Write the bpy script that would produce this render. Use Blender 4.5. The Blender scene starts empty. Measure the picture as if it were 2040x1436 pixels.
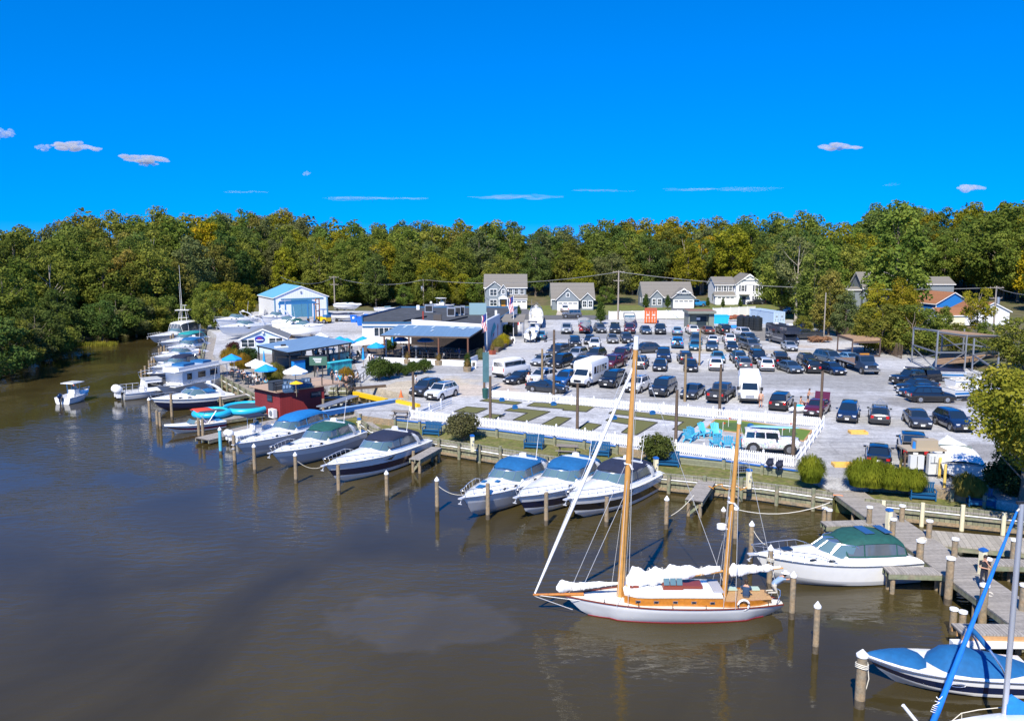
import bpy,bmesh,math,random
import numpy as np
from mathutils import Vector,Matrix,noise
SC=bpy.context.scene
COL=SC.collection
R=math.radians
random.seed(11)
# ---------------------------------------------------------------- camera, sky, sun
F,HZ,CX,CY,CAMZ=1700.0,480.0,1020.0,718.0,18.7
PIT=math.atan((CY-HZ)/F)
SP,CP=math.sin(PIT),math.cos(PIT)
cam_data=bpy.data.cameras.new("camera")
cam=bpy.data.objects.new("camera",cam_data)
COL.objects.link(cam)
cam.location=(0,0,CAMZ)
cam.rotation_euler=(math.pi/2-PIT,0,0)
cam_data.sensor_width=36
cam_data.lens=36*F/2040
cam_data.clip_end=20000
SC.camera=cam
SUN_AZ,SUN_EL=R(19),R(46)
W=bpy.data.worlds.new("World")
SC.world=W
W.use_nodes=True
wn=W.node_tree
bg=wn.nodes["Background"]
sky=wn.nodes.new("ShaderNodeTexSky")
sky.sky_type='NISHITA'
sky.sun_disc=False
sky.sun_elevation=SUN_EL
sky.sun_rotation=math.pi+SUN_AZ
sky.altitude=300
sky.air_density=1.0
sky.dust_density=0.0
sky.ozone_density=1.5
hs=wn.nodes.new("ShaderNodeHueSaturation")
hs.inputs['Saturation'].default_value=1.75
hs.inputs['Hue'].default_value=0.50
wtc=wn.nodes.new('ShaderNodeTexCoord')
wad=wn.nodes.new('ShaderNodeVectorMath');wad.operation='ADD';wad.inputs[1].default_value=(0,0,.19)
wnm=wn.nodes.new('ShaderNodeVectorMath');wnm.operation='NORMALIZE'
wn.links.new(wtc.outputs['Generated'],wad.inputs[0]);wn.links.new(wad.outputs[0],wnm.inputs[0]);wn.links.new(wnm.outputs[0],sky.inputs['Vector'])
wn.links.new(sky.outputs[0],hs.inputs['Color'])
wmx=wn.nodes.new('ShaderNodeVectorMath');wmx.operation='MULTIPLY';wmx.inputs[1].default_value=(.97,.79,1.06)
wn.links.new(hs.outputs[0],wmx.inputs[0]);wn.links.new(wmx.outputs[0],bg.inputs[0])
bg.inputs[1].default_value=0.15
sl=bpy.data.lights.new("sun",'SUN')
sl.energy=5.0
sl.angle=R(0.5)
sl.color=(1.0,0.93,0.80)
sun=bpy.data.objects.new("sun",sl)
COL.objects.link(sun)
sun.rotation_euler=Vector((math.sin(SUN_AZ)*math.cos(SUN_EL),math.cos(SUN_AZ)*math.cos(SUN_EL),-math.sin(SUN_EL))).to_track_quat('-Z','Y').to_euler()
SC.view_settings.view_transform='Standard'
SC.view_settings.look='None'
SC.view_settings.exposure=0.55
SC.view_settings.gamma=1
# ---------------------------------------------------------------- picking points of the place
LOT,LOW=1.7,1.1
def P(px,py,z=LOT):
 u,v=(px-CX)/F,(py-CY)/F
 d=Vector((u,CP-v*SP,-SP-v*CP))
 t=(z-CAMZ)/d.z
 return Vector((d.x*t,d.y*t,z))
def PY(px,py,Y):
 u,v=(px-CX)/F,(py-CY)/F
 d=Vector((u,CP-v*SP,-SP-v*CP))
 t=Y/d.y
 return Vector((d.x*t,Y,CAMZ+d.z*t))
def topz(p,py):
 v=(py-CY)/F
 return CAMZ-p[1]*(SP+v*CP)/(CP-v*SP)
def scr(p):
 x,y,z=p[0],p[1],p[2]-CAMZ
 f=y*CP-z*SP
 return CX+F*x/f,CY-F*(y*SP+z*CP)/f
# ---------------------------------------------------------------- mesh builder
class MB:
 def __init__(s):
  s.v,s.f,s.m=[],[],[]
 def add(s,vs,fs,mi=0):
  o=len(s.v)
  s.v+=[tuple(v)for v in vs]
  s.f+=[tuple(i+o for i in f)for f in fs]
  s.m+=[mi]*len(fs)
  return s
 def box(s,c,d,rz=0,mi=0,ry=0,rx=0):
  M=Matrix.Rotation(rz,3,'Z')@Matrix.Rotation(ry,3,'Y')@Matrix.Rotation(rx,3,'X')
  c=Vector(c)
  vs=[c+M@Vector((x*d[0]/2,y*d[1]/2,z*d[2]/2))for z in(-1,1)for x,y in((-1,-1),(1,-1),(1,1),(-1,1))]
  return s.add(vs,[(3,2,1,0),(4,5,6,7),(0,1,5,4),(1,2,6,5),(2,3,7,6),(3,0,4,7)],mi)
 def bar(s,a,b,w,h,mi=0):
  a,b=Vector(a),Vector(b)
  d=b-a
  L=d.length
  q=d.to_track_quat('X','Z').to_matrix()
  c=(a+b)/2
  vs=[c+q@Vector((x*L/2,y*w/2,z*h/2))for z in(-1,1)for x,y in((-1,-1),(1,-1),(1,1),(-1,1))]
  return s.add(vs,[(3,2,1,0),(4,5,6,7),(0,1,5,4),(1,2,6,5),(2,3,7,6),(3,0,4,7)],mi)
 def cyl(s,a,b,r0,r1=None,n=8,mi=0,caps=True):
  r1=r0 if r1 is None else r1
  a,b=Vector(a),Vector(b)
  q=(b-a).to_track_quat('Z','X').to_matrix()
  vs=[]
  for p,r in((a,r0),(b,r1)):
   vs+=[p+q@Vector((math.cos(2*math.pi*i/n)*r,math.sin(2*math.pi*i/n)*r,0))for i in range(n)]
  fs=[(i,(i+1)%n,n+(i+1)%n,n+i)for i in range(n)]
  if caps:
   fs+=[tuple(range(n-1,-1,-1)),tuple(range(n,2*n))]
  return s.add(vs,fs,mi)
 def tube(s,pts,r,n=6,mi=0,caps=True):
  pts=[Vector(p)for p in pts]
  rs=r if isinstance(r,(list,tuple))else[r]*len(pts)
  vs,fs=[],[]
  for k,p in enumerate(pts):
   t=(pts[min(k+1,len(pts)-1)]-pts[max(k-1,0)])
   if t.length<1e-6:t=Vector((0,0,1))
   t.normalize()
   up=Vector((0,0,1))if abs(t.z)<.95 else Vector((1,0,0))
   x=t.cross(up).normalized()
   y=x.cross(t)
   vs+=[p+(x*math.cos(2*math.pi*i/n)+y*math.sin(2*math.pi*i/n))*rs[k]for i in range(n)]
  for k in range(len(pts)-1):
   fs+=[(k*n+i,k*n+(i+1)%n,(k+1)*n+(i+1)%n,(k+1)*n+i)for i in range(n)]
  if caps:
   fs+=[tuple(range(n-1,-1,-1)),tuple(range((len(pts)-1)*n,len(pts)*n))]
  return s.add(vs,fs,mi)
 def prism(s,pts,z0,z1,mi=0,top=True,bot=True,mt=None):
  pts=[(p[0],p[1])for p in pts]
  ar=sum(pts[i][0]*pts[(i+1)%len(pts)][1]-pts[(i+1)%len(pts)][0]*pts[i][1]for i in range(len(pts)))
  if ar<0:pts=pts[::-1]
  n=len(pts)
  s.add([(x,y,z0)for x,y in pts]+[(x,y,z1)for x,y in pts],[(i,(i+1)%n,n+(i+1)%n,n+i)for i in range(n)]+([tuple(range(n-1,-1,-1))]if bot else[]),mi)
  if top:
   s.add([(x,y,z1)for x,y in pts],[tuple(range(n))],mi if mt is None else mt)
  return s
 def grid(s,rows,mi=0,close=False,flip=False,mf=None):
  nr,nc=len(rows),len(rows[0])
  o=len(s.v)
  for r in rows:s.v+=[tuple(p)for p in r]
  for i in range(nr-1):
   for j in range(nc if close else nc-1):
    q=(o+i*nc+j,o+i*nc+(j+1)%nc,o+(i+1)*nc+(j+1)%nc,o+(i+1)*nc+j)
    s.f.append(q[::-1]if flip else q)
    s.m.append(mf(i,j)if mf else mi)
  return s
 def quad(s,a,b,c,d,mi=0):
  return s.add([a,b,c,d],[(0,1,2,3)],mi)
 def sph(s,c,r,n=8,m=5,mi=0):
  r=r if isinstance(r,(tuple,list))else(r,r,r)
  rows=[]
  for i in range(m+1):
   t=math.pi*i/m
   rows.append([(c[0]+r[0]*max(math.sin(t),.001)*math.cos(2*math.pi*j/n),c[1]+r[1]*max(math.sin(t),.001)*math.sin(2*math.pi*j/n),c[2]+r[2]*math.cos(t))for j in range(n)])
  return s.grid(rows,mi,close=True,flip=True)
 def xf(s,M):
  s.v=[tuple(M@Vector(v))for v in s.v]
  return s
 def mesh(s,name,mats,smooth=0):
  me=bpy.data.meshes.new(name)
  me.from_pydata(s.v,[],s.f)
  mats=mats if isinstance(mats,(list,tuple))else[mats]
  for m in mats:me.materials.append(m)
  if len(mats)>1:me.polygons.foreach_set('material_index',s.m)
  if smooth:
   me.polygons.foreach_set('use_smooth',[True]*len(me.polygons))
   if smooth<179:
    me.set_sharp_from_angle(angle=R(smooth))
  me.update()
  return me
def ob(name,data,parent=None,label=None,color=None):
 o=bpy.data.objects.new(name,data)
 COL.objects.link(o)
 if parent is not None:o.parent=parent
 if label:o['label']=label
 if color:o.color=(*color,1)
 return o
def part(mb,name,mats,parent,smooth=0,label=None,color=None,loc=None):
 o=ob(name,mb.mesh(name,mats,smooth),parent,label,color)
 if loc:o.location=loc
 return o
LAB=[]
def tag(o,label,cat,group=None,kind=None):
 if kind:o['kind']=kind
 if kind!='structure':
  o['label']=label;o['category']=cat
  LAB.append(o)
 if group:o['group']=group
 return o
def root(name,label,cat,loc=(0,0,0),rz=0,group=None):
 o=ob(name,None)
 o.empty_display_size=.3
 o.location=loc;o.rotation_euler=(0,0,rz)
 return tag(o,label,cat,group)
def solo(mb,name,mats,label,cat,smooth=0,loc=(0,0,0),rz=0,group=None,kind=None,color=None):
 o=ob(name,mb.mesh(name,mats,smooth),None,None,color)
 o.location=loc;o.rotation_euler=(0,0,rz)
 return tag(o,label,cat,group,kind)
def kids(o):return KID.get(o.name,[])
def clone(o,parent=None):
 c=o.copy()
 COL.objects.link(c)
 if parent is not None:c.parent=parent
 for k in[k for k in bpy.data.objects if k.parent==o]if parent is None else kids(o):
  clone(k,c)
 return c
KID={}
PROTO={}
def inst(key,build,label,cat,loc,rz=0,color=None,group=None,scale=None):
 """first use builds the thing, every later use copies it with its parts"""
 if key not in PROTO:
  r=build();PROTO[key]=r
  ch=[r]
  while ch:
   q=ch.pop();k=[c for c in NEW_CH(q)]
   KID[q.name]=k;ch+=k
 else:
  src=PROTO[key]
  r=src.copy();COL.objects.link(r)
  for k in kids(src):clone(k,r)
 r.location=loc;r.rotation_euler=(0,0,rz)
 if scale:r.scale=scale if isinstance(scale,(tuple,list))else(scale,)*3
 tag(r,label,cat,group)
 if color:
  st=[r]
  while st:
   q=st.pop()
   q.color=(*color,1)
   st+=[c for c in NEW_CH(q)]
 return r
def NEW_CH(q):
 return[c for c in q.children]
# ---------------------------------------------------------------- materials
MATS={}
def nodes(m):
 m.use_nodes=True
 nt=m.node_tree
 return nt,nt.nodes['Principled BSDF']
def mat(name,rgb=None,rough=.6,metal=0,var=.0,scale=3,bump=0,bscale=None,coat=0,spec=.5,obj=False,var2=None,tint=None):
 if name in MATS:return MATS[name]
 m=bpy.data.materials.new(name)
 nt,b=nodes(m)
 N,L=nt.nodes.new,nt.links.new
 b.inputs['Roughness'].default_value=rough
 b.inputs['Metallic'].default_value=metal
 b.inputs['Specular IOR Level'].default_value=spec
 if coat:
  b.inputs['Coat Weight'].default_value=coat
  b.inputs['Coat Roughness'].default_value=.05
 if obj:
  oi=N('ShaderNodeObjectInfo');src=oi.outputs['Color']
 else:
  rg=N('ShaderNodeRGB');rg.outputs[0].default_value=(*rgb,1);src=rg.outputs[0]
 if var or tint or bump:
  tc=N('ShaderNodeTexCoord')
  no=N('ShaderNodeTexNoise');no.inputs['Scale'].default_value=scale;no.inputs['Detail'].default_value=6;no.inputs['Roughness'].default_value=.65
  L(tc.outputs['Object'],no.inputs['Vector'])
 if tint:
  mx=N('ShaderNodeMix');mx.data_type='RGBA'
  rp=N('ShaderNodeMapRange');rp.inputs[1].default_value=.42;rp.inputs[2].default_value=.62
  L(no.outputs[0],rp.inputs[0]);L(rp.outputs[0],mx.inputs[0]);L(src,mx.inputs[6])
  mx.inputs[7].default_value=(*tint,1);src=mx.outputs[2]
 if var:
  mr=N('ShaderNodeMapRange');mr.inputs[1].default_value=.3;mr.inputs[2].default_value=.7
  mr.inputs[3].default_value=1-var;mr.inputs[4].default_value=1+var
  no2=N('ShaderNodeTexNoise');no2.inputs['Scale'].default_value=scale*2.7;no2.inputs['Detail'].default_value=5
  L(tc.outputs['Object'],no2.inputs['Vector']);L(no2.outputs[0],mr.inputs[0])
  vm=N('ShaderNodeVectorMath');vm.operation='SCALE'
  L(src,vm.inputs[0]);L(mr.outputs[0],vm.inputs['Scale']);src=vm.outputs[0]
 if bump:
  bp=N('ShaderNodeBump');bp.inputs['Strength'].default_value=bump;bp.inputs['Distance'].default_value=.05
  n3=N('ShaderNodeTexNoise');n3.inputs['Scale'].default_value=bscale or scale*6;n3.inputs['Detail'].default_value=5
  L(tc.outputs['Object'],n3.inputs['Vector']);L(n3.outputs[0],bp.inputs['Height']);L(bp.outputs[0],b.inputs['Normal'])
 L(src,b.inputs['Base Color'])
 MATS[name]=m
 return m
def stripes(name,c1,c2,axis,freq,duty=.12,rough=.7,bump=.0,var=.1,metal=0,rot=0):
 """boards, seams or panels along one object axis"""
 if name in MATS:return MATS[name]
 m=mat(name,c1,rough,metal,var,2.0)
 nt=m.node_tree;b=nt.nodes['Principled BSDF'];N,L=nt.nodes.new,nt.links.new
 old=b.inputs['Base Color'].links[0].from_socket
 tc=N('ShaderNodeTexCoord');mp=N('ShaderNodeMapping');mp.inputs['Rotation'].default_value=(0,0,rot)
 sp=N('ShaderNodeSeparateXYZ')
 L(tc.outputs['Object'],mp.inputs[0]);L(mp.outputs[0],sp.inputs[0])
 mu=N('ShaderNodeMath');mu.operation='MULTIPLY';mu.inputs[1].default_value=freq
 fr=N('ShaderNodeMath');fr.operation='FRACT'
 lt=N('ShaderNodeMath');lt.operation='LESS_THAN';lt.inputs[1].default_value=duty
 L(sp.outputs[axis],mu.inputs[0]);L(mu.outputs[0],fr.inputs[0]);L(fr.outputs[0],lt.inputs[0])
 fl=N('ShaderNodeMath');fl.operation='FLOOR';L(mu.outputs[0],fl.inputs[0])
 wn_=N('ShaderNodeTexWhiteNoise');wn_.noise_dimensions='1D';L(fl.outputs[0],wn_.inputs['W'])
 mr=N('ShaderNodeMapRange');mr.inputs[3].default_value=1-var;mr.inputs[4].default_value=1+var;L(wn_.outputs[0],mr.inputs[0])
 vm=N('ShaderNodeVectorMath');vm.operation='SCALE';L(old,vm.inputs[0]);L(mr.outputs[0],vm.inputs['Scale'])
 mx=N('ShaderNodeMix');mx.data_type='RGBA';L(lt.outputs[0],mx.inputs[0]);L(vm.outputs[0],mx.inputs[6]);mx.inputs[7].default_value=(*c2,1)
 L(mx.outputs[2],b.inputs['Base Color'])
 return m
def leafmat(name):
 if name in MATS:return MATS[name]
 m=bpy.data.materials.new(name);nt,b=nodes(m);N,L=nt.nodes.new,nt.links.new
 nt.nodes.remove(b)
 out=nt.nodes['Material Output']
 oi=N('ShaderNodeObjectInfo');tc=N('ShaderNodeTexCoord')
 no=N('ShaderNodeTexNoise');no.inputs['Scale'].default_value=.45;no.inputs['Detail'].default_value=4
 L(tc.outputs['Object'],no.inputs['Vector'])
 hsn=N('ShaderNodeHueSaturation')
 mr=N('ShaderNodeMapRange');mr.inputs[1].default_value=.3;mr.inputs[2].default_value=.7;mr.inputs[3].default_value=.475;mr.inputs[4].default_value=.525
 mv=N('ShaderNodeMapRange');mv.inputs[1].default_value=.3;mv.inputs[2].default_value=.7;mv.inputs[3].default_value=1.45;mv.inputs[4].default_value=.6
 L(no.outputs[0],mr.inputs[0]);L(mr.outputs[0],hsn.inputs['Hue'])
 L(no.outputs[0],mv.inputs[0]);L(mv.outputs[0],hsn.inputs['Value'])
 L(oi.outputs['Color'],hsn.inputs['Color'])
 d=N('ShaderNodeBsdfDiffuse');t=N('ShaderNodeBsdfTranslucent');mx=N('ShaderNodeMixShader');mx.inputs[0].default_value=.4
 L(hsn.outputs[0],d.inputs[0]);L(hsn.outputs[0],t.inputs[0]);L(d.outputs[0],mx.inputs[1]);L(t.outputs[0],mx.inputs[2]);L(mx.outputs[0],out.inputs[0])
 MATS[name]=m
 return m
# ---------------------------------------------------------------- shoreline and ground
bank=[(-420,905),(-120,790),(0,738),(49,727),(92,712),(100,694),(187,685),(190,675),(240,670),(300,667),(345,663),(412,659)]
bankW=[P(x,y,0)for x,y in bank]
quayL=[(414,674),(404,725),(453,759),(500,785),(531,800)]
quayLW=[P(x,y,LOW)for x,y in quayL]
quayM=[P(531,800,LOW),P(655,776,LOW)]
slipW=[P(650,838,LOW),P(822,803,LOW),P(812,792,LOW),P(706,768,LOW),P(690,776,LOW),P(655,776,LOW)]
quayR=[(650,838),(716,838),(745,858),(820,873),(900,885),(1067,911),(1300,948),(1515,969),(1660,989),(1746,1004),(2040,1033),(2400,1072)]
quayRW=[P(x,y,LOW)for x,y in quayR]
waterpoly=bankW+quayLW+[P(655,776,LOW)]+[P(690,776,LOW),P(706,768,LOW),P(812,792,LOW),P(822,803,LOW)]+quayRW+[Vector((120,30,0)),Vector((-90,20,0))]
lotN=[(412,655),(420,632),(500,621),(670,619),(960,622),(1050,636),(1200,637),(1370,635),(1575,636),(1650,662),(1800,696),(1960,742),(2100,800),(2500,960)]
lotNW=[P(x,y,LOT)for x,y in lotN]
wallL=[(722,828),(790.6,837),(993,857.6),(1108,873),(1167,880),(1233,890),(1346,908),(1444,918),(1601,940),(1648,950)]
wallR=[(1704,955),(1735,961),(1830,968),(1900,979),(1965,992),(2060,1010),(2400,1068)]
wallLW=[P(x,y,LOT)for x,y in wallL]
wallRW=[P(x,y,LOT)for x,y in wallR]
lotS=wallRW[::-1]+wallLW[::-1]
lotW2=[P(700,812,LOT),P(824,796,LOT),P(812,786,LOT),P(706,762,LOT),P(640,768,LOT),P(560,774,LOT),P(517,770,LOT),P(470,741,LOT),P(424,706,LOT),P(432,668,LOT)]
lotpoly=lotNW+lotS+lotW2
def sdist(px,py,poly):
 n=len(poly);d=np.full(px.shape,1e9);ins=np.zeros(px.shape,bool)
 for i in range(n):
  x0,y0,x1,y1=poly[i][0],poly[i][1],poly[(i+1)%n][0],poly[(i+1)%n][1]
  ex,ey=x1-x0,y1-y0
  t=np.clip(((px-x0)*ex+(py-y0)*ey)/(ex*ex+ey*ey+1e-9),0,1)
  d=np.minimum(d,np.hypot(px-x0-t*ex,py-y0-t*ey))
  c=((y0>py)!=(y1>py))&(px<(x1-x0)*(py-y0)/(y1-y0+1e-12)+x0)
  ins^=c
 return np.where(ins,-d,d)
def ground_z(X,Y):
 X=np.asarray(X,float);Y=np.asarray(Y,float)
 dw=sdist(X,Y,waterpoly);dl=sdist(X,Y,lotpoly)
 z=np.where(dw<0,np.maximum(-1.6,dw*.5),np.minimum(1.2,dw*.3))
 z=z+np.clip((dw-12)*.06,0,5)*np.clip((-52-X)/20,0,1)
 z=z+np.clip((Y-228)*.05,0,6)+np.clip((X-75)*.05,0,3)*np.clip((Y-110)/60,0,1)
 near=(dl<0)|((dw<7)&(X>-52)&(Y<152))
 z=np.where(near,np.where(dw<9,-1.6,.6),z)
 flat=np.clip(1-dl/12,0,1)*(dl>0)*(dw>9)
 z=z*(1-flat)+1.62*flat
 return z,dw,dl
xs=np.concatenate([np.arange(-900,-240,60),np.arange(-240,240,3.0),np.arange(240,901,60)])
ys=np.concatenate([np.arange(18,330,3.0),np.arange(330,1800,80)])
GX,GY=np.meshgrid(xs,ys)
GZ,_,_=ground_z(GX,GY)
mb=MB()
mb.grid([[(GX[i,j],GY[i,j],GZ[i,j])for j in range(len(xs))]for i in range(len(ys))],flip=True)
mb.f=[f[::-1]for f in mb.f]
m_terr=mat("soil_and_grass",(.075,.085,.022),.95,0,.3,.25,.4,3,tint=(.13,.10,.05))
solo(mb,"terrain",m_terr,"","",40,kind='structure')
m_lot=bpy.data.materials.new("gravel");nt,b=nodes(m_lot);N,L=nt.nodes.new,nt.links.new
b.inputs['Roughness'].default_value=.95
tc=N('ShaderNodeTexCoord')
def nz(scale,det=6,rg=.6):
 n=N('ShaderNodeTexNoise');n.inputs['Scale'].default_value=scale;n.inputs['Detail'].default_value=det;n.inputs['Roughness'].default_value=rg
 L(tc.outputs['Object'],n.inputs['Vector']);return n.outputs[0]
def rng(s,a,b_,c=0,d=1):
 m=N('ShaderNodeMapRange');m.inputs[1].default_value=a;m.inputs[2].default_value=b_;m.inputs[3].default_value=c;m.inputs[4].default_value=d
 L(s,m.inputs[0]);return m.outputs[0]
def mixc(fac,a,bcol):
 m=N('ShaderNodeMix');m.data_type='RGBA'
 if isinstance(fac,float):m.inputs[0].default_value=fac
 else:L(fac,m.inputs[0])
 for i,c in((6,a),(7,bcol)):
  if isinstance(c,tuple):m.inputs[i].default_value=(*c,1)
  else:L(c,m.inputs[i])
 return m.outputs[2]
wob=nz(.22,5);fine=nz(9,8,.8);mid=nz(.7,6,.7);big=nz(.06,4)
col=mixc(rng(mid,.35,.65),(.37,.375,.39),(.53,.535,.55))
col=mixc(rng(big,.45,.62,0,.6),col,(.25,.24,.225))
def patch(px,py,rx,ry,c,st=1.0,rot=0):
 global col
 p=P(px,py,LOT)
 mp=N('ShaderNodeMapping');mp.vector_type='TEXTURE';mp.inputs['Location'].default_value=p;mp.inputs['Rotation'].default_value=(0,0,R(rot));mp.inputs['Scale'].default_value=(rx,ry,1)
 L(tc.outputs['Object'],mp.inputs[0])
 ln=N('ShaderNodeVectorMath');ln.operation='LENGTH';L(mp.outputs[0],ln.inputs[0])
 ad=N('ShaderNodeMath');ad.operation='ADD';L(ln.outputs['Value'],ad.inputs[0]);L(rng(wob,.3,.7,-.4,.4),ad.inputs[1])
 col=mixc(rng(ad.outputs[0],1.1,.7,0,st),col,c)
asph=(.25,.245,.235)
patch(1590,755,30,9,asph,.7);patch(1230,668,30,7,(.22,.23,.25),.8);patch(1540,665,16,14,(.2,.185,.165),.9)
patch(1350,700,26,2.6,(.42,.38,.31),.9);patch(1640,690,7,3,(.36,.26,.17),.8);patch(1700,690,10,7,(.47,.46,.45),.9)
patch(800,775,13,5,(.47,.40,.29),.9,35);patch(960,778,5,5,(.5,.42,.34),.8);patch(640,630,9,9,(.3,.28,.26),.7)
patch(1890,800,8,4,(.2,.19,.18),.7);patch(1930,900,8,3,(.19,.18,.17),.7);patch(1880,975,6,1.6,(.33,.25,.17),.8);patch(700,650,12,9,(.44,.43,.42),.7)
patch(1990,950,5,3,(.3,.2,.12),.7);patch(1100,700,16,14,(.44,.44,.45),.5)
v=N('ShaderNodeVectorMath');v.operation='SCALE';L(col,v.inputs[0]);mpt=N('ShaderNodeMapping');mpt.inputs['Rotation'].default_value=(0,0,R(-18));mpt.inputs['Scale'].default_value=(.05,.9,1);L(tc.outputs['Object'],mpt.inputs[0])
trk=N('ShaderNodeTexNoise');trk.inputs['Scale'].default_value=1.3;trk.inputs['Detail'].default_value=5;trk.inputs['Distortion'].default_value=.6;L(mpt.outputs[0],trk.inputs['Vector'])
g3=N('ShaderNodeVectorMath');g3.operation='SCALE';L(v.outputs[0],g3.inputs[0]);L(rng(trk.outputs[0],.35,.65,.84,1.12),g3.inputs['Scale'])
g2=N('ShaderNodeMath');g2.operation='MULTIPLY';L(rng(fine,.35,.65,.6,1.35),g2.inputs[0]);L(rng(nz(1.7,7,.75),.36,.64,.82,1.14),g2.inputs[1]);L(g2.outputs[0],v.inputs['Scale'])
wv=N('ShaderNodeTexVoronoi');wv.feature='DISTANCE_TO_EDGE';wv.inputs['Scale'].default_value=.07;L(tc.outputs['Object'],wv.inputs['Vector'])
cr=N('ShaderNodeMath');cr.operation='LESS_THAN';cr.inputs[1].default_value=.006;L(wv.outputs[0],cr.inputs[0])
crm=N('ShaderNodeMath');crm.operation='MULTIPLY';L(cr.outputs[0],crm.inputs[0]);L(rng(big,.5,.55),crm.inputs[1])
fin=mixc(rng(crm.outputs[0],0,1,0,.22),g3.outputs[0],(.1,.1,.1))
L(fin,b.inputs['Base Color'])
bp=N('ShaderNodeBump');bp.inputs['Strength'].default_value=.5;bp.inputs['Distance'].default_value=.04;L(fine,bp.inputs['Height']);L(bp.outputs[0],b.inputs['Normal'])
def sheet(name,pts,z,m,kind='structure',thick=0):
 mb=MB()
 if thick:mb.prism(pts,z-thick,z)
 else:
  pts=[(p[0],p[1])for p in pts]
  ar=sum(pts[i][0]*pts[(i+1)%len(pts)][1]-pts[(i+1)%len(pts)][0]*pts[i][1]for i in range(len(pts)))
  if ar<0:pts=pts[::-1]
  mb.add([(x,y,z)for x,y in pts],[tuple(range(len(pts)))])
 me=mb.mesh(name,m)
 bm=bmesh.new();bm.from_mesh(me);bmesh.ops.triangulate(bm,faces=[f for f in bm.faces if len(f.verts)>4]);bm.to_mesh(me);bm.free()
 o=ob(name,me);o['kind']=kind
 return o
sheet("gravel_ground",lotpoly,LOT,m_lot,thick=1.2)
m_grass=mat("lawn",(.11,.125,.022),1,0,.35,1.5,.6,14,tint=(.17,.145,.055))
lowR=[P(1666,989,LOW),P(1746,1004,LOW),P(2040,1033,LOW),P(2400,1072,LOW)]+[Vector((p.x,p.y+1,0))for p in wallRW[::-1]]
lowL=[P(650,838,LOW),P(716,838,LOW),P(745,858,LOW),P(820,873,LOW),P(900,885,LOW),P(1067,911,LOW),P(1300,948,LOW),P(1515,969,LOW),P(1660,989,LOW)]+[Vector((wallRW[0].x,wallRW[0].y+.5,0))]+[Vector((p.x,p.y+1,0))for p in wallLW[::-1]]+[P(700,820,LOW)]
sheet("grass_verge",lowL,LOW,m_grass,thick=2)
sheet("grass_verge",lowR,LOW-.004,m_grass,thick=2)
m_board=stripes("grey_boards",(.30,.275,.245),(.07,.06,.055),1,6.6,.1,.85,var=.16)
m_boardx=stripes("grey_boards_across",(.30,.275,.245),(.07,.06,.055),0,6.6,.1,.85,var=.16)
bw=quayLW+[P(531,800,LOW),P(655,776,LOW),P(640,764,LOW),P(545,772,LOW),P(505,752,LOW),P(470,728,LOW),P(437,704,LOW),P(440,674,LOW)]
sheet("boardwalk",bw,LOW+.1,stripes("boardwalk_boards",(.29,.265,.24),(.08,.07,.06),1,6.6,.1,.85,var=.16,rot=R(-12)),thick=.25)
mb=MB()
a,b_,c,d=P(1612,944,LOT),P(1735,962,LOT),P(1708,980,LOW+.03),P(1655,980,LOW+.03)
mb.add([a,b_,c,d,(a.x,a.y,-.5),(b_.x,b_.y,-.5),(c.x,c.y,-.5),(d.x,d.y,-.5)],[(3,2,1,0),(0,1,5,4),(1,2,6,5),(2,3,7,6),(3,0,4,7)])
solo(mb,"path",m_lot,"","",kind='structure')
m_as=mat("asphalt",(.11,.11,.115),.95,0,.15,1,.3,20)
zr=1.72
sheet("street",[P(1030,628,zr),P(1215,628,zr),P(1215,637,zr),P(1030,637,zr)],zr,m_as)
sheet("driveway",[P(1002,614,zr),P(1047,614,zr),P(1075,627,zr),P(1005,628,zr)],zr-.008,m_as)
m_conc=mat("concrete",(.46,.40,.33),.9,0,.1,2)
sheet("driveway",[P(1112,615,zr),P(1150,615,zr),P(1140,627.5,zr),P(1108,627.5,zr)],zr+.004,m_conc)
sheet("driveway",[P(1336,611,zr),P(1372,611,zr),P(1380,624,zr),P(1338,624,zr)],zr+.006,m_as)
m_lawn2=mat("lawn_by_houses",(.105,.14,.02),1,0,.25,.5,.5,8,tint=(.15,.14,.04))
sheet("lawn",[P(880,609,zr),P(1780,606,zr),P(1720,638,zr),P(1215,634,zr),P(1030,629,zr),P(880,628,zr)],zr-.015,m_lawn2)
0 and sheet("lawn",[P(1800,640,zr),P(2150,640,zr),P(2150,720,zr),P(1990,700,zr),P(1860,690,zr)],3.1,m_lawn2)
# ---------------------------------------------------------------- water
m_w=bpy.data.materials.new("creek_water");nt,b=nodes(m_w);N,L=nt.nodes.new,nt.links.new
tc=N('ShaderNodeTexCoord')
mp=N('ShaderNodeMapping');mp.inputs['Scale'].default_value=(.55,1.25,1);L(tc.outputs['Object'],mp.inputs[0])
n1=N('ShaderNodeTexNoise');n1.inputs['Scale'].default_value=1.6;n1.inputs['Detail'].default_value=4;n1.inputs['Roughness'].default_value=.5;n1.inputs['Distortion'].default_value=.4;L(mp.outputs[0],n1.inputs['Vector'])
n2=N('ShaderNodeTexNoise');n2.inputs['Scale'].default_value=.05;n2.inputs['Detail'].default_value=5;n2.inputs['Distortion'].default_value=1.2;L(tc.outputs['Object'],n2.inputs['Vector'])
calm=N('ShaderNodeMapRange');calm.inputs[1].default_value=.44;calm.inputs[2].default_value=.54;calm.inputs[3].default_value=.022;calm.inputs[4].default_value=.10;L(n2.outputs[0],calm.inputs[0])
pp=P(840,1235,0)
mp2=N('ShaderNodeMapping');mp2.vector_type='TEXTURE';mp2.inputs['Location'].default_value=pp;mp2.inputs['Scale'].default_value=(4.6,3.0,1);L(tc.outputs['Object'],mp2.inputs[0])
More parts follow.
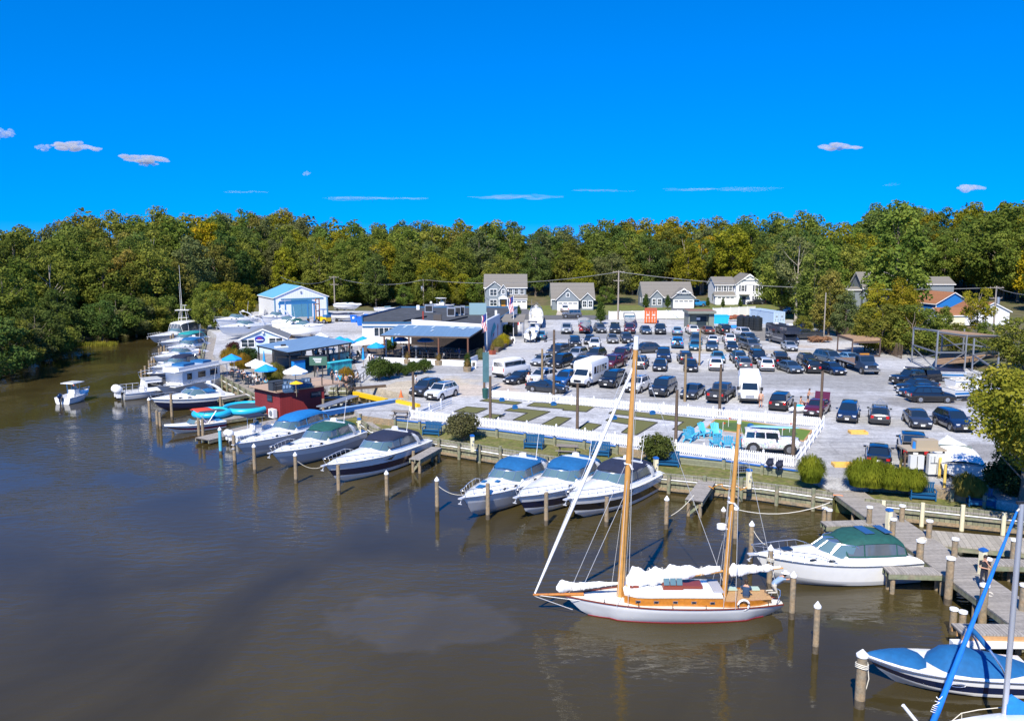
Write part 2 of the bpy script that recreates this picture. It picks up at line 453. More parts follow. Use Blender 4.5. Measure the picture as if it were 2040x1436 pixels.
ln=N('ShaderNodeVectorMath');ln.operation='LENGTH';L(mp2.outputs[0],ln.inputs[0])
n4=N('ShaderNodeTexNoise');n4.inputs['Scale'].default_value=.5;n4.inputs['Detail'].default_value=6;L(tc.outputs['Object'],n4.inputs['Vector'])
ad=N('ShaderNodeMath');ad.operation='ADD';L(ln.outputs['Value'],ad.inputs[0]);L(n4.outputs[0],ad.inputs[1])
sk=N('ShaderNodeMapRange');sk.inputs[1].default_value=1.42;sk.inputs[2].default_value=1.62;L(ad.outputs[0],sk.inputs[0])
bp=N('ShaderNodeBump');bp.inputs['Distance'].default_value=1.0;L(n1.outputs[0],bp.inputs['Height']);L(calm.outputs[0],bp.inputs['Strength']);L(bp.outputs[0],b.inputs['Normal'])
cm=N('ShaderNodeMix');cm.data_type='RGBA';L(sk.outputs[0],cm.inputs[0]);cm.inputs[6].default_value=(.064,.053,.031,1);cm.inputs[7].default_value=(.052,.040,.014,1)
vv=N('ShaderNodeVectorMath');vv.operation='SCALE';L(cm.outputs[2],vv.inputs[0]);n5=N('ShaderNodeMapRange');n5.inputs[1].default_value=.35;n5.inputs[2].default_value=.65;n5.inputs[3].default_value=.72;n5.inputs[4].default_value=1.25;L(n2.outputs[0],n5.inputs[0]);L(n5.outputs[0],vv.inputs['Scale']);L(vv.outputs[0],b.inputs['Base Color'])
pp=P(470,1230,0)
b.inputs['Roughness'].default_value=.06
b.inputs['IOR'].default_value=1.33
mb=MB();mb.add([(-400,-60,0),(400,-60,0),(400,260,0),(-400,260,0)],[(0,1,2,3)])
solo(mb,"water",m_w,"","",kind='structure')
# ---------------------------------------------------------------- trees
m_leaf=leafmat("foliage")
m_bark=mat("bark",(.16,.13,.10),.95,0,.3,3,.5,10)
m_bark2=mat("pale_bark",(.34,.30,.25),.95,0,.3,3)
def crown_mesh(seed,H,RX,z0,ncl,nleaf,ls,clr=(1.2,2.3),shape=0,fill=.0):
 rg=random.Random(seed)
 nv=[]
 cl=[]
 zc,rz=(z0+H)/2,(H-z0)/2
 for i in range(ncl):
  for _ in range(60):
   d=Vector((rg.gauss(0,1),rg.gauss(0,1),rg.gauss(0,1))).normalized()
   k=rg.uniform(.35,1)**.5
   h=(d.z*k+1)/2
   w=1.0
   if shape==1:w=.55+.6*(1-h)
   if shape==2:w=.75+.45*h
   r=rg.uniform(*clr)*(1.15-.35*h)
   c=Vector((d.x*k*(RX*w-r*.5),d.y*k*(RX*w-r*.5),zc+d.z*k*(rz-r*.6)))
   if all((c-q).length>(r+s)*.45 for q,s in cl):break
  cl.append((c,r))
 tot=sum(r*r for _,r in cl)
 vs,fs=[],[]
 for c,r in cl:
  n=int(nleaf*r*r/tot)
  tilt=Vector((rg.gauss(0,.15),rg.gauss(0,.15),1))
  for _ in range(n):
   d=Vector((rg.gauss(0,1),rg.gauss(0,1),rg.gauss(.15,1))).normalized()
   rr=r*rg.uniform(.55,1.08)*(1+.25*noise.noise((c+d*1.3)*.9))
   p=c+Vector((d.x*rr,d.y*rr,d.z*rr*.78))
   nrm=(d+Vector((rg.gauss(0,.55),rg.gauss(0,.55),rg.gauss(.25,.5)))).normalized()
   a=nrm.orthogonal().normalized();a.rotate(Matrix.Rotation(rg.uniform(0,6.28),3,nrm));bb=nrm.cross(a)
   s=ls*rg.uniform(.6,1.35)
   o=len(vs)
   vs+=[p+a*s*.5,p+bb*s*.36+nrm*s*.08,p-a*s*.5,p-bb*s*.36+nrm*s*.08]
   fs.append((o,o+1,o+2,o+3))
 mb=MB();mb.add(vs,fs)
 return mb,cl
def trunk_mesh(seed,H,z0,cl,r0=.35,lean=0):
 rg=random.Random(seed+99)
 mb=MB()
 pts,rs=[],[]
 for i in range(7):
  t=i/6
  pts.append((lean*t*t+rg.gauss(0,.12)*t,rg.gauss(0,.12)*t,t*H*.86));rs.append(r0*(1.25 if i==0 else 1)*(1-.85*t))
 mb.tube(pts,rs,7)
 for c,r in cl[:22]:
  k=min(.9,max(.15,(c.z-2.2)/(H*.86)-.12));i=int(k*6);f=k*6-i
  a=Vector(pts[i]).lerp(Vector(pts[min(i+1,6)]),f)
  m=a.lerp(c,.5)+Vector((0,0,-.35))
  mb.tube([a,m,c],[r0*.38*(1-k*.6),r0*.22,r0*.06],5,caps=False)
 return mb
TK={}
def tree_proto(k):
 D={'oak':(20,7.0,1.8,62,10500,.52,(1.2,2.5),2,.42),'oak2':(20,6.4,1.0,62,10500,.5,(1.1,2.3),0,.4),'poplar':(20,5.0,1.2,52,8500,.48,(1.0,2.0),1,.3),
   'poplar2':(20,5.4,.6,50,8500,.5,(1.1,2.2),1,.3),'bushy':(12,6.0,-.3,44,8000,.42,(1.0,2.0),0,.25),'airy':(20,5.6,4,34,4200,.52,(1.0,1.9),2,.32)}[k]
 def f():
  r=ob('tree',None);r.empty_display_size=.5
  mb,cl=crown_mesh(hash(k)%1000 if False else sum(map(ord,k)),*D[:6],clr=D[6],shape=D[7])
  part(trunk_mesh(sum(map(ord,k)),D[0],D[2],cl,D[8]),'trunk',m_bark2 if k=='airy' else m_bark,r,60)
  part(mb,'crown',m_leaf,r,0)
  return r
 return f
TONE={'dark green':(0.101,0.146,0.036),'deep green':(0.134,0.181,0.036),'mid green':(0.151,0.193,0.034),'olive green':(0.185,0.205,0.036),'yellow-green':(0.246,0.234,0.022),'bronze-tinged':(0.213,0.193,0.042),'golden yellow':(0.426,0.316,0.018),'grey-green':(0.146,0.170,0.060)}
SHAPE={'oak':'spreading','oak2':'round-headed','poplar':'slender','poplar2':'tapering','bushy':'bushy','airy':'thin-leaved'}
def zat(x,y):
 return float(ground_z(np.array([x]),np.array([y]))[0][0])
def plant(k,x,y,h,tone,label,group=None,z=None,wid=1.0):
 base=12 if k=='bushy' else 20
 s=h/base
 rg=random.Random(int(x*31+y*17))
 c=TONE[tone];j=rg.uniform(.82,1.2);c=(c[0]*j*rg.uniform(.9,1.1),c[1]*j,c[2]*j)
 w=s*wid*rg.uniform(.95,1.15)if h>15 else s*wid*rg.uniform(1.0,1.25)
 z=zat(x,y)if z is None else z
 return inst('tree_'+k,tree_proto(k),label,'tree',(x,y,z-.15),rg.uniform(0,6.28),c,group,(w,w,s))
prof=[(-200,440),(0,440),(180,412),(240,413),(320,404),(400,427),(430,416),(540,409),(600,413),(640,432),(750,440),(820,431),(900,434),(1000,429),(1080,443),(1180,430),(1240,428),(1330,430),(1400,427),(1500,411),(1590,414),(1680,407),(1780,399),(1860,403),(1960,399),(2040,391),(2300,390)]
def profy(x):return float(np.interp(x,[p[0]for p in prof],[p[1]for p in prof]))
avoid=[P(998,600),P(1130,600),P(1312,600),P(1460,600),P(1720,600),P(1880,610),P(1940,640)]
edge_pts=[(-160,735),(-60,715),(0,700),(60,690),(110,680),(200,662),(300,652),(380,645),(430,628),(490,613),(560,606),(660,613),(760,612),(860,609),(940,608),(1060,607),(1190,607),(1300,603),(1400,604),(1530,606),(1570,622),(1660,628),(1760,614),(1800,606),(1990,618),(2060,640),(2200,650)]
eX=[p[0]for p in edge_pts];eY=[p[1]for p in edge_pts]
rg=random.Random(5)
cand=[]
Yv=70
while Yv<420:
 Xv=-260
 sp=7.4 if Yv<250 else 8.4
 while Xv<260:
  x,y=Xv+rg.uniform(-2.6,2.6),Yv+rg.uniform(-2.6,2.6)
  Xv+=sp
  sx,sy=scr((x,y,1.6))
  if sx<-190 or sx>2200:continue
  ey=float(np.interp(sx,eX,eY))
  Ye=P(sx,ey,1.6).y
  depth=y-Ye
  if depth<0 or depth>55:continue
  cand.append((x,y,sx,depth))
 Yv+=sp
cx=np.array([c[0]for c in cand]);cy=np.array([c[1]for c in cand])
cz,cdw,cdl=ground_z(cx,cy)
trees=[]
for(x,y,sx,dep),z,dw,dl in zip(cand,cz,cdw,cdl):
 if dw<1.0 or dl<2.5:continue
 if any((Vector((x,y))-Vector(a.xy)).length<12 for a in avoid)or(1685<sx<1755 and y<192)or(x-80)**2+(y-193)**2<110:continue
 trees.append((x,y,sx,dep,float(z)))
print('forest candidates',len(trees))
def zone(sx):
 return('on the left creek bank' if sx<290 else 'behind the creek-end boats' if sx<480 else 'behind the blue-roofed warehouse' if sx<680 else
   'behind the restaurant roof' if sx<940 else 'behind the grey two-storey house' if sx<1060 else 'behind the low grey houses' if sx<1390 else 'behind the white house' if sx<1540 else
   'beyond the right-hand gravel' if sx<1760 else 'behind the blue cottage')
rg=random.Random(8)
trees.sort(key=lambda t:t[3])
nt_=0
FAR=[]
for x,y,sx,dep,z in trees:
 full=topz((x,y),profy(sx))-z
 q=min(1,dep/40)
 f=(.66+.34*q)*rg.uniform(.86,1.0)
 if rg.random()<.12:f*=.85
 h=max(8,min(31,full*f))
 if dep>38:h=max(8,min(32,full*rg.uniform(.93,1.01)))
 k=rg.choice(['oak','oak2','oak2','poplar','poplar2','poplar2','oak','airy']if dep>8 else['oak2','poplar2','bushy','bushy','oak','poplar'])
 if k=='bushy':h=min(h,rg.uniform(8,13))
 nn=noise.noise(Vector((x*.03,y*.03,3)))
 if sx<560:tones=['dark green','olive green','mid green','mid green','deep green','grey-green','olive green','bronze-tinged','mid green']
 elif sx<1400:tones=['mid green','olive green','yellow-green','deep green','dark green','bronze-tinged','mid green','grey-green']
 else:tones=['mid green','deep green','yellow-green','olive green','dark green','mid green','yellow-green']
 tone=tones[int((rg.random()+nn*.25)*len(tones))%len(tones)]
 if rg.random()<.012:tone='golden yellow'
 if tone=='bronze-tinged' and rg.random()<.55:tone='olive green'
 if nt_<236:
  rowd='front row' if dep<9 else 'middle rows' if dep<24 else 'back rows'
  plant(k,x,y,h,tone,f"{tone} {SHAPE[k]} tree {zone(sx)}, {rowd}",'trees of the surrounding forest',z)
  nt_+=1
 else:FAR.append((x,y,h,tone,z))
print('trees',nt_,'far',len(FAR))
for k,x,y,h,t,l in[
 ('oak2',1556,634,17,'olive green','leafy olive tree left of the dark vine-covered tree by the motorhome'),('airy',1585,640,19,'grey-green','pale dead-topped tree behind the motorhome'),
 ('poplar2',1618,655,17,'deep green','dark ivy-clad tree right of the motorhome'),('oak2',1600,628,20,'dark green','tall dark tree behind the pale container'),
 ('poplar',1650,668,13,'bronze-tinged','bronze-tinged tree beside the thin pole at the gravel edge'),('poplar2',1683,672,9,'grey-green','grey-green young tree at the end of the wire fence'),('poplar',1640,640,19,'mid green','tall green tree left of the half-hidden blue-grey house'),
 ('poplar2',1742,690,11,'yellow-green','yellow-green tree in front of the blue-grey house'),('poplar',1780,645,27,'mid green','tallest green tree right of the blue-grey house'),
 ('poplar2',1790,695,12,'yellow-green','yellow-green tree behind the small steel rack'),('bushy',1756,702,8,'olive green','olive shrub behind the small steel rack'),('poplar',1804,690,10,'yellow-green','yellow-green tree left of the blue cottage'),
 ('bushy',1815,706,8,'mid green','green shrub behind the tall steel boat rack'),('poplar',1880,668,6,'mid green','small green tree before the blue cottage'),('airy',1944,682,10,'yellow-green','thin yellow-green sapling before the white garage'),
 ('bushy',1905,702,5,'olive green','low olive shrub under the steel rack platform'),('bushy',1965,700,5,'mid green','low green shrub beside the pole base'),('bushy',2040,735,8,'olive green','olive shrub at the right edge behind the rack'),
 ('bushy',1600,668,4,'olive green','low brush beside the grey pickup'),('oak',1990,612,27,'mid green','very tall green tree behind the utility pole'),
 ('bushy',455,640,9,'yellow-green','yellow-green bush mass left of the warehouse'),('bushy',428,655,8,'olive green','olive bush at the far end of the boardwalk'),('poplar2',492,634,8,'yellow-green','yellow-green young tree at the warehouse corner'),('bushy',418,640,9,'mid green','green bush behind the sport fisher')]:
 p=P(x,y,1.7);plant(k,p.x,p.y,h,t,l,None,1.6)
for k,(x,y,h,t)in enumerate([(-30,752,9,'dark green'),(10,738,8,'olive green'),(38,728,7,'grey-green'),(62,720,9,'dark green'),(88,708,8,'mid green'),(96,698,6,'olive green'),(196,676,8,'dark green'),(225,670,9,'deep green'),(265,667,8,'grey-green'),(300,664,8,'olive green'),(335,661,8,'deep green')]):
 p=P(x,y,.8);plant('bushy',p.x,p.y+1.5,h,t,t+' bush overhanging the water on the left creek bank','bushes on the creek bank',.3)
rg=random.Random(21)
for x in range(600,1560,34):
 if 935<x<1060 or 1072<x<1195 or 1235<x<1392 or 1398<x<1530:continue
 p=P(x+rg.uniform(-10,10),607.5+rg.uniform(-1.5,1),1.6);t=rg.choice(['deep green','olive green','mid green','dark green'])
 plant('bushy',p.x,p.y,rg.uniform(5,9),t,t+' understorey bush along the edge of the wood','understorey bushes at the wood edge',1.6)
# ---------------------------------------------------------------- quay walls, piers, pilings
m_wood=mat("weathered_wood",(.29,.21,.125),.9,0,.25,2.5,.3,14,tint=(.21,.18,.13))
m_green=mat("green_treated_wood",(.19,.21,.13),.9,0,.3,1.5,.3,10,tint=(.25,.21,.15))
m_dkwood=mat("dark_wood",(.11,.075,.05),.85,0,.25,2)
m_white=mat("white_plastic",(.80,.80,.80),.45)
m_cream=mat("cream_paint",(.72,.66,.45),.6,0,.06,2)
m_blue=mat("blue_paint",(.015,.12,.42),.5)
m_black=mat("black_rubber",(.015,.015,.018),.7)
m_steel=mat("galvanized_steel",(.45,.47,.5),.45,.7)
m_rope=mat("white_rope",(.66,.62,.52),.9)
m_planks=stripes("quay_planks",(.20,.20,.13),(.06,.055,.04),0,3.3,.09,.9,var=.2)
def lerp(a,b,t):return Vector(a).lerp(Vector(b),t)
def seawall(pts,label,cream=False,flip=1,pil_every=2.1,name='seawall',capw=.9):
 c0=pts[0].copy();c0.z=0
 r=root(name,label,'seawall',c0)
 cap,face,waler,pipe=MB(),MB(),MB(),MB()
 for i in range(len(pts)-1):
  a,b_=pts[i]-c0,pts[i+1]-c0
  d=(b_-a);L_=d.length;u=d/L_;n=Vector((u.y,-u.x,0))*flip
  rz=math.atan2(u.y,u.x)
  mid=(a+b_)/2
  cap.box(mid-n*capw*.35+Vector((0,0,.06)),(L_+.1,capw,.12),rz)
  face.box(mid+n*.06+Vector((0,0,-LOW*.5-.25)),(L_,.12,LOW+1.1),rz)
  waler.box(mid+n*.2+Vector((0,0,-.28)),(L_,.16,.2),rz)
  waler.box(mid+n*.2+Vector((0,0,-.85)),(L_,.16,.2),rz,mi=1)
  k=int(L_/pil_every)
  for j in range(k):
   p=a.lerp(b_,(j+.5)/k)+n*.4
   mp_=MB();hh=.38+.12*((j*7)%3)
   mp_.cyl((0,0,-LOW-.8),(0,0,hh),.15,.14,9)
   part(mp_,'piling',m_cream if cream else m_green,r,50,loc=p)
  if pipe is not None:pipe.cyl(a+n*.3+Vector((0,0,-.08)),b_+n*.3+Vector((0,0,-.12)),.045,n=6)
 part(cap,'cap',m_board if False else m_boardx,r);part(face,'sheeting',m_planks,r);part(waler,'waler',[m_green,m_wood],r);part(pipe,'water_pipe',m_white,r,60)
 return r
seawall(quayRW[1:6],'green timber seawall with grey cap below the picket-fenced court')
seawall(quayRW[5:9],'green timber seawall with orange hoses and white pipe beside the walkway')
seawall([P(1722,1001,LOW)]+quayRW[10:],'timber seawall with cream piling sleeves right of the walkway',cream=True)
seawall(quayLW[::1],'tall dark timber quay wall under the boardwalk of the left-hand marina',flip=-1 if False else 1,pil_every=2.6,capw=.2)
seawall([P(650,838,LOW),P(822,803,LOW)],'low timber wall along the near side of the boat-lift slip',flip=-1,capw=1.2)
seawall([P(655,776,LOW),P(690,776,LOW),P(706,768,LOW),P(812,792,LOW)],'timber wall at the landward side of the boat-lift slip',flip=1,capw=.4)
def retwall(pts,label,blue=True,skip=()):
 c0=pts[0].copy();c0.z=LOW
 r=root('retaining_wall',label,'wall',c0)
 f_,c_=MB(),MB()
 for i in range(len(pts)-1):
  if i in skip:continue
  a,b_=pts[i]-c0,pts[i+1]-c0
  a.z=b_.z=0
  d=b_-a;L_=d.length;u=d/L_;n=Vector((u.y,-u.x,0));rz=math.atan2(u.y,u.x);mid=(a+b_)/2
  f_.box(mid+n*.10+Vector((0,0,.3)),(L_,.1,.66),rz)
  if blue:c_.box(mid+n*.10+Vector((0,0,.66)),(L_+.05,.26,.06),rz)
  k=max(1,int(L_/2.6))
  for j in range(k+1):
   m_=MB();m_.box((0,0,.38),(.2,.2,.82),rz);m_.box((0,0,.82),(.24,.24,.05),rz,1)
   part(m_,'post',[m_green,m_blue if blue else m_wood],r,loc=a.lerp(b_,j/k)+n*.28)
 part(f_,'boards',stripes("retaining_boards",(.20,.21,.14),(.08,.08,.06),2,5.5,.12,.9,var=.15)if blue else m_wood,r)
 if blue:part(c_,'cap',m_blue,r)
retwall(wallLW[1:6],'green plank wall with blue cap behind the left half of the grass verge')
retwall(wallLW[6:9],'green plank wall with blue cap behind the right half of the grass verge')
retwall(wallLW[5:7],'bare low timber edging between the two blue-capped walls',blue=False)
retwall(wallLW[0:2],'short low gravel edging at the left end of the verge',blue=False)
retwall(wallRW[1:5],'low weathered timber edging behind the two blue gliders',blue=False)
def pier(name,p0,p1,w,label,z=LOW+.12,fascia=None,boards=None,posts=0,brace=True):
 """deck from p0 to p1, boards across, joists below"""
 p0,p1=Vector((p0[0],p0[1],0)),Vector((p1[0],p1[1],0))
 d=p1-p0;L_=d.length
 r=root(name,label,'pier',p0,math.atan2(d.y,d.x))
 m_=MB();m_.box((L_/2,0,z-.04),(L_,w,.08));part(m_,'deck',boards or m_boardx,r)
 m_=MB()
 for s in(-1,1):m_.box((L_/2,s*(w/2-.06),z-.22),(L_-.02,.1,.27))
 m_.box((L_/2,0,z-.22),(L_-.02,.1,.27))
 part(m_,'stringer',fascia or m_green,r)
 if brace:
  n=max(1,int(L_/3.2))
  for j in range(n+1):
   x=.3+(L_-.6)*j/n
   for s in(-1,1):
    m_=MB();m_.cyl((x,s*(w/2-.2),-1),(x,s*(w/2-.2),z-.1),.13,n=8);part(m_,'support',m_wood,r,50)
   m_=MB();m_.bar((x+.02,-w/2+.2,.1),(x+.02,w/2-.2,z-.3),.05,.18);part(m_,'brace',m_green,r)
 return r
A_=P(1681,978,LOW);B_=P(2081,1262,LOW)
pier('walkway',(A_.x,A_.y),(B_.x,B_.y-.0),2.3,'long grey board walkway leading from the gravel path out over the water',z=LOW+.14)
pier('finger_pier',P(1640,1046,LOW),P(1742,1043,LOW),.9,'short finger pier behind the green-canopied cruiser')
pier('finger_pier',P(1764,1138,LOW),P(1885,1141,LOW),1.0,'finger pier at the stern of the green-canopied cruiser')
pier('finger_pier',P(1890,1119,LOW),P(2150,1128,LOW),1.0,'narrow finger pier leaving the walkway behind the woman')
pier('wide_dock',P(1846,1072,LOW),P(2300,1112,LOW),2.6,'wide weathered dock with lengthwise boards right of the walkway',boards=stripes("wide_boards",(.33,.30,.25),(.12,.11,.09),0,3.2,.06,.9,var=.16))
pier('finger_pier',P(1905,1256,LOW),P(2200,1262,LOW),1.1,'finger pier with new tan fascia board beside the blue-covered bowrider',fascia=mat("new_timber",(.50,.28,.12),.7,0,.1,2))
pier('finger_pier',P(870,893,LOW),P(826,917,LOW),1.0,'finger pier at the stern of the black-canopied cruiser')
pier('finger_pier',P(1408,962,LOW),P(1382,1000,LOW),1.2,'stubby finger pier below the shopping cart on the grass')
pier('finger_pier',P(520,862,.7),P(700,845,.7),1.2,'low floating pier between the red boathouse and the blue-canopied cruiser',z=.6,brace=False)
pier('floating_dock',P(402,874,.5),P(560,836,.5),1.9,'low floating dock leading out to the pair of pilings',z=.5,brace=False)
pier('floating_dock',P(415,838,.5),P(532,820,.5),1.8,'floating dock carrying the two blue inflatable trampolines',z=.5,brace=False)
pier('finger_pier',P(438,793,LOW),P(498,782,LOW),.9,'finger pier at the stern of the navy-hulled cruiser',z=1.0)
for i,(x,y,x2,y2)in enumerate([(350,682,408,681),(345,706,402,707),(338,730,404,731)]):
 pier('finger_pier',P(x,y,LOW),P(x2,y2,LOW),.8,['far','middle','near'][i]+' finger pier between the stacked boats at the left quay',z=.9)
m_=MB();m_.box((0,0,0),(3.3,.35,.3));q=P(1968,1282,.75)
solo(m_,'dock_bumper',m_white,'long white bumper on the tan fascia of the near finger pier','bumper',loc=q)
def piling_build(capk,hgt,r=.14,teal=False):
 def f():
  o=ob('piling',None);o.empty_display_size=.2
  m_=MB()
  m_.cyl((0,0,-1.6),(0,0,.35),r*1.12,r*1.08,12,1);m_.cyl((0,0,.35),(0,0,hgt),r*1.05,r,12,0)
  part(m_,'post',[m_wood if not teal else mat("teal_sleeve",(.10,.42,.52),.5),mat("wet_wood",(.10,.08,.055),.5,0,.3,3)],o,50)
  if capk:
   m_=MB()
   if capk==1:m_.cyl((0,0,hgt-.06),(0,0,hgt+.02),r*1.22,r*1.22,12);m_.cyl((0,0,hgt+.02),(0,0,hgt+.24),r*1.22,.02,12)
   else:m_.cyl((0,0,hgt-.04),(0,0,hgt+.05),r*1.3,r*1.25,12)
   part(m_,'cap',m_white,o,40)
  return o
 return f
def piling(x,yt,yb,cap,label,r=.14,teal=False,group='mooring pilings',z0=0):
 p=P(x,yb,z0);h=max(.6,topz(p,yt)-(.24 if cap==1 else .05))
 h=round(h*4)/4
 return inst(f'piling{cap}{h}{r}{teal}',piling_build(cap,h,r,teal),label,'piling',(p.x,p.y,0),random.uniform(0,6),None,group)
for x,yt,yb,c,lab in[
 (1624,1197,1300,1,'white-capped piling standing alone between the ketch and the bowrider'),
 (1577,1140,1232,1,'white-capped piling the man at the ketch stern leans towards'),
 (1532,1083,1172,1,'white-capped piling beside the bow of the green-canopied cruiser'),
 (1495,1040,1118,1,'white-capped piling carrying the bow line of the green-canopied cruiser'),
 (1464,1004,1082,1,'white-capped piling half hidden behind the mizzen mast'),
 (1327,986,1053,1,'white-capped piling with red fittings right of the ketch main mast'),
 (871,952,1018,1,'white-capped piling left of the blue-canopied cruisers'),
 (771,934,996,1,'white-capped piling off the side of the black-canopied navy cruiser'),
 (675,925,985,0,'bare piling beside the bow of the black-canopied navy cruiser'),
 (590,902,962,1,'white-capped piling off the green-canopied grey cruiser'),
 (508,885,943,1,'white-capped piling off the bow of the left blue-canopied cruiser'),
 (468,866,925,0,'brown bare piling beside the outboards of the centre console boat'),
 (1088,981,1046,0,'bare piling before the navy-hulled cruiser with blue canopy'),
 (1208,986,1048,0,'bare piling before the black-canopied cruiser beside the ketch mast'),
 (972,964,1034,0,'bare piling before the grey-hulled cruiser with blue canopy'),
 (824,898,927,0,'short dark piling at the end of the stern finger pier'),
 (405,832,876,0,'greenish piling, right one of the pair at the floating dock end'),
 (397,830,874,0,'greenish piling, left one of the pair at the floating dock end'),
 (343,783,836,0,'piling beside the navy hull of the express cruiser'),
 (299,790,838,1,'white-capped piling off the bow of the navy express cruiser'),
 (314,816,852,0,'weathered piling, left of the two before the maroon-striped runabout'),
 (320,818,855,0,'weathered piling, right of the two before the maroon-striped runabout'),
 (440,788,816,0,'piling at the end of the finger pier by the navy express cruiser'),
 (645,792,836,0,'tan piling standing against the red boathouse wall'),
 (1441,1010,1030,1,'short white-capped piling by the short pier at the seawall'),
 ]:
 piling(x,yt,yb,c,lab)
piling(440,851,905,1,'white-capped piling with a teal sleeve beside the floating dock',teal=True)
piling(1712,1293,1408,1,'thick white-capped piling wrapped in rope at the bow of the bowrider',r=.2)
for i,(x,yt,yb)in enumerate([(283,735,762),(290,728,750),(298,716,738),(303,712,733),(308,708,729),(318,693,716),(322,690,712),(328,687,706),(335,680,698),(341,668,690),(346,664,686)]):
 piling(x,yt,yb,0,'weathered piling off the bows of the stacked boats at the left quay',r=.16,group='pilings of the left marina')
for i,(x,yt,yb,lab)in enumerate([(1731,1005,1041,'on the left edge of the walkway near the finger pier'),(1796,1002,1038,'on the right edge of the walkway with a small blue tag'),(1777,1036,1075,'on the left edge of the walkway beside the cream power pedestal'),
 (1850,1037,1070,'on the right edge of the walkway at the wide dock corner'),(1832,1073,1112,'wrapped in rope on the left edge of the walkway'),(1901,1071,1108,'at the near edge of the wide dock'),(1891,1113,1158,'thick and tall with a blue tag at the finger pier root'),
 (1745,1097,1150,'left of the two at the end of the stern finger pier'),(1757,1108,1160,'right of the two at the end of the stern finger pier'),(1966,1113,1150,'behind the woman in black'),(2018,1074,1110,'at the right end of the wide dock'),
 (1959,1160,1205,'wrapped in rope in front of the woman in black'),(1897,1208,1262,'left of the two behind the wake arch of the bowrider'),(1915,1219,1268,'right of the two behind the wake arch of the bowrider'),(2036,1160,1215,'at the right edge of the picture beyond the walkway'),
 (1641,1011,1056,'left of the two behind the green-canopied cruiser'),(1650,1017,1060,'right of the two behind the green-canopied cruiser')]):
 piling(x,yt,yb,2,'flat-capped piling '+lab,r=.19 if 'thick' in lab or 'rope' in lab else .16,group='pilings of the walkway',z0=(1.24 if yb not in(1262,1268,1056,1060,1150,1160,1180)or x in(1966,)else 0))
def rope(pts,label,sag=.4,r=.018,m=None,cat='rope',name='mooring_rope'):
 m_=MB();out=[]
 for i in range(len(pts)-1):
  for k in range(9 if i<len(pts)-2 else 10):
   t=k/9;p=Vector(pts[i]).lerp(Vector(pts[i+1]),t);p.z-=sag*4*t*(1-t);out.append(p)
 c=out[0].copy();m_.tube([p-c for p in out],r,5)
 return solo(m_,name,m or m_rope,label,cat,60,loc=c)
q=P(1495,1118,0);q2=P(1464,1082,0);q3=P(1650,1060,0)
rope([(q2.x,q2.y,2.2),(q3.x,q3.y,2.0)],'pale blue line swooping from the mizzen piling to the pair behind the cruiser',.5,.03)
rope([(q.x,q.y,2.1),PY(1525,1085,47.5)],'white bow line from its piling to the green-canopied cruiser',.15)
q=P(871,1018,0);rope([(q.x,q.y,1.9),P(924,985,1.3)],'white bow line from the piling to the grey-hulled cruiser',.25)
q=P(590,962,0);rope([(q.x,q.y,1.9),P(650,925,1.3)],'white bow line slack between piling and black-canopied cruiser',.5)
q=P(1382,1000,LOW);rope([(q.x,q.y,1.6),P(1330,1030,.5)],'thin line from the stubby finger pier to the piling',.2,.02)
def coil(x,yb,zt,label,rr=.24):
 p=P(x,yb,0);m_=MB()
 for k in range(3):
  m_.tube([(math.cos(a*.5)*rr,math.sin(a*.5)*rr,k*.07+.03*math.sin(a))for a in range(13)],.025,5)
 m_.tube([(rr,0,0),(rr+.05,-.05,-.5),(rr-.02,-.02,-.95)],.022,5)
 solo(m_,'rope_coil',m_rope,label,'rope',60,loc=(p.x,p.y,zt))
coil(1712,1408,1.75,'white rope coiled round the piling at the bow of the bowrider');coil(1965,1230,1.1,'pale rope coiled round the piling below the woman in black');coil(1532,1172,1.6,'white rope wound round the piling beside the cruiser bow',.19);coil(1835,1120,1.3,'pale rope wound round the walkway piling by the cruiser stern',.22)
hz=[]
for k in range(40):
 t=k/39;x=1330+t*350;y=float(np.interp(x,[1300,1515,1660,1700],[944,965,985,990]));q=P(x,y,LOW+.15);q.x+=math.sin(k*1.7)*.06;q.y+=math.cos(k*2.3)*.08;hz.append(q)
m_=MB();m_.tube([p-hz[0]for p in hz],.035,5)
solo(m_,'hose',mat("orange_hose",(.75,.20,.04),.5),'orange hose lying along the seawall cap','hose',60,loc=hz[0])
hz=[P(1412+6*k+4*math.sin(k*2.1),968+5*math.sin(k*1.3)+k*.3,LOW+.2)for k in range(14)]
m_=MB();m_.tube([p-hz[0]for p in hz],.035,5)
solo(m_,'hose',mat("yellow_orange_hose",(.75,.33,.03),.5),'tangled yellow-orange hose heaped at the cream pedestal','hose',60,loc=hz[0])
def pedestal():
 r=ob('power_pedestal',None);m_=MB();m_.box((0,0,.65),(.28,.28,1.3));m_.box((0,-.15,.75),(.2,.06,.5),mi=0);part(m_,'body',m_cream,r)
 m_=MB();m_.box((0,0,1.35),(.34,.34,.1));m_.box((0,0,1.42),(.22,.22,.06));part(m_,'cap',m_blue,r)
 m_=MB();m_.box((0.04,-.19,.9),(.12,.03,.16));m_.box((-.04,-.19,.62),(.12,.03,.12));part(m_,'socket',mat("grey_plastic",(.25,.26,.28),.5),r)
 return r
for x,y,l in[(941,902,'on the seawall left of the grey-hulled cruiser'),(716,866,'on the seawall behind the green-canopied grey cruiser'),(1306,950,'in front of the small tree and blue glider'),(1491,976,'beside the orange hoses right of the mizzen mast'),(1769,1062,'on the walkway beside the green-canopied cruiser'),(1955,1148,'on the walkway behind the woman in black')]:
 p=P(x,y,LOW);inst('pedestal',pedestal,'cream power pedestal with blue cap '+l,'power pedestal',(p.x,p.y,LOW+.12),.3,None,'power pedestals on the quay')
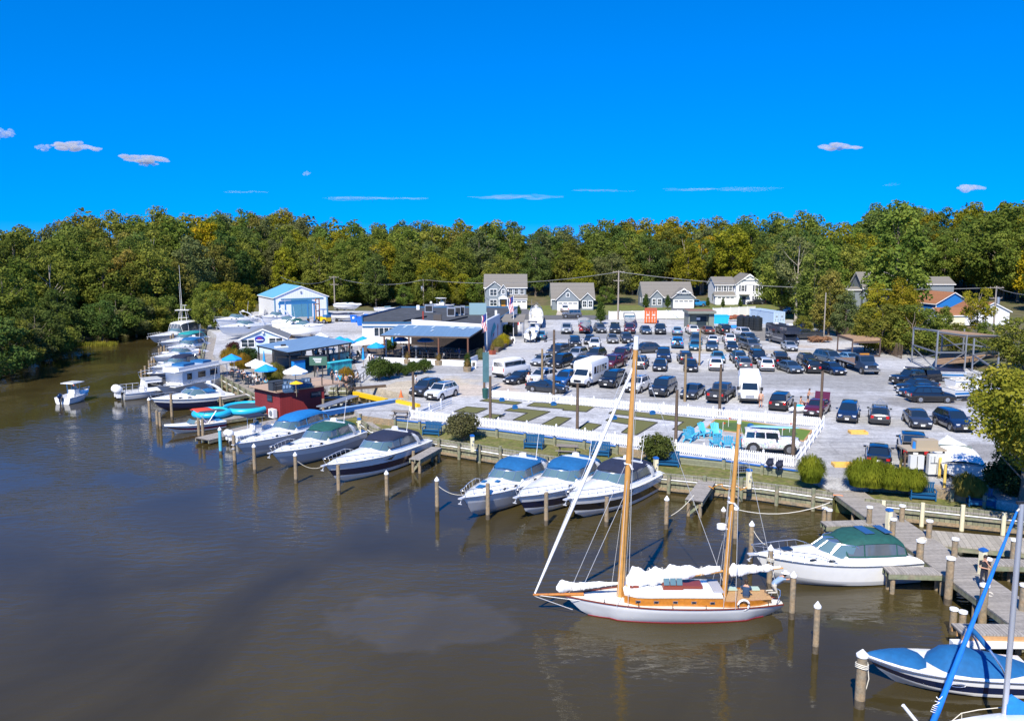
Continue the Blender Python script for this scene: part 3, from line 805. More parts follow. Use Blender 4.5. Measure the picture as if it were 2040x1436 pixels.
# ---------------------------------------------------------------- vehicles
m_paint=mat("car_paint",None,.22,.25,obj=True,coat=1,spec=.6)
m_glass=mat("tinted_glass",(.012,.02,.028),.04,0,spec=.9,coat=1)
m_tyre=mat("tyre",(.018,.018,.02),.85)
m_rim=mat("alloy",(.42,.43,.45),.3,.8)
m_trim=mat("black_trim",(.02,.02,.022),.5)
m_head=mat("headlight_glass",(.65,.68,.72),.1,.2)
m_tail=mat("tail_light_red",(.45,.01,.012),.2)
m_plate=mat("licence_plate",(.75,.75,.72),.5)
m_chrome=mat("chrome",(.7,.72,.75),.15,1)
def wheel(r,x,y,rad,w=.22,side=1,name='wheel'):
 m_=MB();m_.cyl((0,-w/2,0),(0,w/2,0),rad,n=16)
 t=part(m_,name,m_tyre,r,40,loc=(x,y,rad))
 m_=MB();m_.cyl((0,side*(w/2-.02),0),(0,side*(w/2+.012),0),rad*.66,rad*.6,10)
 for k in range(5):
  a=k*2*math.pi/5
  m_.box((math.cos(a)*rad*.33,side*(w/2+.015),math.sin(a)*rad*.33),(rad*.55,.02,.07),ry=-a)
 part(m_,'rim',m_rim,t)
CARS={
 'sedan':dict(L=4.75,W=1.83,H=1.45,belt=.95,hood=.93,nose=.70,wb=.27,rf=.42,rr=.70,rb=.88,tail=1.0,r=.33,g=.2),
 'suv':dict(L=4.65,W=1.88,H=1.70,belt=1.08,hood=1.08,nose=.85,wb=.25,rf=.40,rr=.86,rb=.965,tail=1.08,r=.37,g=.24),
 'bigsuv':dict(L=5.0,W=2.0,H=1.85,belt=1.2,hood=1.2,nose=1.05,wb=.26,rf=.37,rr=.90,rb=.975,tail=1.2,r=.4,g=.28),
 'van':dict(L=5.1,W=1.98,H=1.76,belt=1.08,hood=1.05,nose=.8,wb=.19,rf=.36,rr=.90,rb=.97,tail=1.08,r=.35,g=.2),
 'wagon':dict(L=4.8,W=1.85,H=1.58,belt=1.0,hood=.98,nose=.75,wb=.26,rf=.41,rr=.84,rb=.96,tail=1.02,r=.35,g=.22),
 'coupe':dict(L=4.7,W=1.88,H=1.36,belt=.92,hood=.92,nose=.72,wb=.34,rf=.50,rr=.66,rb=.86,tail=.98,r=.34,g=.17),
 'pickup':dict(L=5.8,W=2.0,H=1.88,belt=1.25,hood=1.2,nose=1.1,wb=.25,rf=.34,rr=.60,rb=.64,tail=1.22,r=.41,g=.32),
 'jeep':dict(L=4.3,W=1.88,H=1.85,belt=1.2,hood=1.15,nose=1.1,wb=.32,rf=.36,rr=.94,rb=.965,tail=1.2,r=.42,g=.38),
}
def car_body(D,kind):
 L_,W_,H=D['L'],D['W'],D['H'];w=W_/2;g=D['g']
 X=lambda t:L_/2-t*L_
 bel,hood,nose,tail=D['belt'],D['hood'],D['nose'],D['tail']
 st=[(0,nose-.22,.80),(.012,nose-.04,.88),(.05,nose+.06,.95),(D['wb']*.55,(nose+hood)/2+.06,.985),(D['wb'],hood+.02,1),(.45,bel,1.0),(.7,bel+.01,1.0)]
 if kind in('sedan','coupe'):st+=[(D['rb'],tail,.98),(.975,tail-.02,.93),(1,tail-.16,.84)]
 elif kind=='pickup':st=st[:6]+[(D['rb']+.01,bel,1.0)]
 else:st+=[(.93,bel+.01,.98),(.985,tail-.02,.95),(1,tail-.14,.90)]
 box=kind in('jeep','bigsuv','pickup')
 if box:st=[(t,z,min(1,k+.06))for t,z,k in st]
 rows=[]
 for t,z,k in st:
  lo=g+(.12 if t<.02 or t>.99 else 0)
  rows.append([(X(t),s*w*k*f,zz)for s,f,zz in
      [(-1,.0,lo),(-1,.86,lo),(-1,.97,lo+.12),(-1,1.0,(lo+z)*.52),(-1,.985,z-.16),(-1,.93,z-.03),(-1,.8,z+.01),(-1,.0,z+.035),
      (1,.8,z+.01),(1,.93,z-.03),(1,.985,z-.16),(1,1.0,(lo+z)*.52),(1,.97,lo+.12),(1,.86,lo)]])
 m_=MB();m_.grid(rows,0,close=True)
 n=len(rows[0]);m_.add(rows[0],[tuple(range(n))]);m_.add(rows[-1],[tuple(range(n-1,-1,-1))])
 x0,x1,x2,x3=X(D['wb']),X(D['rf']),X(D['rr']),X(D['rb'])
 wt=w*(.86 if box else .76);wb_=w*.93
 zb=bel-.04
 b0=[(x0,-wb_*.92,hood),(x0,wb_*.92,hood),(x3,wb_*.95,zb+.04),(x3,-wb_*.95,zb+.04)]
 t0=[(x1,-wt*.94,H-.05),(x1,wt*.94,H-.05),(x2,wt*.95,H-.06),(x2,-wt*.95,H-.06)]
 m_.add(b0+t0,[(0,1,5,4),(1,2,6,5),(2,3,7,6),(3,0,4,7)])
 rr_=[]
 for i in range(5):
  t=i/4;xx=x1+(x2-x1)*t;ww=wt*(.94+.03*math.sin(t*math.pi));zz=H-.055+.05*math.sin(math.pi*(t*.8+.1))
  rr_.append([(xx,-ww,H-.06),(xx,-ww*.93,zz-.01),(xx,-ww*.5,zz+.012),(xx,0,zz+.018),(xx,ww*.5,zz+.012),(xx,ww*.93,zz-.01),(xx,ww,H-.06)])
 m_.grid(rr_)
 if kind=='pickup':
  zt=bel;xb0,xb1=X(D['rb']+.01),-L_/2
  fl=g+.45
  for s in(-1,1):
   m_.box(((xb0+xb1)/2,s*(w-.06),(fl+zt)/2-.12),(xb0-xb1,.12,zt-fl+.45));m_.box(((xb0+xb1)/2,s*(w-.07),zt-.01),(xb0-xb1,.15,.05))
  m_.box((xb1+.05,0,(fl+zt)/2),(.1,W_-.1,zt-fl+.1));m_.box((xb0-.05,0,zt-.3),(.1,W_-.3,.6))
  m_.box(((xb0+xb1)/2,0,fl),(xb0-xb1-.02,W_-.2,.1),mi=1)
  m_.box((xb1-.06,0,g+.22),(.16,W_*.9,.2),mi=1)
 return m_,(b0,t0),X
def inset(a,b_,c,d,u0,u1,v0,v1,off):
 """a,b bottom, c,d top (c above b)"""
 a,b_,c,d=map(Vector,(a,b_,c,d))
 f=lambda u,v:a.lerp(b_,u).lerp(d.lerp(c,u),v)+off
 return[f(u0,v0),f(u1,v0),f(u1,v1),f(u0,v1)]
def car_builder(kind,var=''):
 def f():
  D=CARS[kind];L_,W_=D['L'],D['W'];w=W_/2;g=D['g']
  nm={'sedan':'parked_car','suv':'parked_suv','bigsuv':'parked_suv','van':'parked_minivan','wagon':'parked_wagon','coupe':'parked_coupe','pickup':'pickup_truck','jeep':'parked_jeep'}[kind]
  if nm=='parked_jeep':nm='off_road_car'
  r=ob(nm,None)
  mb_,(b0,t0),X=car_body(D,kind)
  part(mb_,'body',[m_paint,m_trim],r,38)
  m_=MB();m_.add(inset(b0[0],b0[1],t0[1],t0[0],.05,.95,.04,.93,Vector((.012,0,.012))),[(0,1,2,3)]);part(m_,'windshield',m_glass,r)
  m_=MB();m_.add(inset(b0[2],b0[3],t0[3],t0[2],.07,.93,.12,.9,Vector((-.012,0,.008))),[(0,1,2,3)]);part(m_,'rear_window',m_glass,r)
  for s,(i,j)in((1,(1,2)),(-1,(0,3))):
   a,b_,c,d=b0[i],b0[j],t0[j],t0[i]
   cuts=[(.07,.50),(.53,.93)]if kind in('sedan','coupe','pickup')else[(.06,.40),(.43,.69),(.72,.95)]
   m_=MB()
   for u0,u1 in cuts:
    q=inset(a,b_,c,d,u0,u1,.1,.88,Vector((0,.012*s,0)))
    m_.add(q,[(0,1,2,3)if s<0 else(3,2,1,0)])
   part(m_,'side_window',m_glass,r)
  fx,rx=X(.2 if kind!='jeep' else .17),X(.80)
  if kind=='pickup':fx,rx=X(.17),X(.79)
  for sx in(fx,rx):
   for s in(-1,1):
    wheel(r,sx,s*(w-.1),D['r'],.24,s)
  m_=MB()
  for sx in(fx,rx):
   for s in(-1,1):
    m_.tube([(sx+math.cos(a)*(D['r']+.05),s*(w+.004),D['r']+math.sin(a)*(D['r']+.05))for a in np.linspace(-.15,math.pi+.15,9)],.04,5)
    m_.cyl((sx,s*(w-.2),D['r']),(sx,s*(w+.002),D['r']),D['r']+.05,n=14)
  m_.box((0,0,g+.02),(L_*.9,W_*.9,.16));m_.box((L_/2-.01,0,g+.2),(.12,W_*.86,.22));m_.box((-L_/2+.01,0,g+.2),(.12,W_*.88,.22))
  part(m_,'lower_trim',m_trim,r,40)
  nz_,tz_=D['nose']-.1,D['tail']-.22
  for s in(-1,1):
   m_=MB();m_.box((L_/2-.08,s*w*.66,nz_+.02),(.16,w*.34,.13),rz=-s*.3);part(m_,'headlight',m_head,r)
   m_=MB();m_.box((-L_/2+.05,s*w*.70,tz_),(.14,w*.34,.16 if kind in('sedan','coupe')else .26),rz=s*.2);part(m_,'taillight',m_tail,r)
   m_=MB();m_.box((X(D['wb'])-.35,s*(w+.08),D['belt']+.06),(.12,.22,.14));part(m_,'mirror',m_paint if kind!='jeep' else m_trim,r)
  m_=MB();m_.box((L_/2-.01,0,nz_-.06),(.1,w*.8,.24));part(m_,'grille',m_trim,r)
  m_=MB();m_.box((L_/2+.05,0,nz_+.0),(.02,w*.62,.03));m_.box((L_/2+.05,0,nz_-.12),(.02,w*.62,.03));part(m_,'chrome_bar',m_chrome,r)
  m_=MB();m_.box((L_/2+.065,0,g+.24),(.02,.34,.16));part(m_,'front_plate',m_plate,r)
  m_=MB();m_.box((-L_/2-.02,0,D['tail']-.34),(.03,.34,.16));part(m_,'rear_plate',m_plate,r)
  if kind in('suv','bigsuv','wagon','van')and 'norail' not in var:
   for s in(-1,1):
    m_=MB();m_.box(((X(D['rf'])+X(D['rr']))/2,s*w*.64,D['H']+.03),(L_*.36,.04,.05));part(m_,'roof_rail',m_trim,r)
  if 'sun' in var:
   m_=MB();m_.box((X(D['rf'])-.55,0,D['H']+.006),(.8,w*.9,.03));part(m_,'sunroof',m_glass,r)
  if kind=='jeep' and 'bed' not in var:
   m_=MB();m_.cyl((-L_/2-.25,0,.95),(-L_/2,0,.95),.38,n=14);sp_=part(m_,'spare_wheel',m_tyre,r,40)
   m_=MB();m_.cyl((-L_/2-.265,0,.95),(-L_/2-.2,0,.95),.2,n=10);part(m_,'rim',m_rim,sp_)
  if 'rack' in var:
   m_=MB()
   for xx in(-.4,.5):m_.box((xx,0,D['H']+.1),(.05,W_*.75,.04));m_.box((xx,-.6,D['H']+.05),(.05,.04,.1));m_.box((xx,.6,D['H']+.05),(.05,.04,.1))
   for yy in(-.35,0,.35):m_.bar((-.8,yy,D['H']+.14),(.9,yy,D['H']+.14),.03,.03)
   m_.bar((.2,-.3,D['H']+.15),(.5,0,D['H']+.5),.03,.03);m_.bar((.2,.3,D['H']+.15),(.5,0,D['H']+.5),.03,.03)
   part(m_,'roof_rack',m_steel,r)
  if 'cap' in var:
   m_=MB();xa,xb=X(D['rb']+.015),-L_/2+.05
   m_.grid([[(xa,-w*.95,1.25),(xa,-w*.8,1.85),(xa,w*.8,1.85),(xa,w*.95,1.25)],[(xb,-w*.95,1.25),(xb+.15,-w*.8,1.82),(xb+.15,w*.8,1.82),(xb,w*.95,1.25)]])
   part(m_,'bed_cap',m_paint,r,30)
  if 'hood' in var:
   m_=MB();m_.box((-L_/2+.35,0,D['tail']+.42),(.95,W_*.8,.05),ry=R(75));part(m_,'open_trunk_lid',m_paint,r)
  if 'surf' in var:
   m_=MB();m_.sph((.3,.0,D['H']+.2),(1.9,.42,.06),16,6);part(m_,'surfboard',mat("surfboard_blue",(.30,.58,.78),.4),r,60)
  return r
 return f
CC=dict(black=(.012,.013,.016),dk=(.02,.026,.036),navy=(.012,.03,.085),blue=(.01,.09,.30),grey=(.11,.12,.135),dgrey=(.045,.05,.06),silver=(.38,.41,.45),white=(.80,.80,.80),red=(.42,.012,.015),maroon=(.13,.012,.018),brown=(.16,.07,.045),
   teal=(.03,.20,.34),jblue=(.03,.28,.62),bluegrey=(.06,.10,.15),gold=(.22,.21,.18),lblue=(.2,.36,.5))
def car(kind,x,y,a,c,label,var=''):
 p=P(x,y,LOT);cat={'suv':'suv','bigsuv':'suv','sedan':'car','van':'minivan','wagon':'car','coupe':'car','pickup':'pickup truck','jeep':'jeep'}[kind]
 if cat=='jeep':cat='off-road car'
 ar=R(a)
 return inst('car'+kind+var,car_builder(kind,var),label,cat,(p.x,p.y,LOT+.003),math.atan2(-math.cos(ar),-math.sin(ar)),CC[c]if isinstance(c,str)else c,'vehicles parked on the gravel lot')
G=27
for args in[
 ('suv',850,785,G,'dgrey','dark grey SUV with a man at its door beside the white SUV'),
 ('suv',880,792,G,'white','white SUV with sunroof nearest the boat-lift slip','sun'),
 ('sedan',1037,762,40,'dk','dark blue sedan in front of the white passenger van'),
 ('suv',1081,762,40,'white','white SUV with glass roof behind the dark hooded car','sun'),
 ('coupe',1090,780,-63,'dk','dark sparkling coupe standing side-on behind the picket fence'),
 ('suv',1127,766,G,'blue','bright blue SUV left of the long white shuttle bus'),
 ('bigsuv',1221,768,G,'black','black off-road SUV with silver bumper right of the long shuttle bus'),
 ('suv',1270,778,G,'white','white crossover with black sunroof partly behind the ketch main mast','sun'),
 ('bigsuv',1321,785,G,'dk','large dark blue SUV, second right of the main mast'),
 ('sedan',1380,790,G,'dgrey','dark grey sedan beside the tall bare light pole'),
 ('pickup',1437,796,180+G,'dgrey','black pickup with silver tailgate parked left of the short shuttle bus'),
 ('suv',1556,812,180+G,'black','glossy black hatchback seen from behind, right of the short shuttle bus','norail'),
 ('sedan',1628,823,32,'maroon','maroon sedan with its trunk lid open','hood'),
 ('suv',1690,835,25,'navy','dark blue SUV facing the camera above the yellow wheel stop','norail'),
 ('wagon',1751,838,202,'dgrey','dark grey wagon with a roof rack seen from behind','rack'),
 ('sedan',1826,846,13,'dgrey','dark grey sedan with pale headlights facing the camera'),
 ('suv',1897,852,1,'navy','dark blue SUV half hidden by the right-hand tree','norail'),
 ('sedan',1749,920,203,'black','black sedan with red tail lights behind the tall ornamental grass'),
 ('pickup',1817,908,201,'black','black pickup truck behind the meter cabinets'),
 ('pickup',1822,766,78,'black','black pickup with bed cap pointing left below the boat rack','cap'),
 ('sedan',1826,779,78,'dk','dark sedan between the capped pickup and the navy car'),
 ('sedan',1832,789,78,'navy','navy blue sedan pointing left, right behind the black crossover'),
 ('suv',1853,800,-87,'black','black crossover seen side-on, pointing right','norail'),
 ('sedan',1376,737,12,'black','black sedan at the foot of the bare pole in the third row'),
 ('suv',1364,722,185,'dgrey','grey car directly behind the black sedan by the pole'),
 ('suv',1426,735,193,'white','white SUV with dark rear window in the third row','norail'),
 ('sedan',1430,720,10,'teal','dark teal car directly behind the white SUV of the third row'),
 ('suv',1470,721,185,'bluegrey','blue-grey SUV behind the grey crossover in the third row'),
 ('suv',1481,734,188,'grey','grey crossover left of the white sporty SUV','norail'),
 ('bigsuv',1509,722,6,'black','black SUV just behind the white sporty SUV'),
 ('suv',1525,736,190,'white','white sporty SUV seen from behind in the third row','norail'),
 ('pickup',1554,727,190,'black','black pickup seen from behind in the third row'),
 ('sedan',1573,740,-8,'bluegrey','blue-grey sedan facing the camera in front of the black pickup'),
 ('suv',1607,729,4,'dk','dark SUV behind the black crossover, third row right'),
 ('suv',1615,740,188,'black','black crossover seen from behind, right end of the third row'),
 ('van',1650,722,-14,'bluegrey','blue-grey minivan behind the navy sedan beside the tow truck'),
 ('sedan',1657,743,-8,'navy','navy sedan with bright headlights beside the flatbed tow truck'),
 ('sedan',1692,722,-8,'lblue','pale blue car behind the flatbed tow truck'),
 ('suv',1378,664,182,'white','white SUV in front of the grey office shed'),
 ('sedan',1409,664,180,'brown','bronze-brown car in front of the grey office shed'),
 ('bigsuv',1441,665,180,'black','black SUV in front of the bright blue skip'),
 ('pickup',1478,672,-10,'white','white pickup truck farthest back in its column'),
 ('pickup',1488,684,-10,'bluegrey','white-topped blue pickup in the middle of its column'),
 ('bigsuv',1494,697,-8,'grey','grey SUV at the front of the column left of the motorhome'),
 ('van',1386,684,10,'bluegrey','blue-grey van with a white roof panel behind the blue sedan'),
 ('sedan',1384,696,10,'teal','dark blue car in front of the van with white roof panel'),
 ('sedan',1420,684,192,'white','white sedan behind the blue-grey sedan in the back rows'),
 ('sedan',1418,697,12,'bluegrey','blue-grey sedan in front of the white sedan in the back rows'),
 ('suv',1452,683,188,'white','white car with a red rear end behind the black sedan'),
 ('sedan',1457,698,8,'dk','dark sedan in front of the white car with red rear'),
 ('sedan',1572,697,5,'silver','silver car parked under the nose of the motorhome'),
 ('pickup',1603,676,84,'dgrey','dark grey pickup side-on by the woodpile behind the motorhome'),
 ('sedan',1078,675,186,'teal','blue-grey sedan alone beside the restaurant entrance drive'),
 ('pickup',1129,663,5,'silver','silver-grey pickup, first of the far row'),
 ('pickup',1164,662,4,'red','bright red pickup truck in the far row'),
 ('suv',1195,662,-4,'grey','grey SUV right of the bright red pickup'),
 ('bigsuv',1225,663,7,'dk','dark SUV in the far row below the small fir tree'),
 ('pickup',1254,663,8,'maroon','dark red pickup in the far row below the parked white boat'),
 ('sedan',1286,664,2,'bluegrey','blue-grey car below the orange container, left side'),
 ('pickup',1315,664,9,'dk','dark pickup just right of the orange container'),
 ('sedan',1349,666,190,'lblue','light blue car behind the bright blue off-road car'),
 ('jeep',1349,692,190,'jblue','bright blue off-road car with a spare wheel on its back'),
 ('jeep',1145,692,0,'black','black open-topped off-road car in the second row','bed'),
 ('sedan',1175,684,8,'dk','dark car behind the white SUV in the second row'),
 ('suv',1185,694,8,'white','white SUV facing the camera in the second row'),
 ('sedan',1220,682,4,'gold','champagne-grey sedan in the second row'),
 ('suv',1248,682,0,'dgrey','dark grey crossover left of the main mast top'),
 ('sedan',1260,702,70,'silver','silver-blue sedan pointing left behind the main mast'),
 ('wagon',1285,703,70,'dgrey','dark wagon with silver roof right behind the mast top'),
 ('sedan',1081,726,G,'silver','silver sedan at the left end of the fourth row'),
 ('bigsuv',1112,710,G,'dgrey','dark grey SUV behind the black minivan'),
 ('van',1117,730,G,'black','black minivan beside the tall bare pole'),
 ('suv',1150,715,G,'silver','silver SUV with roof rails right of the black minivan'),
 ('suv',1187,716,G,'dgrey','dark green-grey SUV left of the maroon pickups'),
 ('sedan',1160,730,G,'dk','dark blue sedan behind the roof of the long shuttle bus'),
 ('pickup',1222,733,G,'maroon','maroon pickup truck in front of its darker twin'),
 ('pickup',1240,717,G,(.07,.012,.03),'plum-coloured pickup behind the maroon one'),
 ('suv',1276,732,195,'grey','grey SUV hidden partly by the main mast'),
 ('bigsuv',1322,718,10,'navy','large navy SUV behind the dark sedan right of the mast'),
 ('sedan',1315,736,12,'dk','dark sedan in front of the large navy SUV'),
 ]:
 car(*args)
def carz(kind,x,y,z,a,c,label,var=''):
 o=car(kind,x,y,a,c,label,var);p=P(x,y,z);o.location=p;o['group']='vehicles by the houses'
carz('suv',1125,621,1.75,180,'white','white SUV on the driveway of the low grey house');carz('jeep',1139,633,1.75,90,'grey','grey off-road car on the street beside the parked blue boat','bed')
carz('sedan',1506,606,1.75,80,'dk','dark car before the white two-storey house');carz('pickup',1386,611,1.75,80,'jblue','blue and white truck beside the right low grey house');carz('sedan',1573,624,1.75,60,'white','white car half hidden under the trees beyond the pale container')
m_doodle=bpy.data.materials.new("doodle_paint");nt,b=nodes(m_doodle);N,L=nt.nodes.new,nt.links.new
tc=N('ShaderNodeTexCoord');vo=N('ShaderNodeTexVoronoi');vo.inputs['Scale'].default_value=5;L(tc.outputs['Object'],vo.inputs['Vector'])
no=N('ShaderNodeTexNoise');no.inputs['Scale'].default_value=7;no.inputs['Distortion'].default_value=3;L(tc.outputs['Object'],no.inputs['Vector'])
lt=N('ShaderNodeMath');lt.operation='GREATER_THAN';lt.inputs[1].default_value=.51;L(no.outputs[0],lt.inputs[0])
hv=N('ShaderNodeHueSaturation');hv.inputs['Saturation'].default_value=.55;hv.inputs['Value'].default_value=.5;L(vo.outputs['Color'],hv.inputs['Color'])
mx=N('ShaderNodeMix');mx.data_type='RGBA';L(lt.outputs[0],mx.inputs[0]);mx.inputs[6].default_value=(.78,.78,.78,1);L(hv.outputs[0],mx.inputs[7]);L(mx.outputs[2],b.inputs['Base Color'])
p=P(1533,897,LOT)
dd=car('jeep',1533,899,-78,'white','white off-road wagon covered in doodles with a surfboard on its roof, on the gravel court','bedsurf')
dd.name='painted_wagon';dd.scale=(1.05,1.0,1.0)
for c in dd.children:
 if c.name.startswith('body'):c.data.materials[0]=m_doodle
def bus(L_,nw):
 def f():
  r=ob('shuttle_bus',None);W_,H=2.35,2.95
  bx0,bx1=L_/2-1.9,-L_/2
  m_=MB()
  rows=[]
  for xx,k in((bx0+.35,.97),(bx0,1),(bx1+.1,1),(bx1,.97)):
   w=W_/2*k
   rows.append([(xx,-w,.45),(xx,-w,H-.35),(xx,-w*.86,H-.03),(xx,0,H+.03),(xx,w*.86,H-.03),(xx,w,H-.35),(xx,w,.45)])
  rows[0]=[(x_,y_,max(z_,1.95))for x_,y_,z_ in rows[0]]
  m_.grid(rows,0,close=True);m_.add(rows[0],[tuple(range(7))]);m_.add(rows[-1],[tuple(range(6,-1,-1))])
  part(m_,'body',m_white,r,35)
  m_=MB()
  fr=L_/2
  m_.grid([[(fr,-.82,.5),(fr,-.86,1.0),(fr-.08,-.7,1.12),(fr-.08,.7,1.12),(fr,.86,1.0),(fr,.82,.5)],
     [(fr-.85,-1.0,.45),(fr-.85,-1.0,1.2),(fr-.85,-.85,1.32),(fr-.85,.85,1.32),(fr-.85,1.0,1.2),(fr-.85,1.0,.45)],
     [(fr-1.35,-1.0,.45),(fr-1.35,-1.0,1.3),(fr-1.6,-.82,2.0),(fr-1.6,.82,2.0),(fr-1.35,1.0,1.3),(fr-1.35,1.0,.45)],
     [(bx0,-1.0,.45),(bx0,-1.0,1.3),(bx0,-.85,2.05),(bx0,.85,2.05),(bx0,1.0,1.3),(bx0,1.0,.45)]])
  m_.add([(fr,-.82,.5),(fr,-.86,1.0),(fr-.08,-.7,1.12),(fr-.08,.7,1.12),(fr,.86,1.0),(fr,.82,.5)],[(0,1,2,3,4,5)])
  part(m_,'cab',m_white,r,35)
  m_=MB();m_.add(inset((fr-.87,-.86,1.34),(fr-.87,.86,1.34),(fr-1.58,.8,2.0),(fr-1.58,-.8,2.0),.03,.97,.04,.96,Vector((.03,0,.03))),[(0,1,2,3)]);part(m_,'windshield',m_glass,r)
  for s in(-1,1):
   m_=MB();m_.box((fr-1.62,s*1.0,1.62),(.5,.03,.5));part(m_,'door_window',m_glass,r)
   for k in range(nw):
    m_=MB();m_.box((bx0-.75-k*.85,s*(W_/2+.002),1.85),(.68,.02,.85));part(m_,'window',m_glass,r)
   m_=MB();m_.box((fr+.0,s*.62,.82),(.06,.3,.2));part(m_,'headlight',m_head,r)
   m_=MB();m_.box((fr-1.0,s*1.2,1.5),(.1,.3,.35));part(m_,'mirror',m_trim,r)
   wheel(r,fr-.95,s*.92,.4,.26,s);wheel(r,bx1+1.5,s*.98,.4,.3,s)
  m_=MB();m_.box((fr+.01,0,.84),(.06,.9,.3));part(m_,'grille',m_chrome,r)
  m_=MB();m_.box((fr+.06,0,.5),(.16,1.85,.24));m_.box(((fr+bx1)/2,0,.42),(L_*.8,1.9,.2));part(m_,'bumper',m_trim,r)
  return r
 return f
def place(key,f,label,cat,x,y,a,z=LOT,group='vehicles parked on the gravel lot',color=None):
 p=P(x,y,z);ar=R(a);return inst(key,f,label,cat,(p.x,p.y,z+.003),math.atan2(-math.cos(ar),-math.sin(ar)),color,group)
place('busL',bus(7.2,5),'long white shuttle bus with a row of dark side windows','shuttle bus',1173,764,G)
place('busS',bus(6.0,3),'shorter white shuttle bus with a person standing beside it','shuttle bus',1492,795,14)
def transit():
 r=ob('passenger_van',None);m_=MB();rows=[]
 for xx,w,zt in((2.75,.82,1.0),(2.6,.9,1.25),(1.9,.95,1.45),(1.2,.97,2.2),(.9,.98,2.32),(-2.6,.98,2.32),(-2.75,.95,2.2)):
  rows.append([(xx,-w*.9,.35),(xx,-w,.6),(xx,-w,min(1.25,zt-.1)),(xx,-w*.86,zt-.08),(xx,-w*.5,zt),(xx,w*.5,zt),(xx,w*.86,zt-.08),(xx,w,min(1.25,zt-.1)),(xx,w,.6),(xx,w*.9,.35)])
 m_.grid(rows,0,close=True);m_.add(rows[0],[tuple(range(10))]);m_.add(rows[-1],[tuple(range(9,-1,-1))]);part(m_,'body',m_white,r,40)
 m_=MB();m_.add([(1.93,-.82,1.5),(1.93,.82,1.5),(1.24,.78,2.16),(1.24,-.78,2.16)],[(0,1,2,3)]);m_.xf(Matrix.Translation((.03,0,.04)));part(m_,'windshield',m_glass,r)
 m_=MB();m_.box((-2.72,0,1.72),(.06,1.5,.55));part(m_,'rear_window',m_glass,r)
 for s in(-1,1):
  m_=MB();m_.box((-.9,s*.925,1.75),(3.2,.08,.52),rx=s*.1);m_.box((1.15,s*.93,1.68),(.7,.08,.46),rx=s*.1);part(m_,'side_window',m_glass,r)
  m_=MB();m_.box((-2.74,s*.85,1.1),(.06,.12,.5));part(m_,'taillight',m_tail,r)
  m_=MB();m_.box((2.68,s*.7,.9),(.12,.26,.24));part(m_,'headlight',m_head,r)
  wheel(r,1.85,s*.86,.36,.24,s);wheel(r,-1.7,s*.86,.36,.24,s)
 m_=MB();m_.box((-2.78,0,.5),(.16,1.8,.25));m_.box((2.75,0,.5),(.14,1.7,.25));part(m_,'bumper',m_trim,r)
 return r
place('transit',transit,'white passenger van with dark windows seen from its rear corner','passenger van',1020,748,180+G+12)
def motorhome():
 r=ob('motorhome',None);m_=MB()
 m_.box((-.6,0,1.75),(6.8,2.4,2.6));m_.box((3.2,0,2.5),(1.2,2.3,1.1));m_.box((-.6,0,3.1),(6.6,2.2,.14),mi=1);part(m_,'body',[mat("motorhome_navy",(.02,.028,.05),.3,0,coat=1),m_trim],r,30)
 m_=MB();m_.grid([[(4.3,-.9,.5),(4.3,-.9,1.1),(4.3,.9,1.1),(4.3,.9,.5)],[(3.4,-1.05,.5),(3.4,-1.05,1.3),(3.4,1.05,1.3),(3.4,1.05,.5)],[(2.8,-1.05,.5),(2.8,-1.0,1.95),(2.8,1.0,1.95),(2.8,1.05,.5)]]);m_.add([(4.3,-.9,.5),(4.3,-.9,1.1),(4.3,.9,1.1),(4.3,.9,.5)],[(0,1,2,3)]);part(m_,'cab',mat("motorhome_navy"),r,30)
 m_=MB();m_.add([(3.38,-.95,1.36),(3.38,.95,1.36),(2.86,.9,1.93),(2.86,-.9,1.93)],[(0,1,2,3)]);part(m_,'windshield',m_glass,r)
 for s in(-1,1):
  for k in range(3):
   m_=MB();m_.box((-2.9+k*2,s*1.205,2.0),(1.0,.02,.6));part(m_,'window',m_glass,r)
  m_=MB();m_.box((-.6,s*1.21,1.1),(6.0,.02,.16));part(m_,'stripe',m_chrome,r)
  wheel(r,3.2,s*1.0,.42,.28,s);wheel(r,-2.2,s*1.05,.42,.3,s)
  m_=MB();m_.box((4.28,s*.7,.85),(.08,.25,.22));part(m_,'headlight',m_head,r)
 m_=MB();m_.box((1.0,.7,3.25),(1.0,.7,.25));m_.box((-1.8,-.4,3.22),(.7,.7,.2));part(m_,'roof_unit',m_white,r)
 m_=MB();m_.cyl((-3.2,1.22,2.95),(1.8,1.22,2.95),.09,n=8);part(m_,'awning_roll',m_white,r)
 return r
place('motorhome',motorhome,'dark blue motorhome with white roof units at the right end of the lot','motorhome',1558,684,-8)
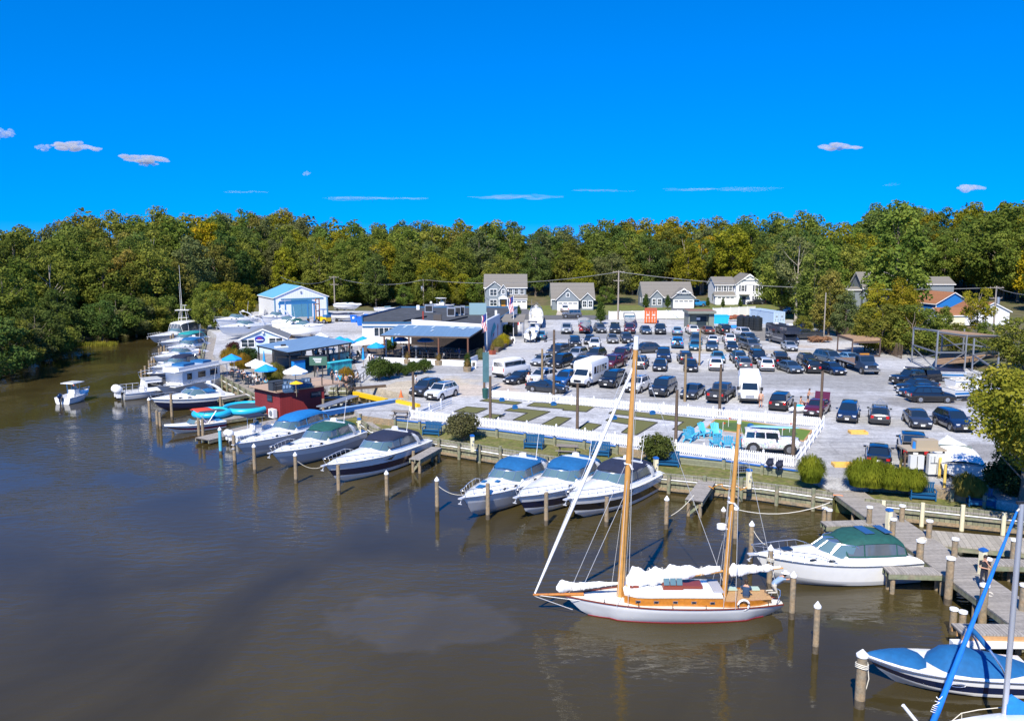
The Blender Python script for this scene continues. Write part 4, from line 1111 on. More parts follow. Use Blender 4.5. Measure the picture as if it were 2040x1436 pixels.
def towtruck():
 r=ob('tow_truck',None);p_=mat("truck_navy",(.03,.06,.12),.3,.2,coat=1)
 m_=MB();m_.grid([[(3.9,-.85,.6),(3.9,-.85,1.3),(3.9,.85,1.3),(3.9,.85,.6)],[(2.7,-1.0,.6),(2.7,-.95,1.5),(2.7,.95,1.5),(2.7,1.0,.6)],[(2.3,-1.05,.6),(2.15,-.95,2.3),(2.15,.95,2.3),(2.3,1.05,.6)],[(1.0,-1.05,.6),(1.0,-.95,2.35),(1.0,.95,2.35),(1.0,1.05,.6)]])
 m_.add([(3.9,-.85,.6),(3.9,-.85,1.3),(3.9,.85,1.3),(3.9,.85,.6)],[(0,1,2,3)]);m_.add([(1.0,-1.05,.6),(1.0,-.95,2.35),(1.0,.95,2.35),(1.0,1.05,.6)],[(3,2,1,0)]);part(m_,'cab',p_,r,30)
 m_=MB();m_.add([(2.66,-.88,1.56),(2.66,.88,1.56),(2.2,.86,2.22),(2.2,-.86,2.22)],[(0,1,2,3)]);m_.xf(Matrix.Translation((.03,0,.02)));part(m_,'windshield',m_glass,r)
 for s in(-1,1):
  m_=MB();m_.box((1.6,s*1.005,1.85),(.8,.03,.55));part(m_,'side_window',m_glass,r)
  m_=MB();m_.box((3.9,s*.75,1.05),(.08,.28,.25));part(m_,'headlight',m_head,r)
  wheel(r,3.1,s*.95,.45,.28,s);wheel(r,-2.2,s*.95,.45,.3,s);wheel(r,-3.2,s*.95,.45,.3,s)
  m_=MB();m_.box((-1.8,s*1.18,1.1),(6.2,.08,.2));part(m_,'side_rail',m_steel,r)
 m_=MB();m_.box((3.98,0,1.0),(.08,1.1,.45));m_.box((4.05,0,.62),(.2,2.0,.28));part(m_,'grille',m_chrome,r)
 m_=MB();m_.box((-1.8,0,1.02),(6.2,2.3,.14));part(m_,'flatbed',mat("rusty_deck",(.19,.12,.08),.8,0,.25,2),r)
 m_=MB();m_.box((-1.0,0,.7),(6.4,.7,.35));part(m_,'chassis',m_trim,r)
 m_=MB();m_.box((1.5,0,2.42),(.25,1.2,.12));part(m_,'beacon_bar',mat("amber",(.6,.25,.02),.3),r)
 return r
place('tow',towtruck,'navy flatbed tow truck with an empty rusty deck','tow truck',1710,738,-2)
# ---------------------------------------------------------------- boats
m_sail=mat("sailcloth",(.82,.82,.81),.85,0,.05,3,.5,2)
m_gel=mat("white_gelcoat",(.80,.80,.79),.22,0,.03,1,coat=.6)
m_gelc=mat("cream_gelcoat",(.74,.70,.60),.35,0,.04,1)
m_gelg=mat("grey_gelcoat",(.50,.51,.53),.25,coat=.6)
m_nav=mat("navy_gelcoat",(.008,.016,.06),.12,coat=1)
m_blk=mat("black_gelcoat",(.012,.013,.02),.12,coat=1)
m_marn=mat("maroon_gelcoat",(.10,.012,.05),.15,coat=1)
m_cvb=mat("blue_canvas",(.004,.10,.27),.8,0,.12,1.5,.3,5)
m_cvn=mat("navy_canvas",(.012,.018,.045),.8,0,.15,1.5,.3,5)
m_cvg=mat("green_canvas",(.008,.075,.065),.8,0,.15,1.5,.3,5)
m_cvt=mat("teal_canvas",(.01,.25,.26),.8,0,.12,1.5)
m_cvbr=mat("bright_blue_canvas",(.004,.15,.42),.75,0,.12,1.5,.3,5)
m_cvr=mat("red_canvas",(.62,.06,.03),.8)
m_rail=mat("stainless",(.72,.73,.75),.2,.9)
m_shield=mat("boat_glass",(.10,.17,.19),.06,0,coat=1)
m_dark=mat("dark_glass",(.015,.018,.025),.08,coat=1)
m_vinyl=mat("clear_vinyl",(.10,.115,.13),.12,0,.12,.6,coat=.7)
m_seat=mat("cream_vinyl",(.62,.57,.48),.6)
def hull_rows(L_,B,fb,rise=.45,N_=15,stern=.92,fine=2.4,chine=.84,keel=-.5):
 rows=[];info=[]
 for i in range(N_+1):
  t=i/N_;t=1-(1-t)**1.25
  b=B/2*(stern+(1-stern)*min(1,t/.35))if t<.35 else B/2*max(.012,1-((t-.35)/.65)**fine)
  zs=fb+rise*t*t
  bc=b*(chine-.45*t**3);zc=.06+.5*t**3.2;zk=keel+(keel*-1+.25)*t**5
  xs_,xc,xk=L_*t,L_*t*(1-.09*t*t),L_*t*(1-.15*t*t)
  pts=[(xk,0,zk)]
  for f in(0,.12,.20,.60,.74,1.0):
   pts.append((xc+(xs_-xc)*f,bc+(b-bc)*(f**.75 if f else 0),zc+(zs-zc)*f))
  rows.append(pts);info.append((t,b,zs))
 return rows,info
def add_hull(r,L_,B,fb,low,band,top,rise=.45,name='hull',**k):
 rows,info=hull_rows(L_,B,fb,rise,**k)
 m_=MB()
 full=[[(x,-y,z)for x,y,z in p[::-1]]+p[1:]for p in rows]
 nn=len(full[0])
 def mf(i,j):
  a=min(j,nn-2-j)
  return[2,2,1,0,0,0][a]if a<6 else 0
 m_.grid(full,0,flip=True,mf=mf)
 m_.add(full[0],[tuple(range(nn))],0)
 part(m_,name,[low,band,top],r,35)
 m_=MB()
 for s in(-1,1):
  m_.tube([(p[-1][0],s*(p[-1][1]+.01),p[-1][2]-.05)for p in rows],.035,5)
 part(m_,'rub_rail',m_rail if top is not m_gelc else m_trim,r,60)
 return rows,info
def shb(info,t):
 ts=[i[0]for i in info]
 return float(np.interp(t,ts,[i[1]for i in info])),float(np.interp(t,ts,[i[2]for i in info]))
def bow_rail(r,info,L_,t0=.55,h=.5):
 m_=MB()
 ts=[t0+(1.0-t0)*k/7 for k in range(8)]
 for s in(-1,1):
  top=[(L_*t+(.12 if t>.98 else 0),s*max(.12,shb(info,t)[0]*.95),shb(info,t)[1]+h*min(1,(k+.3)/2))for k,t in enumerate(ts)]
  m_.tube(top,.022,5)
  for k in range(1,8,1):m_.cyl(top[k],(L_*ts[k]*.985,s*max(.1,shb(info,ts[k])[0]*.93),shb(info,ts[k])[1]),.015,n=4)
 m_.tube([(L_+.12,-.12,shb(info,1)[1]+h),(L_+.2,0,shb(info,1)[1]+h),(L_+.12,.12,shb(info,1)[1]+h)],.022,5)
 part(m_,'bow_rail',m_rail,r,60)
def outboard(r,x,y=0,c=None,s=1.0,z=.75):
 m_=MB();m_.sph((x-.3*s,y,z+.25*s),(.36*s,.24*s,.34*s),12,8);m_.box((x-.28*s,y,z-.15*s),(.3*s,.2*s,.5*s));o=part(m_,'outboard_motor',c or m_white,r,60)
 m_=MB();m_.box((x-.3*s,y,z-.75*s),(.16*s,.1*s,.9*s));m_.box((x-.05,y,z-.1*s),(.25,.16,.3));part(m_,'motor_leg',m_trim,o)
def cruiser(r,L_=10,B=3.2,fb=1.25,low=None,band=None,canvas=None,tw=.52,enc=True,arch=True,front=None,hatch=None,ports=2,rise=.5,open_=False,side_win=None,boltrail=True,deckc=None,top=True,cz=1.12,solar=False):
 low=low or m_gel;band=band or m_gel;deckc=deckc or m_gel
 rows,info=add_hull(r,L_,B,fb,low,band,m_gel,rise)
 S_=[-1,-.93,-.86,-.72,-.45,0,.45,.72,.86,.93,1]
 ts=[0.0,.04,.12,.2,.3,.4,tw-.03,tw,.58,.66,.74,.82,.89,.94,.975,1.0]
 g=[]
 for t in ts:
  b,zs=shb(info,t);row=[]
  tr=.62*min(1,max(0,(1.0-t)/(1-tw)))**.8
  for s in S_:
   a=abs(s)
   if t>=tw:z=zs+.02+tr*max(0,1-(a/.93)**2.6)if a<.93 else zs+(.02 if a<1 else 0)
   else:
    co=(.42 if t>.1 else .25)if t>.03 else .05
    z=zs if a==1 else zs+.03 if a==.93 else zs+co if a==.86 else zs+co-.02 if a==.72 and 0 else zs-.45 if a<.72 else zs+co-.04
   row.append((L_*t,s*b,z))
  g.append(row)
 m_=MB();m_.grid(g,0);part(m_,'deck',deckc,r,40)
 m_=MB();m_.box((-.35,0,.32),(.8,B*.8,.1));part(m_,'swim_platform',m_gel,r)
 b,zs=shb(info,.3);m_=MB()
 m_.box((L_*.07+.3,0,zs-.2),(.6,B*.6,.5));m_.box((L_*.42,-B*.2,zs-.1),(.5,.55,.75));m_.box((L_*.28,B*.25,zs-.2),(1.6,.5,.45));part(m_,'seat',m_seat,r)
 m_=MB();m_.box((L_*(tw-.05),0,zs+.0),(.5,B*.7,.7));part(m_,'dashboard',m_gel,r)
 bt,zt=shb(info,tw);n=9
 base,up=[],[]
 wh=.58
 for i in range(n):
  s=-1+2*i/(n-1);a=abs(s)
  xx=L_*tw+.95*(1-a**2.6)-.9*max(0,a-.75)*4*.3
  base.append((xx,s*bt*.84,zt+.04+.58*max(0,1-(a*.84/.93)**2.6)))
  up.append((xx-.62,s*bt*.78,base[-1][2]*.25+(zt+.38)*.75+wh))
 base=[(L_*(tw-.16),-bt*.86,zt+.42)]+base+[(L_*(tw-.16),bt*.86,zt+.42)]
 up=[(L_*(tw-.14),-bt*.84,zt+.52)]+up+[(L_*(tw-.14),bt*.84,zt+.52)]
 m_=MB();m_.grid([base,up],0);part(m_,'windshield',m_shield,r,30)
 m_=MB();m_.tube(up,.03,5);m_.tube(base,.02,5)
 for i in(2,4,6,8,10):m_.cyl(base[min(i,len(base)-1)],up[min(i,len(up)-1)],.022,n=4)
 part(m_,'windshield_frame',m_rail,r,60)
 if canvas is not None and top:
  zc=zt+cz
  st_=[(L_*tw-.35,zc-.28,.66),(L_*tw-.9,zc-.02,.76),(L_*.38,zc+.06,.82),(L_*.24,zc+.05,.84),(L_*.17,zc-.05,.80),(L_*.11,zc-.32,.74)]
  g=[]
  for x,z,k in st_:
   b,_=shb(info,max(.0,x/L_));w=b*k
   g.append([(x,s*w*(1-.02*abs(s)),z+.16*(1-s*s)-(.14 if abs(s)==1 else 0))for s in(-1,-.92,-.6,-.3,0,.3,.6,.92,1)])
  g2=[[(x,y,z-.03)for x,y,z in row]for row in g]
  m_=MB();m_.grid(g,0);m_.grid(g2,0,flip=True);part(m_,'canopy',canvas,r,50)
  if enc:
   m_=MB();fr=MB()
   f0=g[0];upn=up[1:-1]
   m_.grid([[upn[min(i,n-1)]for i in range(n)],[(q[0],q[1],q[2]-.02)for q in f0]],0);part(m_,'front_curtain',front or m_vinyl,r,20)
   for i in(0,2,4,6,8):fr.cyl(upn[i],f0[i],.025,n=4)
   for s,e in((-1,0),(1,-1)):
    m_=MB();lowp=[]
    for row in g:
     x=row[e][0];t=max(.01,x/L_);b,z=shb(info,t);lowp.append((x,s*b*.88,z+.42))
    m_.grid([lowp,[row[e]for row in g]],0,flip=s>0);part(m_,'side_curtain',m_vinyl,r,20)
    for k in(0,2,4,5):fr.cyl(lowp[k],g[k][e],.04,n=4)
    fr.tube(lowp,.05,4);fr.tube([row[e]for row in g],.04,4)
   b,z=shb(info,.07)
   m_=MB();m_.grid([[(q[0],q[1],q[2])for q in g[-1]],[(L_*.07,q[1],z+.15)for q in g[-1]]],0);part(m_,'aft_curtain',canvas,r,20)
   part(fr,'canopy_edging',canvas,r,40)
  if solar:
   m_=MB();m_.box((L_*.30,-.1,zc+.24),(.55,1.3,.03));m_.box((L_*.18,-.1,zc+.22),(.45,1.3,.03));part(m_,'solar_panel',mat("solar_panel",(.04,.08,.16),.15,coat=1),r)
 if arch:
  m_=MB();b,z=shb(info,.2);za=zt+cz+.18
  pts=[]
  for k in range(13):
   a=math.pi*k/12;c=math.cos(a);s=math.sin(a)
   pts.append((L_*.16+(L_*.12)*s**1.0,-b*.93*(abs(c)**.55)*(1 if c>0 else-1),z+.2+(za-z-.1)*s**.55))
  for dx,w_ in((0,1),):
   q=[]
   for x,y,zz in pts:q.append([(x-.22,y,zz-.05),(x+.2,y,zz+.0),(x+.18,y*.94,zz-.1),(x-.2,y*.94,zz-.14)])
   m_.grid(q,0,close=True)
  part(m_,'radar_arch',m_gel,r,60)
  m_=MB();m_.cyl((L_*.27,0,za+.05),(L_*.27,0,za+.28),.3,.26,14);part(m_,'radar_dome',m_white,r,40)
  m_=MB();m_.cyl((L_*.25,b*.6,za-.1),(L_*.21,b*.62,za+2.1),.022,.012,5);part(m_,'antenna',m_white,r)
 if hatch is not None:
  for k,(t,y,sx,sy)in enumerate(((.80,0,.55,.5),(.70,-.42,.35,.3),(.66,.42,.35,.3))):
   if hatch=='one' and k:break
   b,z=shb(info,t);m_=MB();tr=.62*min(1,max(0,(1.0-t)/(1-tw)))**.8
   m_.box((L_*t,y,z+.05+tr*(1-(abs(y)/b/.93)**3.2)),(sx,sy,.05),ry=.09);part(m_,'hatch',m_dark if hatch=='one' else m_cvb,r)
 for s in(-1,1):
  for k in range(ports):
   t=.58+.11*k;b,z=shb(info,t);m_=MB();m_.sph((L_*t,s*b*.895,z+.16-.02*k),(.22,.05,.08),10,6);part(m_,'porthole',m_dark,r,60)
 if side_win:
  for s in(-1,1):
   b1,z1=shb(info,.50);b2,z2=shb(info,.74);m_=MB();d=.012
   m_.add([(L_*.46,s*(b1*1.0+d),z1-.12),(L_*.78,s*(shb(info,.78)[0]*.99+d),shb(info,.78)[1]-.10),(L_*.5,s*(b1*.99+d),z1-.42)],[(0,1,2)if s<0 else(2,1,0)]);part(m_,'hull_window',m_dark,r)
 bow_rail(r,info,L_)
 m_=MB();m_.box((L_+.12,0,shb(info,1)[1]-.02),(.5,.3,.07));m_.bar((L_+.1,0,shb(info,1)[1]-.1),(L_+.35,0,shb(info,1)[1]-.35),.05,.06);m_.box((L_+.34,0,shb(info,1)[1]-.36),(.06,.28,.05));part(m_,'anchor',m_gelg,r)
 return info
def boat2(label,bow,stern,zb=None,zs=.5,fn=cruiser,name='cabin_cruiser',cat='motor yacht',z0=0,group='boats moored in the marina',Lk=None,**k):
 zb=(k.get('fb',1.25)+.45 if fn is cruiser else 1.4)if zb is None or(fn is cruiser and z0==0)else zb
 a,b_=P(bow[0],bow[1],zb+z0),P(stern[0],stern[1],zs+z0)
 d=a-b_;d.z=0;L_=d.length
 if Lk:L_=Lk;b_=a-d.normalized()*L_
 r=root(name,label,cat,(b_.x,b_.y,z0),math.atan2(d.y,d.x),group)
 fn(r,L_=L_,**k)
 print('boat',label[:40],round(L_,1))
 return r
boat2('navy-banded white cruiser with black canopy, leftmost of the large ones facing the open water',(648,927),(832,893),band=m_nav,low=m_gel,canvas=m_cvn,side_win=True,B=3.5,fb=1.4,ports=0)
boat2('white and grey cruiser with a dark green canopy and radar arch',(541,902),(706,872),low=m_gelg,band=m_gelg,canvas=m_cvg,B=3.2,hatch='one')
boat2('white cruiser with blue canopy behind the green-canopied one',(469,885),(652,848),canvas=m_cvbr,B=3.0,hatch='one',arch=False,band=m_gelg)
boat2('grey-hulled white cruiser with blue canopy and blue deck hatches',(922,992),(1079,950),low=m_gelg,band=m_gelg,canvas=m_cvb,hatch='three',B=3.4,fb=1.35,ports=2)
boat2('navy-hulled cruiser with an all-blue canopy and front curtain',(1031,990),(1183,950),low=m_gel,band=m_nav,canvas=m_cvb,front=m_cvb,B=3.5,fb=1.35,ports=1)
boat2('black-banded cruiser with black canopy beside the ketch main mast',(1131,994),(1285,957),low=m_gel,band=m_blk,canvas=m_cvn,B=3.6,fb=1.35,ports=0,side_win=True)
boat2('white cruiser with green canopy and solar panels by the walkway',(1503,1104),(1800,1128),low=m_gelg,band=m_gel,canvas=m_cvg,B=3.1,hatch='one',arch=False,solar=True,Lk=9.2)
boat2('navy-hulled express cruiser with white radar arch, left marina',(301,795),(458,793),band=m_nav,low=m_nav,canvas=None,B=3.0,fb=1.1,zb=1.5)
def runabout(r,L_=6,band=None,canvas=None,B=2.2,fb=.7,low=None,bim=None):
 rows,info=add_hull(r,L_,B,fb,low or m_gel,band or m_gel,m_gel,.25,keel=-.35)
 S_=[-1,-.8,-.5,0,.5,.8,1];g=[]
 for t in(0,.1,.3,.5,.55,.62,.72,.82,.92,1):
  b,z=shb(info,t)
  g.append([(L_*t,s*b,z+(.14*(1-abs(s)**2)if t>.55 else(-.4 if abs(s)<.7 and .1<t<.6 else .05*(abs(s)<1))))for s in S_])
 m_=MB();m_.grid(g,0);part(m_,'deck',m_gel,r,35)
 b,z=shb(info,.56);m_=MB();m_.grid([[(L_*.56+.25*(1-s*s),s*b*.85,z+.08)for s in(-1,-.5,0,.5,1)],[(L_*.52+.1*(1-s*s),s*b*.8,z+.42)for s in(-1,-.5,0,.5,1)]]);part(m_,'windshield',m_shield,r,20)
 m_=MB();m_.box((L_*.2,0,z-.15),(.5,B*.7,.4));m_.box((L_*.42,-.45,z-.15),(.5,.5,.5));m_.box((L_*.42,.45,z-.15),(.5,.5,.5));part(m_,'seat',m_seat,r)
 if bim is not None:
  m_=MB();m_.grid([[(x,s*B*.42,z+1.25+.1*(1-s*s)+dz)for s in(-1,-.5,0,.5,1)]for x,dz in((L_*.15,-.25),(L_*.22,0),(L_*.45,.05),(L_*.5,-.05))]);part(m_,'bimini_top',bim,r,40)
  m_=MB()
  for s in(-1,1):
   m_.cyl((L_*.33,s*B*.45,z),(L_*.17,s*B*.42,z+1.15),.02,n=4);m_.cyl((L_*.33,s*B*.45,z),(L_*.49,s*B*.42,z+1.22),.02,n=4)
  part(m_,'bimini_frame',m_rail,r)
 if canvas is not None:
  m_=MB();g=[]
  for t in(.02,.15,.35,.5,.6,.75,.9,.98):
   b,z=shb(info,t);g.append([(L_*t,s*b*.97,z+.05+(.35 if .3<t<.65 else .2)*(1-s*s))for s in(-1,-.6,0,.6,1)])
  m_.grid(g);part(m_,'cover',canvas,r,40)
 return info
def center_console(r,L_=6,B=2.3,top=None,band=None,twin=1,deck=None,mc=None):
 rows,info=add_hull(r,L_,B,.75,m_gel,band or m_gel,m_gel,.35,keel=-.35)
 S_=[-1,-.86,-.78,0,.78,.86,1];g=[]
 for t in(0,.04,.2,.5,.8,.9,.97,1):
  b,z=shb(info,t);fl=z-.4 if .04<t<.88 else z
  g.append([(L_*t,s*b,z+.03 if abs(s)>.8 else(fl if abs(s)<.8 else z-.02))for s in S_])
 m_=MB();m_.grid(g);part(m_,'deck',m_gel,r,30)
 m_=MB();m_.box((L_*.45,0,.95),(.8,.8,1.0));m_.box((L_*.36,0,.75),(.4,.8,.5));m_.box((L_*.75,0,.6),(.8,.9,.3));part(m_,'console',m_gel,r)
 m_=MB();m_.box((L_*.47,0,1.65),(.05,.7,.4),ry=-.3);part(m_,'windshield',m_shield,r)
 if top is not None:
  m_=MB();m_.box((L_*.42,0,2.28),(1.9,1.7,.07));m_.box((L_*.42,0,2.33),(1.5,1.3,.05));part(m_,'t_top',top,r)
  m_=MB()
  for sx in(.34,.5):
   for s in(-1,1):m_.cyl((L_*sx,s*.45,.5),(L_*sx+.1,s*.6,2.25),.03,n=5)
  part(m_,'top_frame',m_rail,r)
 for k in range(twin):outboard(r,0,(k-(twin-1)/2)*.6,mc,1.0)
 bow_rail(r,info,L_,.7,.25)
 return info
r=boat2('white centre console with navy sunshade and twin outboards, bow to the boathouse',(566,843),(462,868),zb=1,zs=.7,fn=center_console,name='center_console_boat',cat='fishing boat',top=m_cvn,band=m_gelc,twin=2)
boat2('maroon-striped white runabout with a folded red sunshade',(327,848),(443,838),zb=.95,zs=.6,fn=runabout,name='runabout',cat='speedboat',band=m_marn,bim=m_cvr)
r=boat2('small white centre console motoring on the open creek at far left',(176,776),(124,797),zb=1,zs=.5,fn=center_console,name='center_console_boat',cat='fishing boat',top=m_gel,mc=m_nav)
boat2('tall white sport fisher with tuna tower, farthest of the left marina',(296,671),(398,664),zb=1.5,fn=cruiser,name='sport_fisher',cat='fishing boat',canvas=m_gel,enc=True,arch=False,B=3.6,cz=2.0,fb=1.2)
boat2('white cruiser with teal canvas enclosure in the left marina',(318,683),(406,679),zb=1.3,canvas=m_cvt,B=3.2,arch=False,front=m_cvt)
boat2('white cruiser with tan tarp and blue canopy in the left marina',(333,694),(406,692),zb=1.3,canvas=m_cvb,B=3.0,arch=True)
boat2('white express cruiser behind the sun-tanned man in the left marina',(305,712),(402,708),zb=1.3,canvas=None,B=3.1,arch=False)
boat2('low white boat with folded blue sunshade in the left marina',(315,722),(400,722),zb=1.0,fn=runabout,name='runabout',cat='speedboat',bim=m_cvb,B=2.6)
boat2('low white boat with open bow, nearest before the flybridge cruiser',(312,727),(362,724),zb=1.0,fn=runabout,name='runabout',cat='speedboat',B=2.2)
boat2('white boat with blue hull stripe peeping out left of the flybridge',(293,742),(372,738),zb=1.1,fn=runabout,name='runabout',cat='speedboat',B=2.5,band=m_cvb)
boat2('white boat with navy side-stripe between the teal-canvassed and tarped ones',(326,688),(404,686),zb=1.1,fn=runabout,name='runabout',cat='speedboat',B=2.4,band=m_nav)
boat2('white runabout under a pale cover in the left marina',(320,702),(398,700),zb=1.1,fn=runabout,name='runabout',cat='speedboat',B=2.6,canvas=m_sail)
boat2('white cruiser with black canopy in the left marina, before the low boats',(300,733),(392,730),zb=1.3,canvas=m_cvn,B=2.8,arch=False)
def tower(x,y,label):
 p=P(x,y,0);m_=MB()
 for sx in(-.9,.9):
  for sy in(-.9,.9):m_.cyl((sx,sy,2.4),(sx*.6,sy*.6,5.4),.04,n=5)
 m_.box((0,0,5.4),(2.6,2.0,.12));m_.box((0,0,3.9),(1.7,1.5,.06));m_.cyl((.3,0,5.4),(.3,0,6.3),.05,n=5);m_.box((.3,0,6.3),(.8,.8,.06))
 m_.cyl((-.4,.8,2.6),(-.6,.9,14),.05,.02,5);m_.cyl((-.2,-.8,2.6),(-.3,-.9,10.5),.05,.02,5)
 return solo(m_,'tuna_tower',m_rail if 0 else m_gel,label,'boat tower',loc=p,rz=.1)
tower(368,672,'white lookout tower with two tall outriggers on the far sport fisher')
def workboat(r,L_=9,B=2.9):
 rows,info=add_hull(r,L_,B,.8,m_gelg,m_gelg,m_gel,.2)
 m_=MB();m_.box((L_*.45,0,.82),(L_*.86,B*.9,.08));part(m_,'deck',m_gel,r)
 m_=MB();m_.grid([[(L_*.38,-1.1,.85),(L_*.42,-1.0,2.2),(L_*.42,1.0,2.2),(L_*.38,1.1,.85)],[(L_*.8,-1.1,.85),(L_*.72,-1.0,2.15),(L_*.72,1.0,2.15),(L_*.8,1.1,.85)]])
 m_.add([(L_*.38,-1.1,.85),(L_*.42,-1.0,2.2),(L_*.42,1.0,2.2),(L_*.38,1.1,.85)],[(3,2,1,0)]);m_.add([(L_*.8,-1.1,.85),(L_*.72,-1.0,2.15),(L_*.72,1.0,2.15),(L_*.8,1.1,.85)],[(0,1,2,3)]);m_.box((L_*.57,0,2.2),(L_*.34,2.2,.08));part(m_,'cabin',m_gel,r)
 for s in(-1,1):
  m_=MB();m_.box((L_*.6,s*1.07,1.55),(1.8,.05,.5));part(m_,'window',m_dark,r)
 m_=MB()
 for s in(-1,1):
  for z in(1.2,1.6):m_.cyl((.1,s*B*.43,z),(L_*.38,s*B*.43,z),.025,n=5)
  for k in range(4):m_.cyl((.1+k*L_*.12,s*B*.43,.8),(.1+k*L_*.12,s*B*.43,1.6),.025,n=5)
  m_.tube([(L_*.4,s*.9,2.2),(L_*.36,s*.9,2.9),(L_*.5,s*.9,3.1),(L_*.72,s*.9,3.1)],.03,5)
 m_.cyl((.1,-B*.43,1.6),(.1,B*.43,1.6),.025,n=5);part(m_,'rail',m_rail,r,60)
 outboard(r,-.1,-.5,m_white,1.5,.9);outboard(r,-.1,.5,m_white,1.5,.9)
boat2('white work boat with twin outboards pointing to the open creek',(345,770),(243,782),zb=.9,zs=.8,fn=workboat,name='work_boat',cat='motor boat')
def flybridge(r,L_=9,B=3.4):
 rows,info=add_hull(r,L_,B,1.2,m_gel,m_gel,m_gel,.3)
 m_=MB();m_.box((L_*.45,0,1.24),(L_*.86,B*.9,.08));part(m_,'deck',m_gel,r)
 m_=MB();m_.box((L_*.48,0,2.05),(L_*.56,B*.78,1.7));part(m_,'cabin',m_gel,r)
 m_=MB();m_.grid([[(-.6,-B*.44,2.95),(-.6,B*.44,2.95)],[(L_*.3,-B*.47,3.0),(L_*.3,B*.47,3.0)],[(L_*.88,-B*.40,3.0),(L_*.88,B*.40,3.0)]]);m_.box((L_*.42,0,2.93),(L_*.9,B*.86,.1));m_.box((L_*.5,0,3.2),(L_*.6,B*.72,.45));part(m_,'hardtop',m_gel,r)
 m_=MB();m_.box((L_*.62,0,3.55),(1.9,B*.55,.35));m_.box((L_*.36,0,3.55),(1.5,B*.6,.3));part(m_,'blue_cover',m_cvb,r)
 for s in(-1,1):
  for x,w in((.30,1.3),(.48,1.3),(.66,.8)):
   m_=MB();m_.box((L_*x,s*B*.392,2.2),(w,.04,.75));part(m_,'window',m_dark,r)
  m_=MB();m_.cyl((-.3,s*B*.4,1.2),(-.3,s*B*.4,2.95),.04,n=5);m_.cyl((L_*.1,s*B*.42,1.2),(L_*.1,s*B*.42,2.95),.04,n=5);part(m_,'post',m_gel,r)
 bow_rail(r,info,L_,.6,.5)
boat2('big white flybridge cruiser with long hardtop and blue covers',(312,768),(448,752),zb=1.6,zs=.8,fn=flybridge,name='flybridge_cruiser',cat='motor yacht')
def extra_canvas():
 a,b_=P(301,795,1.5),P(458,793,.5);d=(a-b_);d.z=0;L_=d.length;u=d.normalized();rz=math.atan2(u.y,u.x)
 m_=MB();m_.box((L_*.50,0,1.9),(1.5,2.0,.3),ry=.25);m_.box((L_*.28,0,1.75),(1.0,2.0,.1),ry=.1)
 solo(m_,'sun_pad',m_cvb,'blue cockpit covers on the navy express cruiser','boat cover',loc=(b_.x,b_.y,0),rz=rz)
extra_canvas()
def bowrider(r,L_=7.2,B=2.6):
 fb=.85
 rows,info=add_hull(r,L_,B,fb,m_gel,m_nav,m_gel,.30,fine=3.0,keel=-.4)
 S_=[-1,-.9,-.6,0,.6,.9,1];g=[]
 for t in(0,.15,.3,.45,.6,.75,.85,.93,.98,1):
  b,z=shb(info,t);g.append([(L_*t,s*b,z+.06*(abs(s)<1))for s in S_])
 m_=MB();m_.grid(g);part(m_,'deck',m_gel,r,35)
 def cov(ts,ws,hs,nm):
  m_=MB();g=[]
  for t,w,h in zip(ts,ws,hs):
   b,z=shb(info,t)
   g.append([(L_*t,s*b*w,z+.07+h*(1-abs(s)**2.2))for s in(-1,-.85,-.5,0,.5,.85,1)])
  m_.grid(g);part(m_,nm,m_cvb,r,60)
 cov((.625,.66,.72,.82,.9,.96,.99),(.05,.6,.92,.93,.93,.9,.8),(.0,.2,.3,.26,.2,.12,.03),'bow_cover')
 cov((.02,.08,.2,.32,.42,.52,.57,.61,.635),(.40,.62,.9,.93,.93,.88,.70,.35,.05),(.1,.22,.4,.55,.72,.62,.35,.12,.02),'cockpit_cover')
 m_=MB();b,z=shb(info,.25)
 pts=[(L_*.22+.9*math.sin(math.pi*k/12),-b*.98*math.cos(math.pi*k/12),z+.1+1.45*math.sin(math.pi*k/12)**.8)for k in range(13)]
 m_.tube(pts[3:10],.11,8,0);m_.tube(pts[:4],.05,6,1);m_.tube(pts[9:],.05,6,1);part(m_,'wake_tower',[m_cvn if 0 else m_cvb,m_rail],r,60)
 outboard(r,-.15,0,mat("charcoal_cowling",(.05,.055,.065),.2,coat=.8),1.35,.95)
 for s in(-1,1):
  m_=MB();m_.tube([(L_*.50+.3*math.cos(a),s*(shb(info,.5)[0]*.97+.03),.62+.07*math.sin(a))for a in np.linspace(0,6.28,11)],.015,4);part(m_,'side_vent',m_rail,r)
boat2('blue-covered bowrider with wake tower and navy stripe, lower right corner',(1722,1304),(2052,1334),zb=1.15,zs=.8,fn=bowrider,name='bowrider',cat='speedboat')
YK=41.0
m_varn=mat("varnished_wood",(.42,.155,.018),.25,0,.18,2,coat=.7)
m_mast=mat("mast_spruce",(.52,.26,.065),.35,0,.1,1.5,coat=.4)
m_dk=mat("cream_deck",(.74,.70,.60),.7,0,.05,2)
